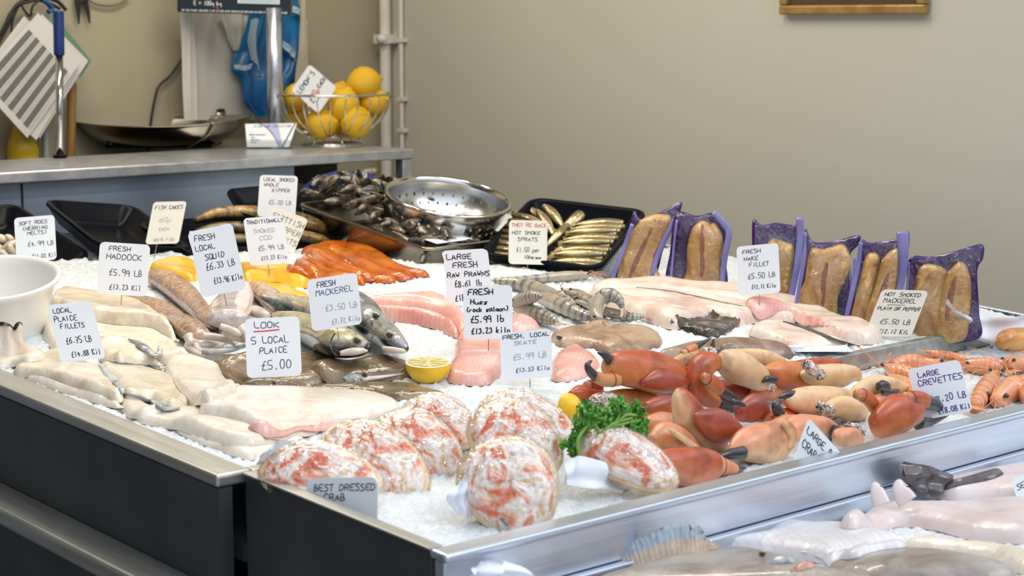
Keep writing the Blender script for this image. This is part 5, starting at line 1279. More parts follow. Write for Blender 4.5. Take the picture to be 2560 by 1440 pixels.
pw = [
 ('long raw prawn lying belly up behind the others, below the sprat tray', [(1468, 688, 9), (1420, 690, 13), (1370, 694, 12), (1320, 698, 10), (1280, 699, 8), (1250, 697, 4)], .010, 9),
 ('grey raw prawn right of the large raw prawns tag', [(1420, 752, 9), (1380, 738, 18), (1340, 724, 20), (1300, 712, 17), (1260, 705, 11), (1235, 702, 5)], .014, 5),
 ('raw prawn at the back right of the prawn pile', [(1415, 728, 8), (1445, 740, 17), (1478, 758, 18), (1500, 772, 13), (1525, 778, 6)], .014, 4),
 ('striped raw prawn lying diagonally through the middle of the pile', [(1335, 742, 10), (1375, 752, 20), (1415, 770, 21), (1450, 786, 16), (1478, 795, 8)], .016, 6),
 ('raw prawn tail stretched to the right end of the pile', [(1500, 776, 12), (1535, 784, 13), (1565, 790, 12), (1592, 792, 9), (1608, 792, 5)], .010, 0),
 ('curled raw prawn arching over the right side of the pile', [(1500, 800, 10), (1490, 782, 20), (1500, 752, 21), (1522, 738, 19), (1545, 748, 14), (1556, 768, 7)], .024, 3),
 ('front raw prawn with orange patches beside the huss tag', [(1290, 768, 12), (1315, 776, 20), (1350, 788, 20), (1378, 798, 15), (1392, 806, 7)], .016, 5),
 ('raw prawn head with a black eye between the huss tag and the striped prawn', [(1288, 756, 14), (1310, 748, 18), (1335, 742, 15), (1352, 740, 7)], .026, 6),
]
for k, (lb, p_, h, fe) in enumerate(pw): prawn(lb, p_, h, feel=fe, seed=k)
# --- huss
hs_ = slab('skinned_huss', [(890, 752), (920, 741), (982, 734), (1050, 727), (1090, 727), (1125, 741), (1152, 770), (1168, 800), (1170, 840), (1145, 838), (1115, 800), (1070, 776), (1010, 764), (940, 760)], 0.030, PINK, r=0.03, wav=.001)
tag_props(hs_, 'pink skinned huss curving down from the mackerel tag', 'fish')
slab('cut_side', [(893, 760), (940, 760), (1010, 765), (1070, 778), (1118, 803), (1146, 840), (1138, 846), (1095, 815), (1050, 798), (1000, 786), (940, 776)], 0.026, PINKR, hs_, r=0.02, label='redder lower half of the fish')
hs2 = slab('skinned_huss', [(1143, 835), (1165, 800), (1215, 800), (1275, 850), (1262, 915), (1228, 958), (1180, 966), (1128, 958), (1117, 935), (1136, 885)], 0.018, PINK, r=0.018, wav=.002, ragged=.0007)
tag_props(hs2, 'pale pink belly flaps of huss under the huss tag, reaching the front ice', 'fish')
hs3 = slab('skinned_huss', [(1275, 778), (1305, 780), (1335, 795), (1352, 822), (1335, 836), (1275, 840)], 0.026, PINK, r=0.03)
tag_props(hs3, 'short pink piece of huss right of the huss tag', 'fish')
# --- skate
s1 = slab('skate', [(1374, 838), (1392, 818), (1440, 806), (1515, 802), (1600, 806), (1642, 820), (1657, 842), (1645, 862), (1600, 876), (1540, 884), (1490, 872), (1440, 862), (1400, 860)], 0.019, SKT, r=0.040, ragged=.0008, wav=.0012, cap=.008)
tag_props(s1, 'brown skate right of the skate tag with its head to the left', 'fish')
eye(1398, 844, 6, s1, 0.010)
s1b = slab('pale_underside', [(1380, 908), (1396, 872), (1437, 853), (1475, 875), (1500, 905), (1480, 930), (1450, 948), (1408, 956), (1380, 948)], 0.014, PINK, s1, r=0.03, wav=.003, label='pale pink underside fin folded forward')
s2 = slab('skate', [(1640, 892), (1690, 866), (1748, 848), (1807, 838), (1865, 837), (1923, 843), (1967, 862), (1985, 880), (1950, 896), (1800, 902), (1680, 902)], 0.026, SKT2, r=0.05, wav=.002)
tag_props(s2, 'dark brown skate half hidden behind the crab claws', 'fish')
slab('skin_fold', [(1800, 862), (1830, 846), (1870, 856), (1910, 866), (1905, 876), (1850, 878), (1820, 876)], 0.010, SKT2, s2, r=0.02, wav=.003)
# --- squid
SG = 'fresh squid on the ice'
sq = thing('squid', 'brown squid with long tapering body under the haddock tag', 'squid', pt(450, 740), SG)
pxloft('mantle', [(372, 690, 12), (385, 692, 24), (415, 703, 32), (455, 730, 35), (490, 765, 30), (520, 798, 22), (538, 818, 9)], SQB, sq, h=0.016, flat=.8, m=34, n=18)
sq2 = thing('squid', 'squid with brown flattened body and pale head, left of the pink one', 'squid', pt(440, 800), SG)
pxloft('mantle', [(300, 742, 8), (340, 748, 20), (385, 764, 30), (425, 786, 30), (455, 806, 20)], SQB, sq2, h=0.010, flat=.6, m=30, n=18)
pxloft('head', [(425, 792, 14), (450, 806, 28), (475, 824, 34), (505, 846, 28), (520, 860, 12)], SQB, sq2, h=0.018, flat=.85, m=24, n=18)
for p_ in ([(470, 838, 14), (480, 855, 13), (510, 862, 13), (545, 858, 11), (560, 840, 10), (552, 824, 7)], [(488, 862, 10), (500, 876, 10), (530, 877, 9), (570, 870, 7), (600, 870, 4)], [(480, 850, 9), (470, 865, 9), (500, 886, 8), (550, 890, 6), (585, 888, 3)], [(505, 838, 10), (535, 842, 11), (570, 850, 10), (590, 862, 6)]):
    pxloft('tentacle', p_, SQW, sq2, h=0.012, flat=.9, m=26, n=10)
ty = pxloft('tentacle', [(505, 880, 7), (535, 880, 9), (575, 874, 9), (608, 866, 7), (614, 862, 4)], SKIN, sq2, h=0.016, flat=.8, m=20, n=10, label='grey spotted tentacle')
sq4 = thing('squid', 'squid behind the pink one with a white cut mouth, right of the squid tag', 'squid', pt(660, 760), SG)
pxloft('mantle', [(600, 715, 10), (640, 722, 26), (670, 740, 32), (690, 764, 28), (700, 785, 14)], SQB, sq4, h=0.014, flat=.7, m=28, n=18)
pxloft('cut_mouth', [(615, 768, 8), (632, 776, 17), (650, 782, 18), (668, 788, 10)], SQW, sq4, h=0.020, flat=.8, m=16, n=14, label='white cut flesh')
sq3 = thing('squid', 'pale pink squid tube with open end below the squid tag', 'squid', pt(570, 780), SG)
Pq = [pt(605, 712, .02), pt(592, 740, .022), pt(578, 765, .024), pt(570, 790, .022), pt(569, 797, .021), pt(572, 790, .021), pt(580, 770, .022)]; k_ = 1 / ppm(Pq[2])
loft('mantle', Pq, np.array([22, 44, 54, 52, 48, 42, 30]) * k_, np.array([12, 24, 28, 26, 22, 18, 12]) * k_, SQP, sq3, 22, 50)
stamp(np.array(Pq) + np.array([0, 0, .02]))
for p_ in ([(560, 826, 12), (580, 838, 14), (605, 846, 12), (625, 856, 7)], [(600, 815, 14), (612, 832, 14), (620, 850, 9)], [(550, 815, 9), (570, 822, 10), (590, 830, 10), (600, 840, 7)]):
    pxloft('tentacle', p_, SQW, sq3, h=0.014, flat=.9, m=20, n=12)
# --- whole plaice
PG = 'whole local plaice'
pa = slab('whole_plaice', [(520, 912), (580, 892), (660, 878), (760, 868), (850, 888), (850, 930), (800, 962), (700, 972), (620, 965), (560, 940)], 0.016, PLA, r=0.03, ragged=.0007, soft=16, cap=.012)
tag_props(pa, 'brown whole plaice lying behind the look five local plaice tag', 'fish', PG)
pb = slab('whole_plaice', [(770, 900), (850, 886), (940, 878), (1005, 892), (1035, 915), (1015, 942), (950, 952), (880, 962), (810, 945)], 0.018, PLA, r=0.03, ragged=.0007, soft=16, cap=.012)
tag_props(pb, 'brown whole plaice with its eye to the right, under the mackerel heads', 'fish', PG)
pc_ = slab('whole_plaice', [(760, 975), (830, 952), (930, 950), (1020, 952), (1085, 978), (1125, 998), (1060, 1003), (990, 1002), (940, 985), (850, 980)], 0.014, PLA, r=0.03, ragged=.0008, soft=16, cap=.012)
tag_props(pc_, 'front brown whole plaice whose fin touches the dressed crabs', 'fish', PG)
pd = slab('whole_plaice', [(600, 966), (630, 944), (668, 938), (715, 950), (800, 965), (860, 972), (800, 985), (700, 980), (640, 980)], 0.020, PLA, r=0.03)
tag_props(pd, 'whole plaice with a reddish head at the foot of the look tag', 'fish', PG)
RED = pm('reddish_fish_head', [(0.40, 0.13, 0.10), (0.56, 0.26, 0.20), (0.34, 0.20, 0.14)], scale=40, rough=0.22, bump=0.3, bscale=90, coat=0.5)
slab('head', [(608, 966), (628, 946), (662, 940), (700, 948), (724, 962), (690, 970), (640, 972)], 0.012, RED, pd, r=0.02, label='reddish pink head')
eye(686, 957, 5, pd, 0.012); eye(912, 936, 6, pb, 0.012)
slab('gill_cover', [(855, 935), (875, 920), (905, 925), (915, 945), (890, 955), (865, 950)], 0.008, SKIN, pb, r=0.012, label='pale grey gill cover')
P = pxline([(905, 948), (940, 944), (980, 940), (1010, 934)], 4, .003)
MB().add(*loft_geo(P, [.005, .004, .003, .001], [.004, .003, .002, .001], 8, m=20)[:2]).build('jaw_edge', SQW, pb, True, label='pinkish white lip')
for k, (a, b, par) in enumerate(((830, 915, pb), (980, 905, pb), (940, 970, pc_), (1030, 975, pc_), (700, 900, pa), (880, 968, pc_), (760, 890, pa), (1060, 985, pc_))):
    c = pt(a, b, .0006); MB().lathe([(0.0, .0004), (.003, .0002), (.0035, -.0004)], c, 10).build('orange_spot', PLAO, par, True)
# --- mackerel
MKG = 'fresh mackerel on the ice'
MAC = pm('mackerel_skin', [(0.5, 0.52, 0.55), (1, 1, 1), (.85, .8, .7)], scale=45, detail=7, dist=1., attr='Col', rough=0.2, metal=0.25, bump=0.12, bscale=130, coat=0.6)
def mk_col(belly, back, side, tw, head=(.36, .33, .35)):
    def f(u, a):
        s = math.sin(a + tw)
        if s > 0.35: c = np.array(belly)
        elif s > -0.1: c = np.array(side) * (s + .1) / .45 + np.array(back) * (1 - (s + .1) / .45) if s < .35 else np.array(side)
        else: c = np.array(back) * (1.6 if math.sin(u * 70) > 0.4 else 0.5)
        if u > .70: k_ = min(1, (u - .70) / .06); c = c * (1 - .6 * k_) + np.array(head) * .6 * k_
        if u > .93 or (u > .80 and s < -.35): c = np.array((.02, .022, .026))
        if u < .7 and .05 < s < .55: c = c * (1 - .35 * (math.sin(u * 90 + 3 * s) > .2))
        return c
    return f
def mackerel(label, pts, h, col, jaw=None, ey=None, gill=None):
    P = [pt(a, b, h) for a, b, r in pts]; o = thing('mackerel', label, 'fish', P[len(P) // 2] - np.array([0, 0, .025]), MKG)
    pxloft('body', pts, MAC, o, h=h, flat=1.0, m=50, n=24, col=col)
    if gill:
        V, Fc, _ = loft_geo([pt(a, b, h + .012) - F0 * 0.004 for a, b in gill], .0012, .0012, 6, m=16); mesh('gill_edge', V, Fc, EYEB, o)
    if jaw:
        k_ = ppm(P[-2]); Pj = [pt(a, b, h) - F0 * 0.012 for a, b, r in jaw]; V, Fc, _ = loft_geo(Pj, np.array([r for a, b, r in jaw]) / k_, np.array([r for a, b, r in jaw]) / k_, 10, m=16); mesh('lower_jaw', V, Fc, SQW, o, label='pale lower jaw')
    if ey:
        d0 = depth(pt(ey[0], ey[1], h)) - ey[3]; eye(ey[0], ey[1], ey[2], o, dd=d0)
    return o
m3 = mackerel('cream bellied mackerel behind, left of the fresh mackerel tag', [(655, 742, 6), (690, 752, 20), (735, 765, 28), (790, 776, 28), (840, 788, 22), (870, 796, 8)], .020, mk_col((.62, .53, .36), (.05, .06, .06), (.50, .48, .42), .3))
m2b = mackerel('mackerel head peeping out behind the fresh mackerel tag', [(820, 735, 16), (870, 752, 34), (915, 785, 38), (950, 815, 26), (975, 834, 8)], .030, mk_col((.22, .24, .24), (.015, .025, .03), (.30, .32, .32), -.4), None, (940, 790, 7, .03))
m2 = mackerel('dark mackerel with silver head, right-hand of the two in front', [(840, 770, 20), (885, 785, 36), (920, 806, 42), (955, 832, 38), (985, 854, 28), (1008, 868, 16), (1020, 876, 5)], .026, mk_col((.40, .42, .40), (.015, .025, .03), (.52, .52, .46), -.5), [(958, 866, 5), (985, 872, 8), (1008, 874, 6), (1016, 876, 2)], (974, 838, 8, .022), [(928, 800), (934, 826), (928, 852), (920, 868)])
m1 = mackerel('cream bellied mackerel with violet grey head, front one under its tag', [(690, 792, 14), (740, 808, 30), (795, 834, 42), (840, 852, 42), (880, 862, 34), (908, 868, 22), (926, 872, 6)], .026, mk_col((.66, .58, .36), (.02, .025, .03), (.48, .46, .46), .1), [(852, 880, 6), (880, 876, 10), (905, 874, 8), (920, 874, 3)], (893, 852, 8, .026), [(838, 832), (828, 852), (830, 874), (842, 888)])
# --- white fillets heaped at the left
FG = 'white fish fillets heaped at the left'
def ff(label, px, h=0.018, mat=FIL, **k):
    k.setdefault('soft', 10); k.pop('r', 0); k.pop('wav', 0)
    return slab_thing('fish_fillet', label, 'fish fillet', px, h * .74, mat, FG, wav=.0016, r=.015, ragged=.0006, **k)
ff('cream haddock fillet on the upper layer behind the plaice fillets tag', [(105, 800), (130, 778), (235, 792), (300, 796), (380, 810), (430, 846), (460, 876), (503, 906), (470, 914), (425, 915), (380, 906), (330, 880), (250, 860), (200, 870), (140, 872), (112, 840)], .022)
ff('long cream haddock fillet lying on top below the haddock tag', [(122, 748), (150, 716), (240, 728), (330, 741), (365, 758), (397, 792), (432, 828), (448, 850), (425, 846), (385, 815), (330, 806), (260, 800), (210, 780), (150, 760)], .026, r=.035)
ff('lowest white fillet along the left rim near the crab tray', [(440, 1062), (520, 1058), (640, 1075), (760, 1092), (700, 1125), (650, 1140), (622, 1152), (560, 1128), (490, 1098)], .012, FILB)
ff('broad pale fillet along the left rim in front of the long ones', [(338, 1040), (390, 1027), (460, 1014), (530, 1022), (570, 1030), (620, 1050), (665, 1090), (700, 1096), (650, 1112), (600, 1115), (520, 1095), (430, 1068)], .018, FILB)
f10 = ff('longest white fillet stretching from the fold to the dressed crabs', [(495, 1018), (560, 985), (595, 963), (700, 967), (800, 972), (900, 979), (960, 988), (1002, 1018), (930, 1038), (825, 1058), (790, 1085), (665, 1092), (615, 1048), (560, 1030)], .022, FILB, r=.035)
slab('pink_strip', [(620, 1066), (700, 1060), (800, 1052), (900, 1042), (840, 1070), (780, 1088), (670, 1092)], .008, PINK, f10, r=.015, label='pinkish belly strip')
ff('small pale fillet end by the left rim under the grey edged one', [(298, 992), (350, 994), (408, 1014), (385, 1030), (342, 1041), (305, 1028)], .014, FILB)
ff('white fillet lying lowest at the left corner beside the rim', [(60, 932), (150, 948), (250, 982), (303, 1004), (304, 1026), (240, 1006), (150, 972)], .014, FILB)
ff('folded white fillet with pink tail end pointing to the look tag', [(410, 920), (470, 906), (530, 912), (558, 943), (593, 966), (572, 986), (530, 1006), (490, 1018), (460, 1006), (430, 970)], .026, FILB, r=.045, wav=.002, top=.35, soft=20)
f7 = ff('white fillet with frilled grey skin edge in the middle of the heap', [(245, 905), (330, 904), (415, 916), (442, 958), (468, 1006), (450, 1020), (412, 1024), (380, 1002), (350, 992), (305, 986), (280, 950)], .020, FIL)
def edge(par, pts, r, mat=SKIN, label='grey skin edge', h=.003):
    P = pxline(pts, 36, h - .002); rr_ = np.maximum(crs(np.array(r), 36)[:, 0], .0008); MB().add(*loft_geo(P, rr_ * .8, rr_ * .4, 8)[:2]).build('skin_edge', mat, par, True, label=label)
edge(f7, [(300, 984), (340, 986), (365, 1000), (385, 1004), (412, 1022), (448, 1020)], [.003, .006, .006, .007, .008, .004])
f5 = ff('white fillet over the left corner of the rim with a dark split at its end', [(32, 922), (100, 884), (150, 868), (240, 902), (258, 928), (292, 958), (308, 984), (300, 1003), (250, 984), (150, 948), (70, 934)], .020, FIL)
edge(f5, [(246, 905), (262, 925), (280, 945), (300, 965), (308, 984)], [.002, .006, .009, .006, .004])
f4 = ff('white fillet with wavy grey skin edge below the plaice fillets tag', [(225, 880), (250, 845), (300, 832), (340, 856), (385, 886), (418, 916), (365, 912), (300, 907), (250, 898)], .022, FIL)
edge(f4, [(252, 898), (300, 906), (340, 910), (380, 912), (416, 916)], [.002, .005, .005, .004, .002])
edge(f4, [(322, 848), (345, 858), (370, 876), (386, 890)], [.003, .010, .009, .004])
edge(f4, [(378, 886), (392, 888), (400, 876), (397, 866)], [.004, .006, .006, .002], label='curled grey skin tip', h=.008)
f1 = ff('thin fillet with dark tail tips standing up against the white bowl', [(-20, 880), (0, 850), (40, 845), (60, 862), (112, 882), (75, 902), (30, 922), (-20, 915)], .016, FILB, r=.03)
te = pt(30, 875, .006)
hung_cloth('tail_end', None, None, [[(-14, 818), (0, 808), (14, 812), (28, 822), (40, 808), (53, 810)], [(-10, 840), (10, 838), (30, 842), (54, 838)], [(-6, 866), (20, 864), (45, 862), (70, 866)], [(-6, 900), (25, 898), (60, 890), (110, 884)]], FILB, te[1], f1, th=.004, folds=.0016, seed=41)
hung_cloth('tail_tip', None, None, [[(-15, 815), (0, 804), (14, 808), (28, 819), (40, 804), (54, 806)], [(-14, 821), (0, 811), (14, 815), (28, 825), (40, 811), (53, 813)]], MATS['black_membrane'], te[1] - .0005, f1, th=.005, folds=.0016, seed=41)
# --- white bowl at the left edge
bwp = pt(20, 855, 0); bdd = depth(pt(20, 790, .03)) ; kb = bdd / FPX
bcx = atD(-22, 700, bdd); BWM = pm('white_bowl_plastic', [(0.80, 0.78, 0.74)], rough=0.28, sss=0.1)
wb = thing('white_bowl', 'large white plastic bowl cut off by the left edge of the picture', 'bowl', bcx - np.array([0, 0, .13]))
Rw = 172 * kb
b3_ = np.array([0, 0, 1.]) - F0 * .21; b3_ /= np.linalg.norm(b3_); b1_ = RV.copy(); bax = [b1_, np.cross(b3_, b1_), b3_]
MB().lathe([(.0001, -.118), (Rw * .60, -.118), (Rw * .66, -.108), (Rw * .80, -.05), (Rw * .90, -.010), (Rw * .97, -.004), (Rw * 1.0, .002), (Rw * .99, .006), (Rw * .95, .006), (Rw * .905, .001), (Rw * .87, -.012), (Rw * .77, -.052), (Rw * .62, -.106), (Rw * .4, -.113), (.0001, -.113)], bcx, 72, bax).build('bowl_body', BWM, wb, True)
# --- lemon halves
PULP = pm('lemon_pulp', [(0.78, 0.58, 0.16), (0.84, 0.72, 0.34)], scale=60, rough=0.2, coat=0.4)
def half_lemon(label, c, R_, axis, sq=1.0, notch=1.0):
    axis = np.asarray(axis, float); axis /= np.linalg.norm(axis); a1 = np.cross(axis, F0); a1 /= np.linalg.norm(a1); a2 = np.cross(axis, a1)
    o = thing('lemon_half', label, 'lemon', c, 'lemon halves')
    prof = [(R_ * math.sqrt(max(0, 1 - (t ** 2))) * (1 if t < .93 else .9), t * R_ * sq) for t in np.linspace(0, .98, 14)] + [(R_ * .1, R_ * 1.06 * sq), (.0002, R_ * 1.10 * sq)]
    MB().lathe(prof, c, 40, [a1, a2, axis]).build('peel', LEM, o, True)
    MB().lathe([(R_, 0), (R_ * .97, -.001), (R_ * .90, -.0008)], c, 40, [a1, a2, axis]).build('pith', pm('lemon_pith', [(0.84, 0.78, 0.52)], rough=.4) if 'lemon_pith' not in MATS else MATS['lemon_pith'], o, True)
    V = []; Fc = []
    for s in range(9):
        t0, t1 = 2 * math.pi * s / 9 + .04, 2 * math.pi * (s + 1) / 9 - .04; i0 = len(V)
        V += [c + a1 * (R_ * .06 * math.cos((t0 + t1) / 2)) + a2 * (R_ * .06 * math.sin((t0 + t1) / 2)) - axis * .001]
        for t in np.linspace(t0, t1, 6): V.append(c + a1 * R_ * .88 * math.cos(t) + a2 * R_ * .88 * math.sin(t) - axis * .0014)
        Fc += [(i0, i0 + 1 + q, i0 + 2 + q) for q in range(5)]
    mesh('pulp', V, Fc, PULP, o, False)
    MB().lathe([(R_ * .9, -.0006), (.0002, -.0006)], c, 30, [a1, a2, axis]).build('membrane', MATS['lemon_pith'], o, False)
    return o
pl_ = pt(1070, 958, 0); Rl = 57 / ppm(pl_); cl_ = atD(1070, 906, depth(pl_) + .012)
half_lemon('cut lemon half, cut side up on the ice beside the huss flaps', cl_, Rl, -np.array([0, 0, 1.]) + F0 * .06, .98)
pl2 = onY(1418, 1018, .27); half_lemon('small lemon half on its side between the dressed crabs and the claws', pl2, 36 / ppm(pl2), RV * .75 - F0 * .65 + np.array([0, 0, .15]), 1.0)

# ================================================================== front tray: dressed crabs, claws, crevettes
SHL = pm('dressed_crab_shell', [(0.56, 0.33, 0.15), (0.72, 0.52, 0.28), (0.62, 0.40, 0.20)], scale=30, rough=0.4, bump=0.3, bscale=80, coat=0.2)
MEAT = pm('dressed_crab_meat', [(0.66, 0.13, 0.05), (0.76, 0.30, 0.17), (0.80, 0.60, 0.48), (0.84, 0.77, 0.72), (0.72, 0.50, 0.30), (0.62, 0.36, 0.16)], pos=[0.36, 0.42, 0.47, 0.55, 0.63, 0.70], scale=21, detail=3.5, dist=1.4, rough=0.35, bump=0.9, bscale=70, sss=0.1, coat=0.15)
DARKM = pm('blue_grey_label', [(0.10, 0.14, 0.22)], rough=0.4)
CLING = film_mat('cling_film', (0.985, 0.985, 0.99), 0.0, 1.0, 45.0, 0.12)
def dressed(label, px, py, a_px, b_px, rot, Y, seed=0, nup=0.75, film=True):
    c = onY(px, py, Y); k = 1 / ppm(c); rs = np.random.RandomState(seed)
    n = -F0 * 1.0 + np.array([0, 0, nup]); n /= np.linalg.norm(n); e1 = RV.copy(); e2 = np.cross(n, e1); cr_ = math.cos(math.radians(-rot)); sr = math.sin(math.radians(-rot))
    a1 = e1 * cr_ + e2 * sr; a2 = -e1 * sr + e2 * cr_; A_, B_ = a_px * k, b_px * k / .90; H_ = .42 * B_
    o = thing('dressed_crab', label, 'dressed crab', c - np.array([0, 0, B_ * .8]), 'dressed crabs in their shells')
    def dome(scale, h, bumps, depth_, ring=(0.0, 1.0), nn=40, mm=14, off=0.0):
        V = []; Fc = []
        for i in range(mm + 1):
            t = ring[0] + (ring[1] - ring[0]) * i / mm; r = math.sin(t * math.pi / 2); z = h * math.cos(t * math.pi / 2) ** .8
            for j in range(nn):
                th = 2 * math.pi * j / nn; out = 1 + .05 * math.cos(3 * th + 1) + .03 * math.cos(2 * th)
                p = c + a1 * (A_ * scale * r * out * math.cos(th)) + a2 * (B_ * scale * r * out * math.sin(th)) + n * (depth_ * z + off)
                if bumps: p = p + n * bumps * (math.sin(th * 5 + i * 1.3 + seed) * math.sin(i * .9 + th * 2 + seed * 2) + .6 * rs.normal()) * math.sin(math.pi * min(1, t * .9 + .1))
                V.append(p)
        for i in range(mm):
            for j in range(nn): Fc.append((i * nn + j, i * nn + (j + 1) % nn, (i + 1) * nn + (j + 1) % nn, (i + 1) * nn + j))
        return V, Fc
    V, Fc = dome(1.0, H_ * 1.25, .0006, -1.0); mesh('shell', V, [f[::-1] for f in Fc], SHL, o)
    V, Fc = dome(1.0, H_ * .5, .0008, 1.0, (.70, 1.0), 44, 8); mesh('shell_rim', V, Fc, SHL, o)
    V, Fc = dome(.91, H_ * 1.05, .0022, 1.0, (0, 1), 60, 22, .001); mesh('crab_meat', V, Fc, MEAT, o)
    if film:
        V, Fc = dome(1.03, H_ * 1.16, .0012, 1.0, (0, .93), 48, 16, .001); mesh('cling_film', V, Fc, CLING, o)
    th = rs.uniform(3.6, 5.6); p = c + a1 * A_ * .75 * math.cos(th) + a2 * B_ * .75 * math.sin(th) + n * H_ * .62
    MB().obox(p, a1 * A_ * .09, a2 * B_ * .06 + n * -.003, n * .0008).build('corner_label', DARKM, o, label='small blue grey label edge')
    return o
dressed('dressed crab at the left corner of the front tray behind its name tag', 800, 1188, 152, 78, 8, .278, 1)
dressed('dressed crab second from the left, above the name tag', 935, 1158, 150, 92, 28, .312, 2)
dressed('dressed crab behind the second one, in the middle of the row', 1040, 1120, 128, 86, 30, .338, 3)
dressed('rearmost dressed crab touching the whole plaice', 1098, 1056, 102, 66, 22, .366, 4)
dressed('rear dressed crab half hidden, beside the small lemon half', 1318, 1048, 124, 64, 22, .285, 6)
dressed('dressed crab in the middle behind the foremost one', 1290, 1098, 126, 90, 34, .20, 5)
dressed('foremost dressed crab facing the viewer by the front rim', 1274, 1216, 132, 114, 50, .085, 7, .55)
dressed('dressed crab lying under the parsley at the right', 1570, 1148, 134, 66, 30, .085, 8, .85)
# claws
CLW = pm('crab_claw_shell', [(0.62, 0.58, 0.55), (1, 1, 1), (0.84, 0.74, 0.66)], scale=26, detail=6, attr='Col', rough=0.34, bump=0.3, bscale=55, coat=0.15, coatr=.2)
TIP = pm('black_claw_tip', [(0.018, 0.018, 0.022), (0.05, 0.048, 0.05)], scale=40, rough=0.22, coat=.4)
KNOB = pm('white_joint_meat', [(0.60, 0.48, 0.40), (0.80, 0.74, 0.68)], scale=60, rough=0.35, bump=.8, bscale=90)
RD, OR, CRM, TAN, DRK, PAL = (0.47, 0.085, 0.030), (0.64, 0.22, 0.065), (0.76, 0.52, 0.29), (0.58, 0.34, 0.15), (0.33, 0.055, 0.032), (0.70, 0.29, 0.15)
def Yof(px, py):
    """depth in the tray for a claw centred at this pixel: on the rim plane, never behind the divider"""
    r_ = 1370 - .2466 * (px - 1100); d_ = 830 - .184 * (px - 2400)
    return .02 + .30 * float(np.clip((r_ - py) / (r_ - d_), 0.05, 1.0))
SEAM = pm('claw_hinge_seam', [(0.05, 0.02, 0.012)], rough=.5)
def claw(label, parts, group='boiled crab claws piled in the front tray', dY=0.0):
    """parts: (kind, colour top, colour belly, pts[, dy])"""
    q = parts[0][3]; mpt = q[len(q) // 2]; Y0 = Yof(np.mean([p[0] for p in q]), np.mean([p[1] for p in q])) + dY
    c = onY(mpt[0], mpt[1] + mpt[2], Y0); o = thing('crab_claw', label, 'crab claw', c, group)
    root = None
    for kind, ct_, cb_, pts, *dy in parts:
        Yp = Y0 + (dy[0] if dy else 0)
        mat = TIP if kind == 'tip' else KNOB if kind == 'knob' else CLW
        def cl(u, a, ct_=ct_, cb_=cb_):
            s = np.clip(.5 + .75 * math.sin(a + .2), 0, 1); sp_ = .12 * math.sin(u * 17 + a * 3) * math.sin(a * 5 + u * 9)
            m = np.clip(s + sp_, 0, 1); c_ = np.array(ct_) * m + np.array(cb_) * (1 - m)
            if kind in ('palm', 'finger'):
                e_ = np.clip((u - .78) / .2, 0, 1) if kind == 'palm' else max(np.clip((u - .72) / .25, 0, 1), np.clip((.14 - u) / .1, 0, 1))
                c_ = c_ * (1 - .45 * e_) + np.array((.70, .40, .18)) * .45 * e_
            if kind == 'lobe': c_ = c_ * (1 - .35 * np.clip((u - .8) / .2, 0, 1))
            return c_
        P = np.array([onY(p[0], p[1], Yp + (p[3] if len(p) > 3 else 0)) for p in pts]); R_ = np.array([p[2] for p in pts]) / ppm(P[0])
        if kind == 'palm':
            P = np.vstack([P[0] + (P[0] - P[1]) * .30, P, P[-1] + (P[-1] - P[-2]) * .12]); R_ = np.r_[R_[0] * .35, R_, R_[-1] * .5]
        elif kind in ('lobe', 'joint', 'knob'):
            P = np.vstack([P[0] + (P[0] - P[1]) * .25, P, P[-1] + (P[-1] - P[-2]) * .25]); R_ = np.r_[R_[0] * .3, R_, R_[-1] * .3]
        else:
            P = np.vstack([P, P[-1] + (P[-1] - P[-2]) * .25]); R_ = np.r_[R_, R_[-1] * .3]
        nm = {'palm': 'palm', 'lobe': 'lower_arm', 'joint': 'wrist_joint', 'finger': 'finger', 'tip': 'claw_tip', 'knob': 'joint_meat'}[kind]
        m_ = 34; Pi = crs(P, m_); Ri = np.maximum(crs(R_, m_)[:, 0], 2e-4); V, Fc, UA = loft_geo(Pi, Ri * .84, Ri, 24, up=(.1, 0, 1), sec=2.35 if kind in ('palm', 'lobe', 'joint') else 2.0)
        if kind in ('palm', 'lobe', 'joint'):       # knuckled, slightly angular shell
            ph = rnd.uniform(0, 6); ctr = np.repeat(Pi, 24, 0); dsp = 1 + .07 * np.sin(UA[:, 1] * 2 + UA[:, 0] * 5 + ph) + .045 * np.sin(UA[:, 1] * 3 - UA[:, 0] * 9 + ph * 2) + .03 * np.sin(UA[:, 0] * 21 + ph)
            V = ctr + (V - ctr) * dsp[:, None]
        elif kind == 'knob': V = V + nr.normal(0, .0016, V.shape)
        ob = mesh(nm, V, Fc, mat, o, True, col=[cl(u, a) for u, a in UA], label={'tip': 'black claw tip', 'knob': 'white meat at the cut joint'}.get(kind))
        if kind in ('finger', 'lobe'):               # dark hinge line where the piece meets the palm
            i = 5 if kind == 'finger' else 28; rg_ = V[i * 24:(i + 1) * 24]; MB().add(*loft_geo(rg_, .0007, .0007, 6, closed=True)[:2]).build('hinge_seam', SEAM, ob, True, label='dark hinge line')
    return o
claw('crab claw low at the back left, beside the small lemon half', [('palm', RD, OR, [(1428, 990, 16), (1452, 988, 26), (1490, 992, 26), (1515, 1000, 14)]), ('finger', RD, OR, [(1465, 968, 15), (1485, 962, 14), (1502, 970, 10)])], dY=.04)
claw('crab claw mostly hidden behind the parsley', [('palm', OR, CRM, [(1490, 1004, 20), (1535, 1002, 27), (1590, 1000, 28), (1635, 1004, 22)]), ('knob', CRM, CRM, [(1485, 1005, 14), (1520, 1000, 18), (1545, 1010, 10)], -.012)], dY=.03)
claw('dark red crab claw piece right of the parsley top', [('palm', DRK, OR, [(1618, 1028, 24), (1650, 1022, 36), (1690, 1028, 34), (1720, 1030, 20)])])
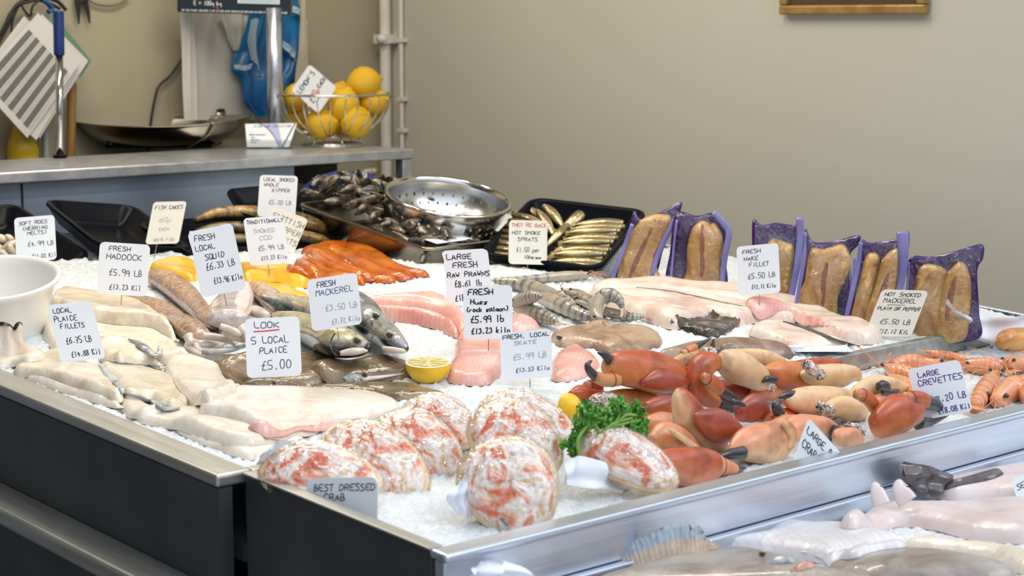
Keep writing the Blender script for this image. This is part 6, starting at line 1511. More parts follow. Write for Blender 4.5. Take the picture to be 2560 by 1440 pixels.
claw('crab claw behind the cream armed one, black tips pointing up', [('palm', TAN, CRM, [(1690, 905, 14), (1715, 896, 20), (1745, 890, 20), (1770, 892, 14)]), ('knob', CRM, CRM, [(1755, 888, 12), (1775, 884, 16), (1785, 892, 10)], -.01), ('finger', OR, OR, [(1705, 888, 12), (1728, 874, 11), (1740, 868, 9)]), ('tip', DRK, DRK, [(1738, 869, 9), (1758, 857, 6), (1776, 846, 2)]), ('tip', DRK, DRK, [(1778, 885, 8), (1781, 868, 7), (1784, 850, 3)])], dY=.01)
claw('pale crab claw at the back right lying along the divider', [('palm', CRM, CRM, [(1830, 888, 14), (1870, 892, 20), (1920, 898, 22), (1955, 906, 14)]), ('tip', DRK, DRK, [(1836, 886, 12), (1812, 882, 9), (1786, 878, 5)])], dY=.01)
claw('big orange red crab claw at the top left of the pile', [('palm', RD, OR, [(1716, 950, 20), (1684, 938, 42), (1625, 930, 52), (1565, 922, 48), (1525, 912, 30)]), ('tip', DRK, DRK, [(1524, 900, 14), (1510, 886, 10), (1497, 882, 4)]), ('finger', OR, TAN, [(1545, 948, 18), (1512, 950, 17), (1486, 940, 13)], -.01), ('tip', DRK, DRK, [(1489, 943, 13), (1473, 926, 11), (1469, 912, 8), (1478, 903, 3)], -.01), ('lobe', DRK, RD, [(1612, 957, 16), (1648, 950, 30), (1688, 955, 28), (1712, 962, 16)], -.03), ('joint', OR, CRM, [(1690, 930, 16), (1715, 945, 18), (1725, 965, 12)], -.01)])
claw('orange crab claw with cut cream joint at the right, under the crevettes', [('palm', OR, RD, [(1918, 926, 14), (1945, 936, 34), (1990, 942, 36), (2035, 942, 30)]), ('tip', DRK, DRK, [(1938, 950, 10), (1918, 948, 9), (1908, 954, 4)], -.02), ('joint', CRM, TAN, [(2010, 938, 14), (2045, 942, 28), (2095, 940, 30), (2130, 935, 22), (2148, 945, 10)], -.02), ('lobe', RD, OR, [(1990, 912, 10), (2040, 908, 14), (2090, 910, 12)], 0.0), ('knob', CRM, CRM, [(2014, 910, 9), (2032, 925, 15), (2052, 938, 10)], -.045)])
claw('speckled crab claw with a round black knob beside the crevettes', [('palm', CRM, TAN, [(2140, 982, 16), (2180, 968, 27), (2230, 968, 25), (2272, 978, 14)]), ('tip', DRK, DRK, [(2196, 966, 11), (2208, 964, 14), (2220, 968, 10)], -.026), ('tip', DRK, DRK, [(2206, 980, 6), (2232, 980, 8), (2246, 976, 4)], -.026)], dY=.02)
claw('small dark red crab claw lying in the middle of the pile', [('palm', DRK, RD, [(1850, 1032, 22), (1882, 1022, 36), (1905, 1032, 26)]), ('tip', DRK, DRK, [(1832, 1006, 9), (1850, 1010, 8), (1862, 1014, 4)], -.02)], dY=.01)
claw('cream backed crab claw with long black pincers in the middle of the pile', [('palm', RD, OR, [(1798, 906, 20), (1768, 908, 32), (1746, 930, 34), (1740, 964, 30), (1760, 992, 23), (1790, 1006, 17)]), ('tip', DRK, DRK, [(1796, 1009, 14), (1825, 1016, 12), (1850, 1022, 9), (1872, 1026, 3)]), ('finger', RD, OR, [(1758, 942, 12), (1780, 954, 18), (1800, 974, 15)], -.028), ('tip', DRK, DRK, [(1797, 971, 14), (1824, 989, 12), (1850, 1003, 8), (1874, 1013, 3)], -.028), ('joint', CRM, CRM, [(1808, 900, 28), (1845, 916, 44), (1885, 938, 38), (1912, 955, 22)], -.008), ('knob', CRM, CRM, [(1908, 958, 12), (1926, 966, 13), (1934, 974, 7)], -.012)], dY=-.02)
claw('pale crab claw with navy black pincers to the left, right of the middle', [('palm', CRM, PAL, [(1980, 1002, 24), (2040, 1004, 38), (2095, 1002, 34), (2135, 994, 18)]), ('tip', DRK, DRK, [(1986, 990, 15), (1966, 988, 11), (1950, 992, 5)]), ('finger', PAL, TAN, [(1985, 1055, 14), (1962, 1048, 16), (1946, 1034, 15)], -.01), ('tip', DRK, DRK, [(1950, 1036, 16), (1940, 1016, 13), (1946, 1000, 5)], -.01), ('joint', CRM, TAN, [(2058, 1026, 12), (2100, 1018, 27), (2140, 1028, 27), (2162, 1038, 12)], -.035), ('knob', CRM, CRM, [(2050, 1018, 10), (2066, 1026, 14), (2080, 1030, 8)], -.06)])
claw('orange crab finger curving down at the right of the cut joint', [('finger', RD, OR, [(2140, 985, 12), (2165, 992, 18), (2186, 1016, 17), (2196, 1042, 15)]), ('tip', DRK, DRK, [(2195, 1038, 15), (2203, 1062, 12), (2198, 1086, 7), (2186, 1096, 3)])], dY=-.06)
claw('red crab claw at the right end with open black pincers before the crevettes tag', [('palm', RD, OR, [(2192, 1062, 30), (2228, 1042, 50), (2262, 1034, 48), (2288, 1028, 34)]), ('finger', RD, OR, [(2262, 1000, 20), (2290, 998, 22), (2314, 1004, 20)], -.008), ('tip', DRK, DRK, [(2308, 1002, 21), (2342, 1014, 15), (2370, 1032, 5)], -.008), ('tip', DRK, DRK, [(2296, 1056, 20), (2318, 1056, 13), (2344, 1048, 9), (2368, 1038, 4)])], dY=-.02)
claw('orange cream crab claw behind the torn tag corner', [('palm', PAL, CRM, [(1975, 1076, 26), (2012, 1068, 32), (2058, 1074, 30), (2092, 1084, 16)]), ('tip', DRK, DRK, [(2092, 1066, 12), (2084, 1086, 12), (2074, 1100, 5)], -.02)], dY=.01)
claw('low crab claw piece between the torn tag and the crevettes claw', [('palm', PAL, CRM, [(2095, 1094, 20), (2125, 1094, 26), (2150, 1102, 14)]), ('knob', CRM, CRM, [(2120, 1066, 8), (2140, 1072, 10), (2155, 1080, 6)], .01)])
claw('big red crab claw lying across the centre of the pile', [('palm', RD, CRM, [(1698, 984, 20), (1712, 1020, 36), (1732, 1062, 42), (1765, 1098, 36), (1805, 1118, 20)]), ('lobe', DRK, RD, [(1745, 1044, 16), (1778, 1058, 38), (1818, 1074, 36), (1850, 1084, 16)], -.028)], dY=-.03)
claw('large pale orange crab claw at the bottom centre by the front rim', [('palm', PAL, CRM, [(1836, 1124, 22), (1872, 1112, 42), (1920, 1106, 52), (1955, 1098, 42), (1975, 1092, 24)]), ('joint', OR, CRM, [(1965, 1060, 12), (1980, 1088, 13), (1974, 1118, 10)], -.02), ('tip', DRK, DRK, [(1858, 1132, 18), (1825, 1136, 14), (1800, 1142, 6)], -.012)])
claw('red crab claw at the bottom left of the pile beside the parsley crab', [('palm', RD, PAL, [(1648, 1152, 22), (1690, 1164, 44), (1738, 1168, 48), (1782, 1166, 38)]), ('finger', PAL, OR, [(1785, 1164, 32), (1815, 1168, 20), (1838, 1172, 13)]), ('tip', DRK, DRK, [(1835, 1172, 13), (1852, 1172, 8), (1864, 1170, 3)])], dY=-.015)
claw('orange crab claw joint above the bottom left claw', [('palm', PAL, OR, [(1632, 1102, 22), (1662, 1092, 38), (1702, 1102, 34), (1740, 1128, 18)]), ('joint', CRM, CRM, [(1680, 1078, 6), (1712, 1100, 8), (1750, 1128, 6)], -.025)])
claw('crab claw body filling the hollow between parsley and centre claw', [('palm', PAL, OR, [(1620, 1060, 24), (1660, 1062, 40), (1700, 1072, 36)])], dY=.03)
claw('crab claw body low in the hollow right of the centre', [('palm', RD, PAL, [(1920, 1050, 20), (1950, 1056, 34), (1985, 1050, 24)])], dY=.04)
claw('pale crab claw low in the gap under the round black knob', [('palm', PAL, CRM, [(2160, 1020, 18), (2195, 1010, 28), (2225, 1004, 20)])], dY=.05)
claw('dark red crab claw wedged under the cream backed one', [('palm', DRK, RD, [(1800, 985, 20), (1845, 975, 30), (1885, 985, 26)])], dY=.06)
claw('orange crab claw wedged behind the pale pincers', [('palm', OR, PAL, [(1890, 985, 20), (1930, 975, 28), (1965, 982, 22)])], dY=.05)
claw('pale crab claw deep in the gap left of the torn tag', [('palm', PAL, OR, [(1930, 1070, 18), (1958, 1062, 26), (1990, 1056, 20)])], dY=.03)
# crevettes
CRV = dict(A=(0.86, 0.34, 0.15), B=(0.80, 0.25, 0.09), C=(0.86, 0.55, 0.40), name='crevette', cat='prawn', group='large cooked crevettes')
CRF = pm('crevette_feeler', [(0.78, 0.30, 0.12)], rough=.35)
CRT = pm('crevette_tail', [(0.78, 0.26, 0.06), (0.84, 0.42, 0.16)], scale=30, rough=.25)
cvs = [('orange crevette at the back with its eye toward the crevettes tag', [(2352, 906, 12), (2318, 908, 22), (2280, 906, 22), (2250, 908, 16), (2232, 914, 8)], .33),
 ('spiky orange crevette tail behind the crevettes tag', [(2410, 900, 12), (2375, 892, 13), (2340, 884, 9), (2316, 879, 4)], .34),
 ('pale orange crevette left of the crevettes tag', [(2216, 918, 10), (2244, 932, 24), (2282, 944, 25), (2312, 956, 16)], .29),
 ('small orange crevette under the left edge of the crevettes tag', [(2225, 945, 12), (2258, 962, 22), (2288, 985, 22), (2304, 1004, 12)], .25),
 ('orange crevette behind the right edge of the crevettes tag', [(2412, 912, 12), (2450, 916, 24), (2492, 920, 20), (2512, 924, 10)], .31),
 ('crevette standing head up right of the crevettes tag', [(2492, 932, 8), (2476, 956, 24), (2452, 990, 26), (2436, 1016, 18)], .22),
 ('large pale crevette curled at the right edge of the picture', [(2490, 1002, 18), (2518, 980, 34), (2556, 976, 36), (2590, 1000, 26)], .18),
 ('crevette at the far right behind the curled one', [(2518, 906, 12), (2550, 914, 24), (2590, 920, 20)], .30)]
for k, (lb, p_, Yc) in enumerate(cvs):
    o = prawn(lb, p_, .012, feel=4, fl=1.0, seed=20 + k, mats=(PRA, CRF, CRT), **CRV)
    if k == 0:
        for pth in ([(2352, 906), (2300, 915), (2245, 915), (2222, 896), (2228, 882), (2222, 900), (2190, 904), (2165, 882), (2138, 862)],):
            P = [onY(a, b, .30) for a, b in pth]; MB().add(*loft_geo(P, .0008, .0008, 6, m=60)[:2]).build('feelers', CRF, o, True)
    if k == 4:
        P = [onY(a, b, .26) for a, b in ((2412, 912), (2408, 892), (2432, 878), (2470, 882), (2500, 905), (2520, 890), (2560, 878))]; MB().add(*loft_geo(P, .0008, .0008, 6, m=50)[:2]).build('feelers', CRF, o, True)
# parsley
LEAF = pm('parsley_leaf', [(0.05, 0.20, 0.018), (0.11, 0.36, 0.04), (0.20, 0.50, 0.08)], scale=60, rough=0.4)
PSTEM = pm('parsley_stem', [(0.18, 0.36, 0.06)], rough=0.4)
pyc = onY(1530, 1050, .13); kp = 1 / ppm(pyc)
pb_ = thing('parsley_bunch', 'bunch of curly green parsley tucked between the dressed crabs and claws', 'herb', pyc - np.array([0, 0, .03]))
mb = MB(); rp = np.random.RandomState(9)
blobs = [(1470, 1035, 34), (1450, 1065, 26), (1500, 1040, 30), (1545, 1020, 32), (1590, 1030, 28), (1600, 1060, 22), (1560, 1065, 40), (1510, 1070, 34), (1440, 1095, 18), (1600, 1080, 20), (1440, 1130, 20), (1428, 1112, 12), (1408, 1112, 9), (1448, 1150, 14), (1480, 1085, 26)]
for bx, by_, br in blobs:
    cb_ = onY(bx, by_, .13 + rp.uniform(-.015, .02))
    for k in range(int(br * 2.0)):
        d = rp.normal(0, 1, 3); d /= np.linalg.norm(d); c_ = cb_ + d * br * kp * rp.uniform(.35, 1.0); s = kp * rp.uniform(7, 12)
        nn = d + rp.normal(0, .6, 3); nn /= np.linalg.norm(nn); u_ = np.cross(nn, rp.normal(0, 1, 3)); u_ /= np.linalg.norm(u_); v_ = np.cross(nn, u_)
        q = []; m_ = 9
        for j in range(m_):
            a = 2 * math.pi * j / m_; rr = s * (1.0 if j % 3 == 0 else .55 if j % 3 == 1 else .8); q.append(c_ + u_ * rr * math.cos(a) + v_ * rr * math.sin(a) + nn * s * (.35 if j % 2 else -.25))
        i0 = len(mb.V); mb.add([c_] + q, [(0, 1 + j, 1 + (j + 1) % m_) for j in range(m_)])
mb.build('leaves', LEAF, pb_)
mb = MB()
for pts in ([(1500, 1090), (1530, 1060), (1580, 1045)], [(1520, 1085), (1545, 1045), (1550, 1025)], [(1510, 1080), (1550, 1062), (1600, 1050)], [(1448, 1140), (1445, 1100), (1470, 1060)], [(1500, 1085), (1480, 1050), (1475, 1030)], [(1530, 1075), (1560, 1040), (1590, 1038)]):
    mb.add(*loft_geo([onY(a, b, .115) for a, b in pts], .0022, .0022, 8, m=14)[:2])
mb.build('stems', PSTEM, pb_, True)
# white papers
WPAP = pm('white_paper', [(0.76, 0.78, 0.86), (0.84, 0.86, 0.92)], scale=20, rough=0.6)
def ruffle(name, label, rows, Yd, folds, seed, mat=WPAP): 
    return hung_cloth(name, label, 'paper', rows, mat, Yd, folds=folds, seed=seed)
ruffle('paper_doily', 'pleated white paper under the dressed crab by the parsley', [[(1412, 1150), (1440, 1140), (1480, 1146), (1530, 1168)], [(1404, 1185), (1440, 1185), (1500, 1195), (1560, 1208)], [(1412, 1212), (1450, 1216), (1510, 1220), (1585, 1230)]], .10, .005, 31)
ruffle('paper_doily', 'crumpled white paper at the back left corner of the front tray', [[(668, 1118), (700, 1100), (740, 1096), (775, 1100)], [(652, 1140), (700, 1130), (740, 1125), (770, 1128)], [(650, 1165), (690, 1160), (730, 1160), (770, 1160)]], .33, .006, 32)
ruffle('paper_doily', 'round white paper edge standing left of the foremost dressed crab', [[(1140, 1215), (1150, 1200), (1165, 1200)], [(1118, 1240), (1140, 1240), (1165, 1240)], [(1135, 1280), (1155, 1290), (1180, 1300)]], .11, .003, 33)
ruffle('wrapping_paper', 'thin white paper curling up around the smoked fish at the right edge', [[(2362, 746), (2400, 786), (2470, 792), (2580, 786)], [(2400, 810), (2430, 815), (2500, 822), (2590, 820)], [(2412, 832), (2455, 850), (2510, 868), (2600, 880)], [(2440, 846), (2470, 862), (2520, 880), (2600, 892)]], .345, .006, 34)
plc = onY(2530, 872, .31); PLT = film_mat('clear_plate', (.9, .92, .94), .10, .1)
kq = 1 / ppm(plc)
po = thing('plastic_plate', 'clear plastic plate under the paper wrapped smoked fish', 'plate', plc - np.array([0, 0, .02]))
MB().lathe([(.0002, -.012), (95 * kq, -.012), (120 * kq, -.004), (138 * kq, .010), (140 * kq, .012), (136 * kq, .012), (118 * kq, -.001), (94 * kq, -.009), (.0002, -.009)], plc, 48, [RV, F0 - np.array([0, 0, .0]), np.array([0, 0, 1.])]).build('plate', PLT, po, True)
SMK = pm('smoked_fish_piece', [(0.36, 0.12, 0.02), (0.58, 0.24, 0.05), (0.70, 0.36, 0.10)], scale=14, stretch=(1, 1, 3), rough=.28, coat=.5, bump=.2, bscale=50)
pxl = [(2500, 866, 14), (2515, 850, 26), (2550, 852, 34), (2600, 855, 34), (2640, 858, 20)]
o = pxloft('smoked_fish_piece', pxl, SMK, Y=.30, n=18, m=24); tag_props(o, 'orange brown piece of smoked fish on paper at the right edge', 'fish')

# ================================================================== lowest tray: flatfish
SOL = pm('grey_brown_sole_skin', [(0.19, 0.15, 0.13), (0.30, 0.25, 0.215), (0.38, 0.33, 0.29)], scale=18, dist=.6, rough=.3, bump=.25, bscale=170, coat=.3)
WHF = pm('white_belly_skin', [(0.58, 0.54, 0.55), (0.72, 0.69, 0.70)], scale=14, detail=7, rough=.3, bump=.2, bscale=60, coat=.2, lines=(30, (.45, .40, .42), .25, .5))
PNK2 = pm('pinkish_belly_skin', [(0.605, 0.449, 0.433), (0.686, 0.573, 0.557), (0.703, 0.619, 0.619)], scale=8, dist=.8, rough=.3, coat=.3, bump=.12, bscale=50)
FIN = pm('bristly_fin', [(0.34, 0.24, 0.18), (0.52, 0.44, 0.38), (0.36, 0.40, 0.46)], scale=30, stretch=(4, 4, .6), rough=.5, bump=.6, bscale=90, bstretch=(4, 4, .4))
DKT = pm('dark_tail_skin', [(0.02, 0.016, 0.022), (0.10, 0.075, 0.08), (0.03, 0.024, 0.03)], scale=26, dist=.8, rough=.25, coat=.4, bump=.3, bscale=60)
LG2 = 'flatfish in the lowest tray'
b3 = slab('flatfish', [(2290, 1240), (2330, 1218), (2400, 1190), (2480, 1168), (2600, 1145), (2600, 1235), (2480, 1245), (2380, 1250)], .024, PNK2, r=.05)
tag_props(b3, 'pinkish fish with a dark tail at the back of the lowest tray', 'fish', LG2)
slab('dark_back', [(2325, 1225), (2360, 1205), (2420, 1190), (2480, 1172), (2510, 1172), (2480, 1190), (2400, 1212), (2340, 1232)], .008, DKT, b3, r=.01, label='dark mottled back strip')
tp_ = pt(2330, 1232, .01)
hung_cloth('tail_fin', None, None, [[(2272, 1157), (2310, 1162), (2345, 1176), (2392, 1200)], [(2256, 1184), (2300, 1186), (2340, 1200), (2380, 1212)], [(2268, 1210), (2300, 1212), (2330, 1222), (2360, 1224)], [(2285, 1226), (2305, 1232), (2325, 1236), (2350, 1234)]], DKT, tp_[1], b3, th=.007, folds=.005, seed=44)
b1 = slab('flatfish', [(1770, 1362), (1850, 1346), (1898, 1332), (1935, 1300), (1985, 1287), (2041, 1299), (2120, 1300), (2200, 1320), (2270, 1342), (2262, 1360), (2150, 1392), (2080, 1412), (1990, 1392), (1880, 1376)], .024, WHF, r=.05, ragged=.0006)
tag_props(b1, 'white belly-up flatfish in the middle of the lowest tray', 'fish', LG2)
b2 = slab('flatfish', [(2100, 1290), (2160, 1276), (2185, 1262), (2229, 1251), (2291, 1252), (2385, 1250), (2600, 1238), (2600, 1356), (2447, 1350), (2385, 1330), (2322, 1308), (2230, 1304), (2150, 1302)], .026, PNK2, r=.05)
tag_props(b2, 'large pinkish white flatfish with two pale tail stubs', 'fish', LG2)
for pts in ([(2205, 1262, 22), (2196, 1238, 20), (2192, 1218, 15), (2195, 1209, 8)], [(2270, 1255, 26), (2256, 1234, 24), (2252, 1216, 20), (2258, 1206, 12)]):
    P0 = pt(pts[0][0], pts[0][1], .012); d0 = depth(P0); P = [atD(a, b, d0 + .003 * i) for i, (a, b, r) in enumerate(pts)]; R_ = np.array([r for a, b, r in pts]) * d0 / FPX
    V, Fc, _ = loft_geo(P, R_, R_ * .3, 14, up=F0, m=18); mesh('tail_stub', V, Fc, PNK2, b2)
b4 = slab('flatfish', [(2262, 1326), (2330, 1334), (2400, 1350), (2500, 1362), (2600, 1390), (2600, 1440), (2530, 1428), (2480, 1394), (2400, 1374), (2320, 1366)], .018, FILB, r=.03)
tag_props(b4, 'cream edged flatfish at the right edge of the lowest tray', 'fish', LG2)
b5 = slab('sole', [(2060, 1415), (2097, 1400), (2197, 1366), (2276, 1357), (2385, 1368), (2479, 1390), (2540, 1422), (2520, 1440), (2420, 1462), (2200, 1470), (2100, 1450)], .026, SOL, r=.06)
tag_props(b5, 'grey brown sole at the bottom right of the lowest tray', 'fish', LG2)
slab('frill_fin', [(2000, 1380), (2080, 1368), (2180, 1352), (2270, 1350), (2200, 1368), (2120, 1392), (2060, 1410)], .008, WHF, b5, r=.012, ragged=.0012, label='pale frilled fin edge')
b7 = thing('fringed_fin_fish', 'fish with a bristly blue grey fin standing up at the left of the lowest tray', 'fish', pt(1640, 1420), LG2)
fd = depth(pt(1640, 1425, .01)); G1 = np.array([(1490, 1450), (1548, 1378), (1600, 1345), (1680, 1314), (1745, 1316), (1752, 1335)], float); G0 = np.array([(1500, 1470), (1560, 1430), (1620, 1410), (1690, 1395), (1750, 1380), (1800, 1370)], float)
tt_ = crs(G1, 90); bb_ = crs(G0, 90); V = []; Cc = []
for s in (0, 1):
    for i in range(90):
        for j in range(8):
            v = j / 7; p = bb_[i] * (1 - v) + (tt_[i] + nr.normal(0, 2.2, 2)) * v; V.append(atD(p[0], p[1], fd + .02 * v + .0007 * math.sin(i * 1.9) + .003 * s))
Fc = [(i * 8 + j, (i + 1) * 8 + j, (i + 1) * 8 + j + 1, i * 8 + j + 1) for i in range(89) for j in range(7)]; Fc += [tuple(x + 720 for x in f[::-1]) for f in Fc]
Fc += [(i * 8 + 7, (i + 1) * 8 + 7, (i + 1) * 8 + 727, i * 8 + 727) for i in range(89)]
Cc = [np.array((.50, .38, .28)) * (1 - np.clip(((k % 8) / 7 - .45) * 5, 0, 1)) + np.array((.33, .39, .45)) * np.clip(((k % 8) / 7 - .45) * 5, 0, 1) for k in range(1440)]
FIN2 = pm('fin_bristles', [(0.7, .7, .7), (1, 1, 1)], scale=90, attr='Col', rough=.5)
fix_normals(mesh('fin', V, Fc, FIN2, b7, col=Cc, label='blue grey and tan bristly fin'))
b6 = slab('sole', [(1470, 1470), (1560, 1432), (1640, 1395), (1720, 1374), (1800, 1362), (1890, 1358), (1960, 1374), (2020, 1394), (2100, 1420), (2180, 1448), (2160, 1490), (1500, 1500)], .028, SOL, r=.06)
tag_props(b6, 'grey brown sole with gill slit at the bottom centre of the picture', 'fish', LG2)
slab('gill_slit', [(1975, 1428), (1995, 1406), (2030, 1400), (2040, 1412), (2010, 1424)], .006, RED, b6, r=.01, label='reddish gill opening')
slab('mouth_patch', [(1925, 1410), (1940, 1390), (1985, 1392), (1980, 1410)], .006, SKIN, b6, r=.01, label='pale mouth patch')
eye(1906, 1384, 7, b6, .006)
hung_cloth('white_liner', 'white rounded liner edge at the left corner of the lowest tray', 'paper', [[(1185, 1412), (1230, 1400), (1280, 1408), (1330, 1430)], [(1170, 1440), (1230, 1436), (1290, 1440), (1350, 1452)], [(1165, 1490), (1230, 1490), (1290, 1490), (1360, 1490)]], WPAP, -.06, folds=.006, seed=35)
# ================================================================== price tags
def A(px, py, h=0.0): return pt(px, py, h)
T = price_tag
T('white soft roes herring melts price tag at the far left', (35, 545), (136, 537), (41, 657), atD(90, 640, d_ - .09), [('SOFT ROES', .10, .82, .17, .075, 'n'), ('(HERRING', .18, .82, .30, .08, 'n'), ('MELTS)', .3, .8, .405, .075, 'n'), ('£4.99 LB', .30, .95, .66, .105, 'n'), ('£11.02 Kil', .38, .99, .93, .085, 'n')], pin=(.5, .02))
T('cream fish cakes sixty pence price tag in front of the black tray', (384, 505), (467, 503), (363, 611), atD(410, 612, d_ + .04), [('FISH CAKES', .08, .92, .18, .085, 'n'), ('60p', .28, .66, .48, .11, 'f'), ('EACH', .32, .62, .68, .065, 'f'), ('WHITE FISH', .22, .85, .94, .07, 'f')], CARDY, (.35, .03), lean=10)
T('white local smoked whole kipper price tag, tallest at the back', (650, 437), (745, 440), (643, 541), atD(692, 545, dk + .20), [('LOCAL SMOKED', .10, .92, .14, .075, 'n'), ('WHOLE', .12, .52, .27, .075, 'n'), ('KIPPER', .34, .82, .40, .08, 'n'), ('£5.20 LB', .28, .88, .70, .10, 'm')], pin=(.5, .03))
T('white scottish kipper fillets price tag tilted behind the smoked cod tag', (684, 516), (771, 548), (640, 618), atD(690, 650, dk + .13), [('SCOTTISH', .06, .98, .25, .12, 'k'), ('KIPPER', .24, .98, .47, .125, 'k'), ('FILLETS', .2, .98, .68, .115, 'k'), ('£8.18', .45, .92, .99, .12, 'k'), ('£16', .5, .94, 1.24, .12, 'k')], CARDY, None)
T('white traditionally smoked cod price tag standing in the yellow fillets', (608, 546), (708, 538), (625, 665), A(668, 668, .01), [('TRADITIONALLY', .06, .99, .13, .075, 'n'), ('SMOKED', .20, .74, .33, .08, 'f'), ('COD', .32, .66, .48, .085, 'f'), ('£5.99 LB', .26, .92, .70, .095, 'm'), ('£13.23 Kilo', .30, .95, .90, .08, 'm')], pin=(.45, .02))
T('white fresh local squid price tag with worn left edge', (466, 578), (580, 556), (503, 745), A(560, 742, .02), [('FRESH', .12, .58, .18, .085, 'n'), ('LOCAL', .10, .54, .32, .075, 'n'), ('SQUID', .26, .70, .47, .08, 'n'), ('£6.33 LB', .24, .88, .62, .095, 'n'), ('£13.96 Kilo', .34, .97, .84, .085, 'n')], pin=(.5, .02), chips=1)
T('white fresh haddock price tag standing in the left fillets', (250, 604), (376, 612), (241, 734), A(303, 748, .01), [('FRESH', .18, .62, .155, .085, 'n'), ('HADDOCK', .14, .86, .32, .10, 'n'), ('£5.99 LB', .22, .88, .63, .115, 'n'), ('£13.23 Kil', .24, .88, .90, .10, 'n')], pin=(.5, .02))
T('white fresh mackerel price tag standing in the mackerel', (767, 700), (892, 681), (781, 829), A(842, 835, .03), [('FRESH', .18, .56, .18, .105, 'n'), ('MACKEREL', .14, .90, .34, .11, 'm'), ('£3.50 LB', .30, .95, .66, .12, 'f'), ('£7.72 Kilo', .40, .97, .92, .095, 'f')], pin=(.5, .02))
T('white large fresh raw prawns price tag behind the huss tag', (1101, 627), (1219, 621), (1116, 765), A(1170, 770, .0), [('LARGE', .10, .65, .17, .09, 'k'), ('FRESH', .22, .76, .32, .095, 'k'), ('RAW PRAWNS', .08, .99, .49, .085, 'k'), ('£8.61 lb', .22, .80, .67, .11, 'k'), ('£18.98 kilo', .2, .97, .92, .10, 'k')], chips=1, wink=.0016)
T('white fresh huss rock salmon price tag in the middle of the ice', (1158, 716), (1280, 712), (1160, 850), A(1222, 858, .012), [('FRESH', .09, .62, .16, .10, 'k'), ('Huss', .14, .50, .34, .09, 'k'), ('(rock salmon)', .05, .93, .48, .085, 'k'), ('£5.99 lb', .14, .83, .68, .12, 'k'), ('£13.23 kilo', .15, .95, .89, .10, 'k')], pin=(.5, .03), wink=.0017)
T('white fresh local skate price tag standing in front of the skate', (1249, 833), (1377, 821), (1254, 954), A(1320, 968, .0), [('FRESH, LOCAL', .05, .97, .14, .085, 'n'), ('SKATE', .26, .72, .28, .08, 'f'), ('£5.99 LB', .24, .90, .58, .11, 'f'), ('£13.23 Kilo', .28, .95, .84, .085, 'm')], pin=(.55, .03))
T("cream hot smoke sprats price tag with red they're back heading", (1273, 550), (1369, 552), (1271, 660), SP.q(.42, .02, .03), [("THEY'RE BACK", .06, .98, .15, .085, 'r'), ('HOT SMOKE', .08, .82, .32, .075, 'k'), ('SPRATS', .22, .76, .47, .08, 'k'), ('£1.50 per', .20, .82, .72, .10, 'k'), ('100grams', .40, .86, .87, .07, 'k')], CARDY, (.5, .04))
T('white fresh hake fillet price tag before the vacuum packs', (1841, 617), (1946, 607), (1846, 741), A(1895, 742, .01), [('FRESH', .13, .58, .16, .075, 'n'), ('HAKE', .16, .52, .30, .08, 'n'), ('FILLET', .28, .76, .43, .08, 'n'), ('£5.50 LB', .24, .90, .67, .10, 'n'), ('£12.12 Kilo', .32, .90, .88, .08, 'n')], pin=(.5, .02))
T('cream hot smoked mackerel plain or pepper price tag leaning on the packs', (2205, 723), (2322, 727), (2161, 838), onY(2240, 842, .395), [('HOT SMOKED', .10, .88, .14, .075, 'k'), ('MACKEREL', .12, .84, .28, .09, 'k'), ('PLAIN OR PEPPER', .06, .97, .44, .07, 'k'), ('£5.50 LB', .22, .88, .74, .10, 'k'), ('£12.12 KIL', .26, .92, .94, .085, 'k')], CARDY, None, strokes=[([(.24, .33), (.62, .325)], 'k', .0008)])
T('white look five local plaice price tag with a red underline', (611, 797), (748, 790), (618, 946), A(690, 950, .0), [('LOOK', .16, .64, .17, .095, 'n'), ('5 LOCAL', .10, .80, .43, .11, 'n'), ('PLAICE', .24, .76, .60, .10, 'n'), ('£5.00', .26, .82, .87, .14, 'n')], strokes=[([(.16, .225), (.4, .222), (.62, .21)], 'r', .0018)])
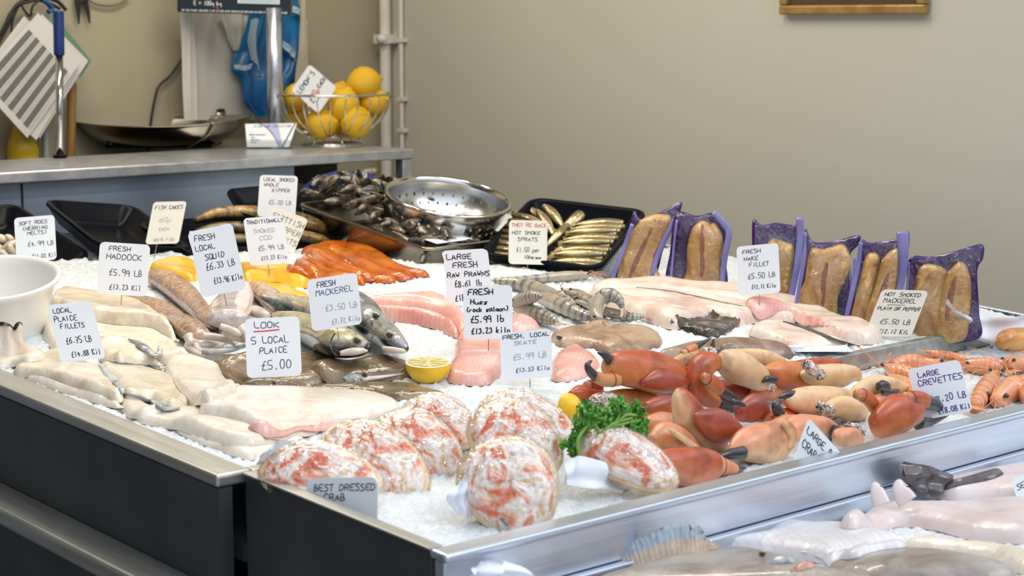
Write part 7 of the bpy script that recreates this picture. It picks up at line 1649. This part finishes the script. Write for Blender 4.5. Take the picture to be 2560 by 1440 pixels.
T('white local plaice fillets price tag in the fillet heap', (116, 763), (228, 752), (153, 907), A(206, 905, .0), [('LOCAL', .10, .52, .155, .075, 'n'), ('PLAICE', .08, .60, .30, .09, 'n'), ('FILLETS', .18, .72, .43, .08, 'n'), ('£6.75 LB', .22, .80, .69, .11, 'n'), ('£14.88 Kil', .26, .93, .92, .09, 'n')])
T('white large crevettes price tag with purple writing', (2268, 924), (2398, 898), (2302, 1052), onY(2350, 1040, .05), [('LARGE', .16, .58, .20, .095, 'p'), ('CREVETTES', .12, .98, .36, .105, 'p'), ('£8.20 LB', .30, .96, .72, .12, 'p'), ('£18.08 Kil', .36, .98, .94, .095, 'p')], wink=.0014)
T('white large cock crab claws price tag standing on its corner at the front rim', (2021, 1043), (2118, 1150), (1972, 1176), onY(2030, 1130, .016), [('LARGE COCK', .06, .96, .22, .12, 'n'), ('CRAB CLAWS', .06, .96, .48, .14, 'n')], wink=.0014)
T('white best dressed crab price tag inside the left rim', (768, 1196), (946, 1192), (766, 1330), onX(850, 1300, .016), [('BEST DRESSED', .10, .97, .24, .12, 'n'), ('CRAB', .24, .56, .42, .12, 'n'), ('EACH', .76, .96, .84, .07, 'r')], yaw=-44, lean=3, wink=.0014)
T('white price tag corner cut off at the lower right edge of the picture', (2527, 1200), (2640, 1150), (2570, 1330), pt(2570, 1240, .0), [('SEA BREAM', .06, .9, .22, .10, 'n')])
# tag lying flat behind the claws with its wire toward the viewer
lc = pt(2030, 879, .001)
fl = thing('fallen_price_tag', 'white price tag lying flat by the divider with its wire pin showing', 'price tag', lc)
V = [lc + RV * .042 * a + F0 * .03 * b + np.array([0, 0, .006]) for a, b in ((-.75, -1), (1.5, -1), (1.5, 1), (-.75, 1))]; V += [v - np.array([0, 0, .0012]) for v in V]
fix_normals(mesh('card', V, [(0, 1, 2, 3), (7, 6, 5, 4), (0, 4, 5, 1), (1, 5, 6, 2), (2, 6, 7, 3), (3, 7, 4, 0)], CARD, fl, False))
MB().tube([lc - RV * .032 + np.array([0, 0, .004]), lc - RV * .06 + np.array([0, 0, .003]), lc - RV * .085 + np.array([0, 0, .002])], .0011, 6).build('pin', PINM, fl)
MB().obox(lc - RV * .03 - F0 * .02 + np.array([0, 0, .009]), RV * .012, F0 * .006, np.array([0, 0, .004])).build('pin_holder', CARD, fl)
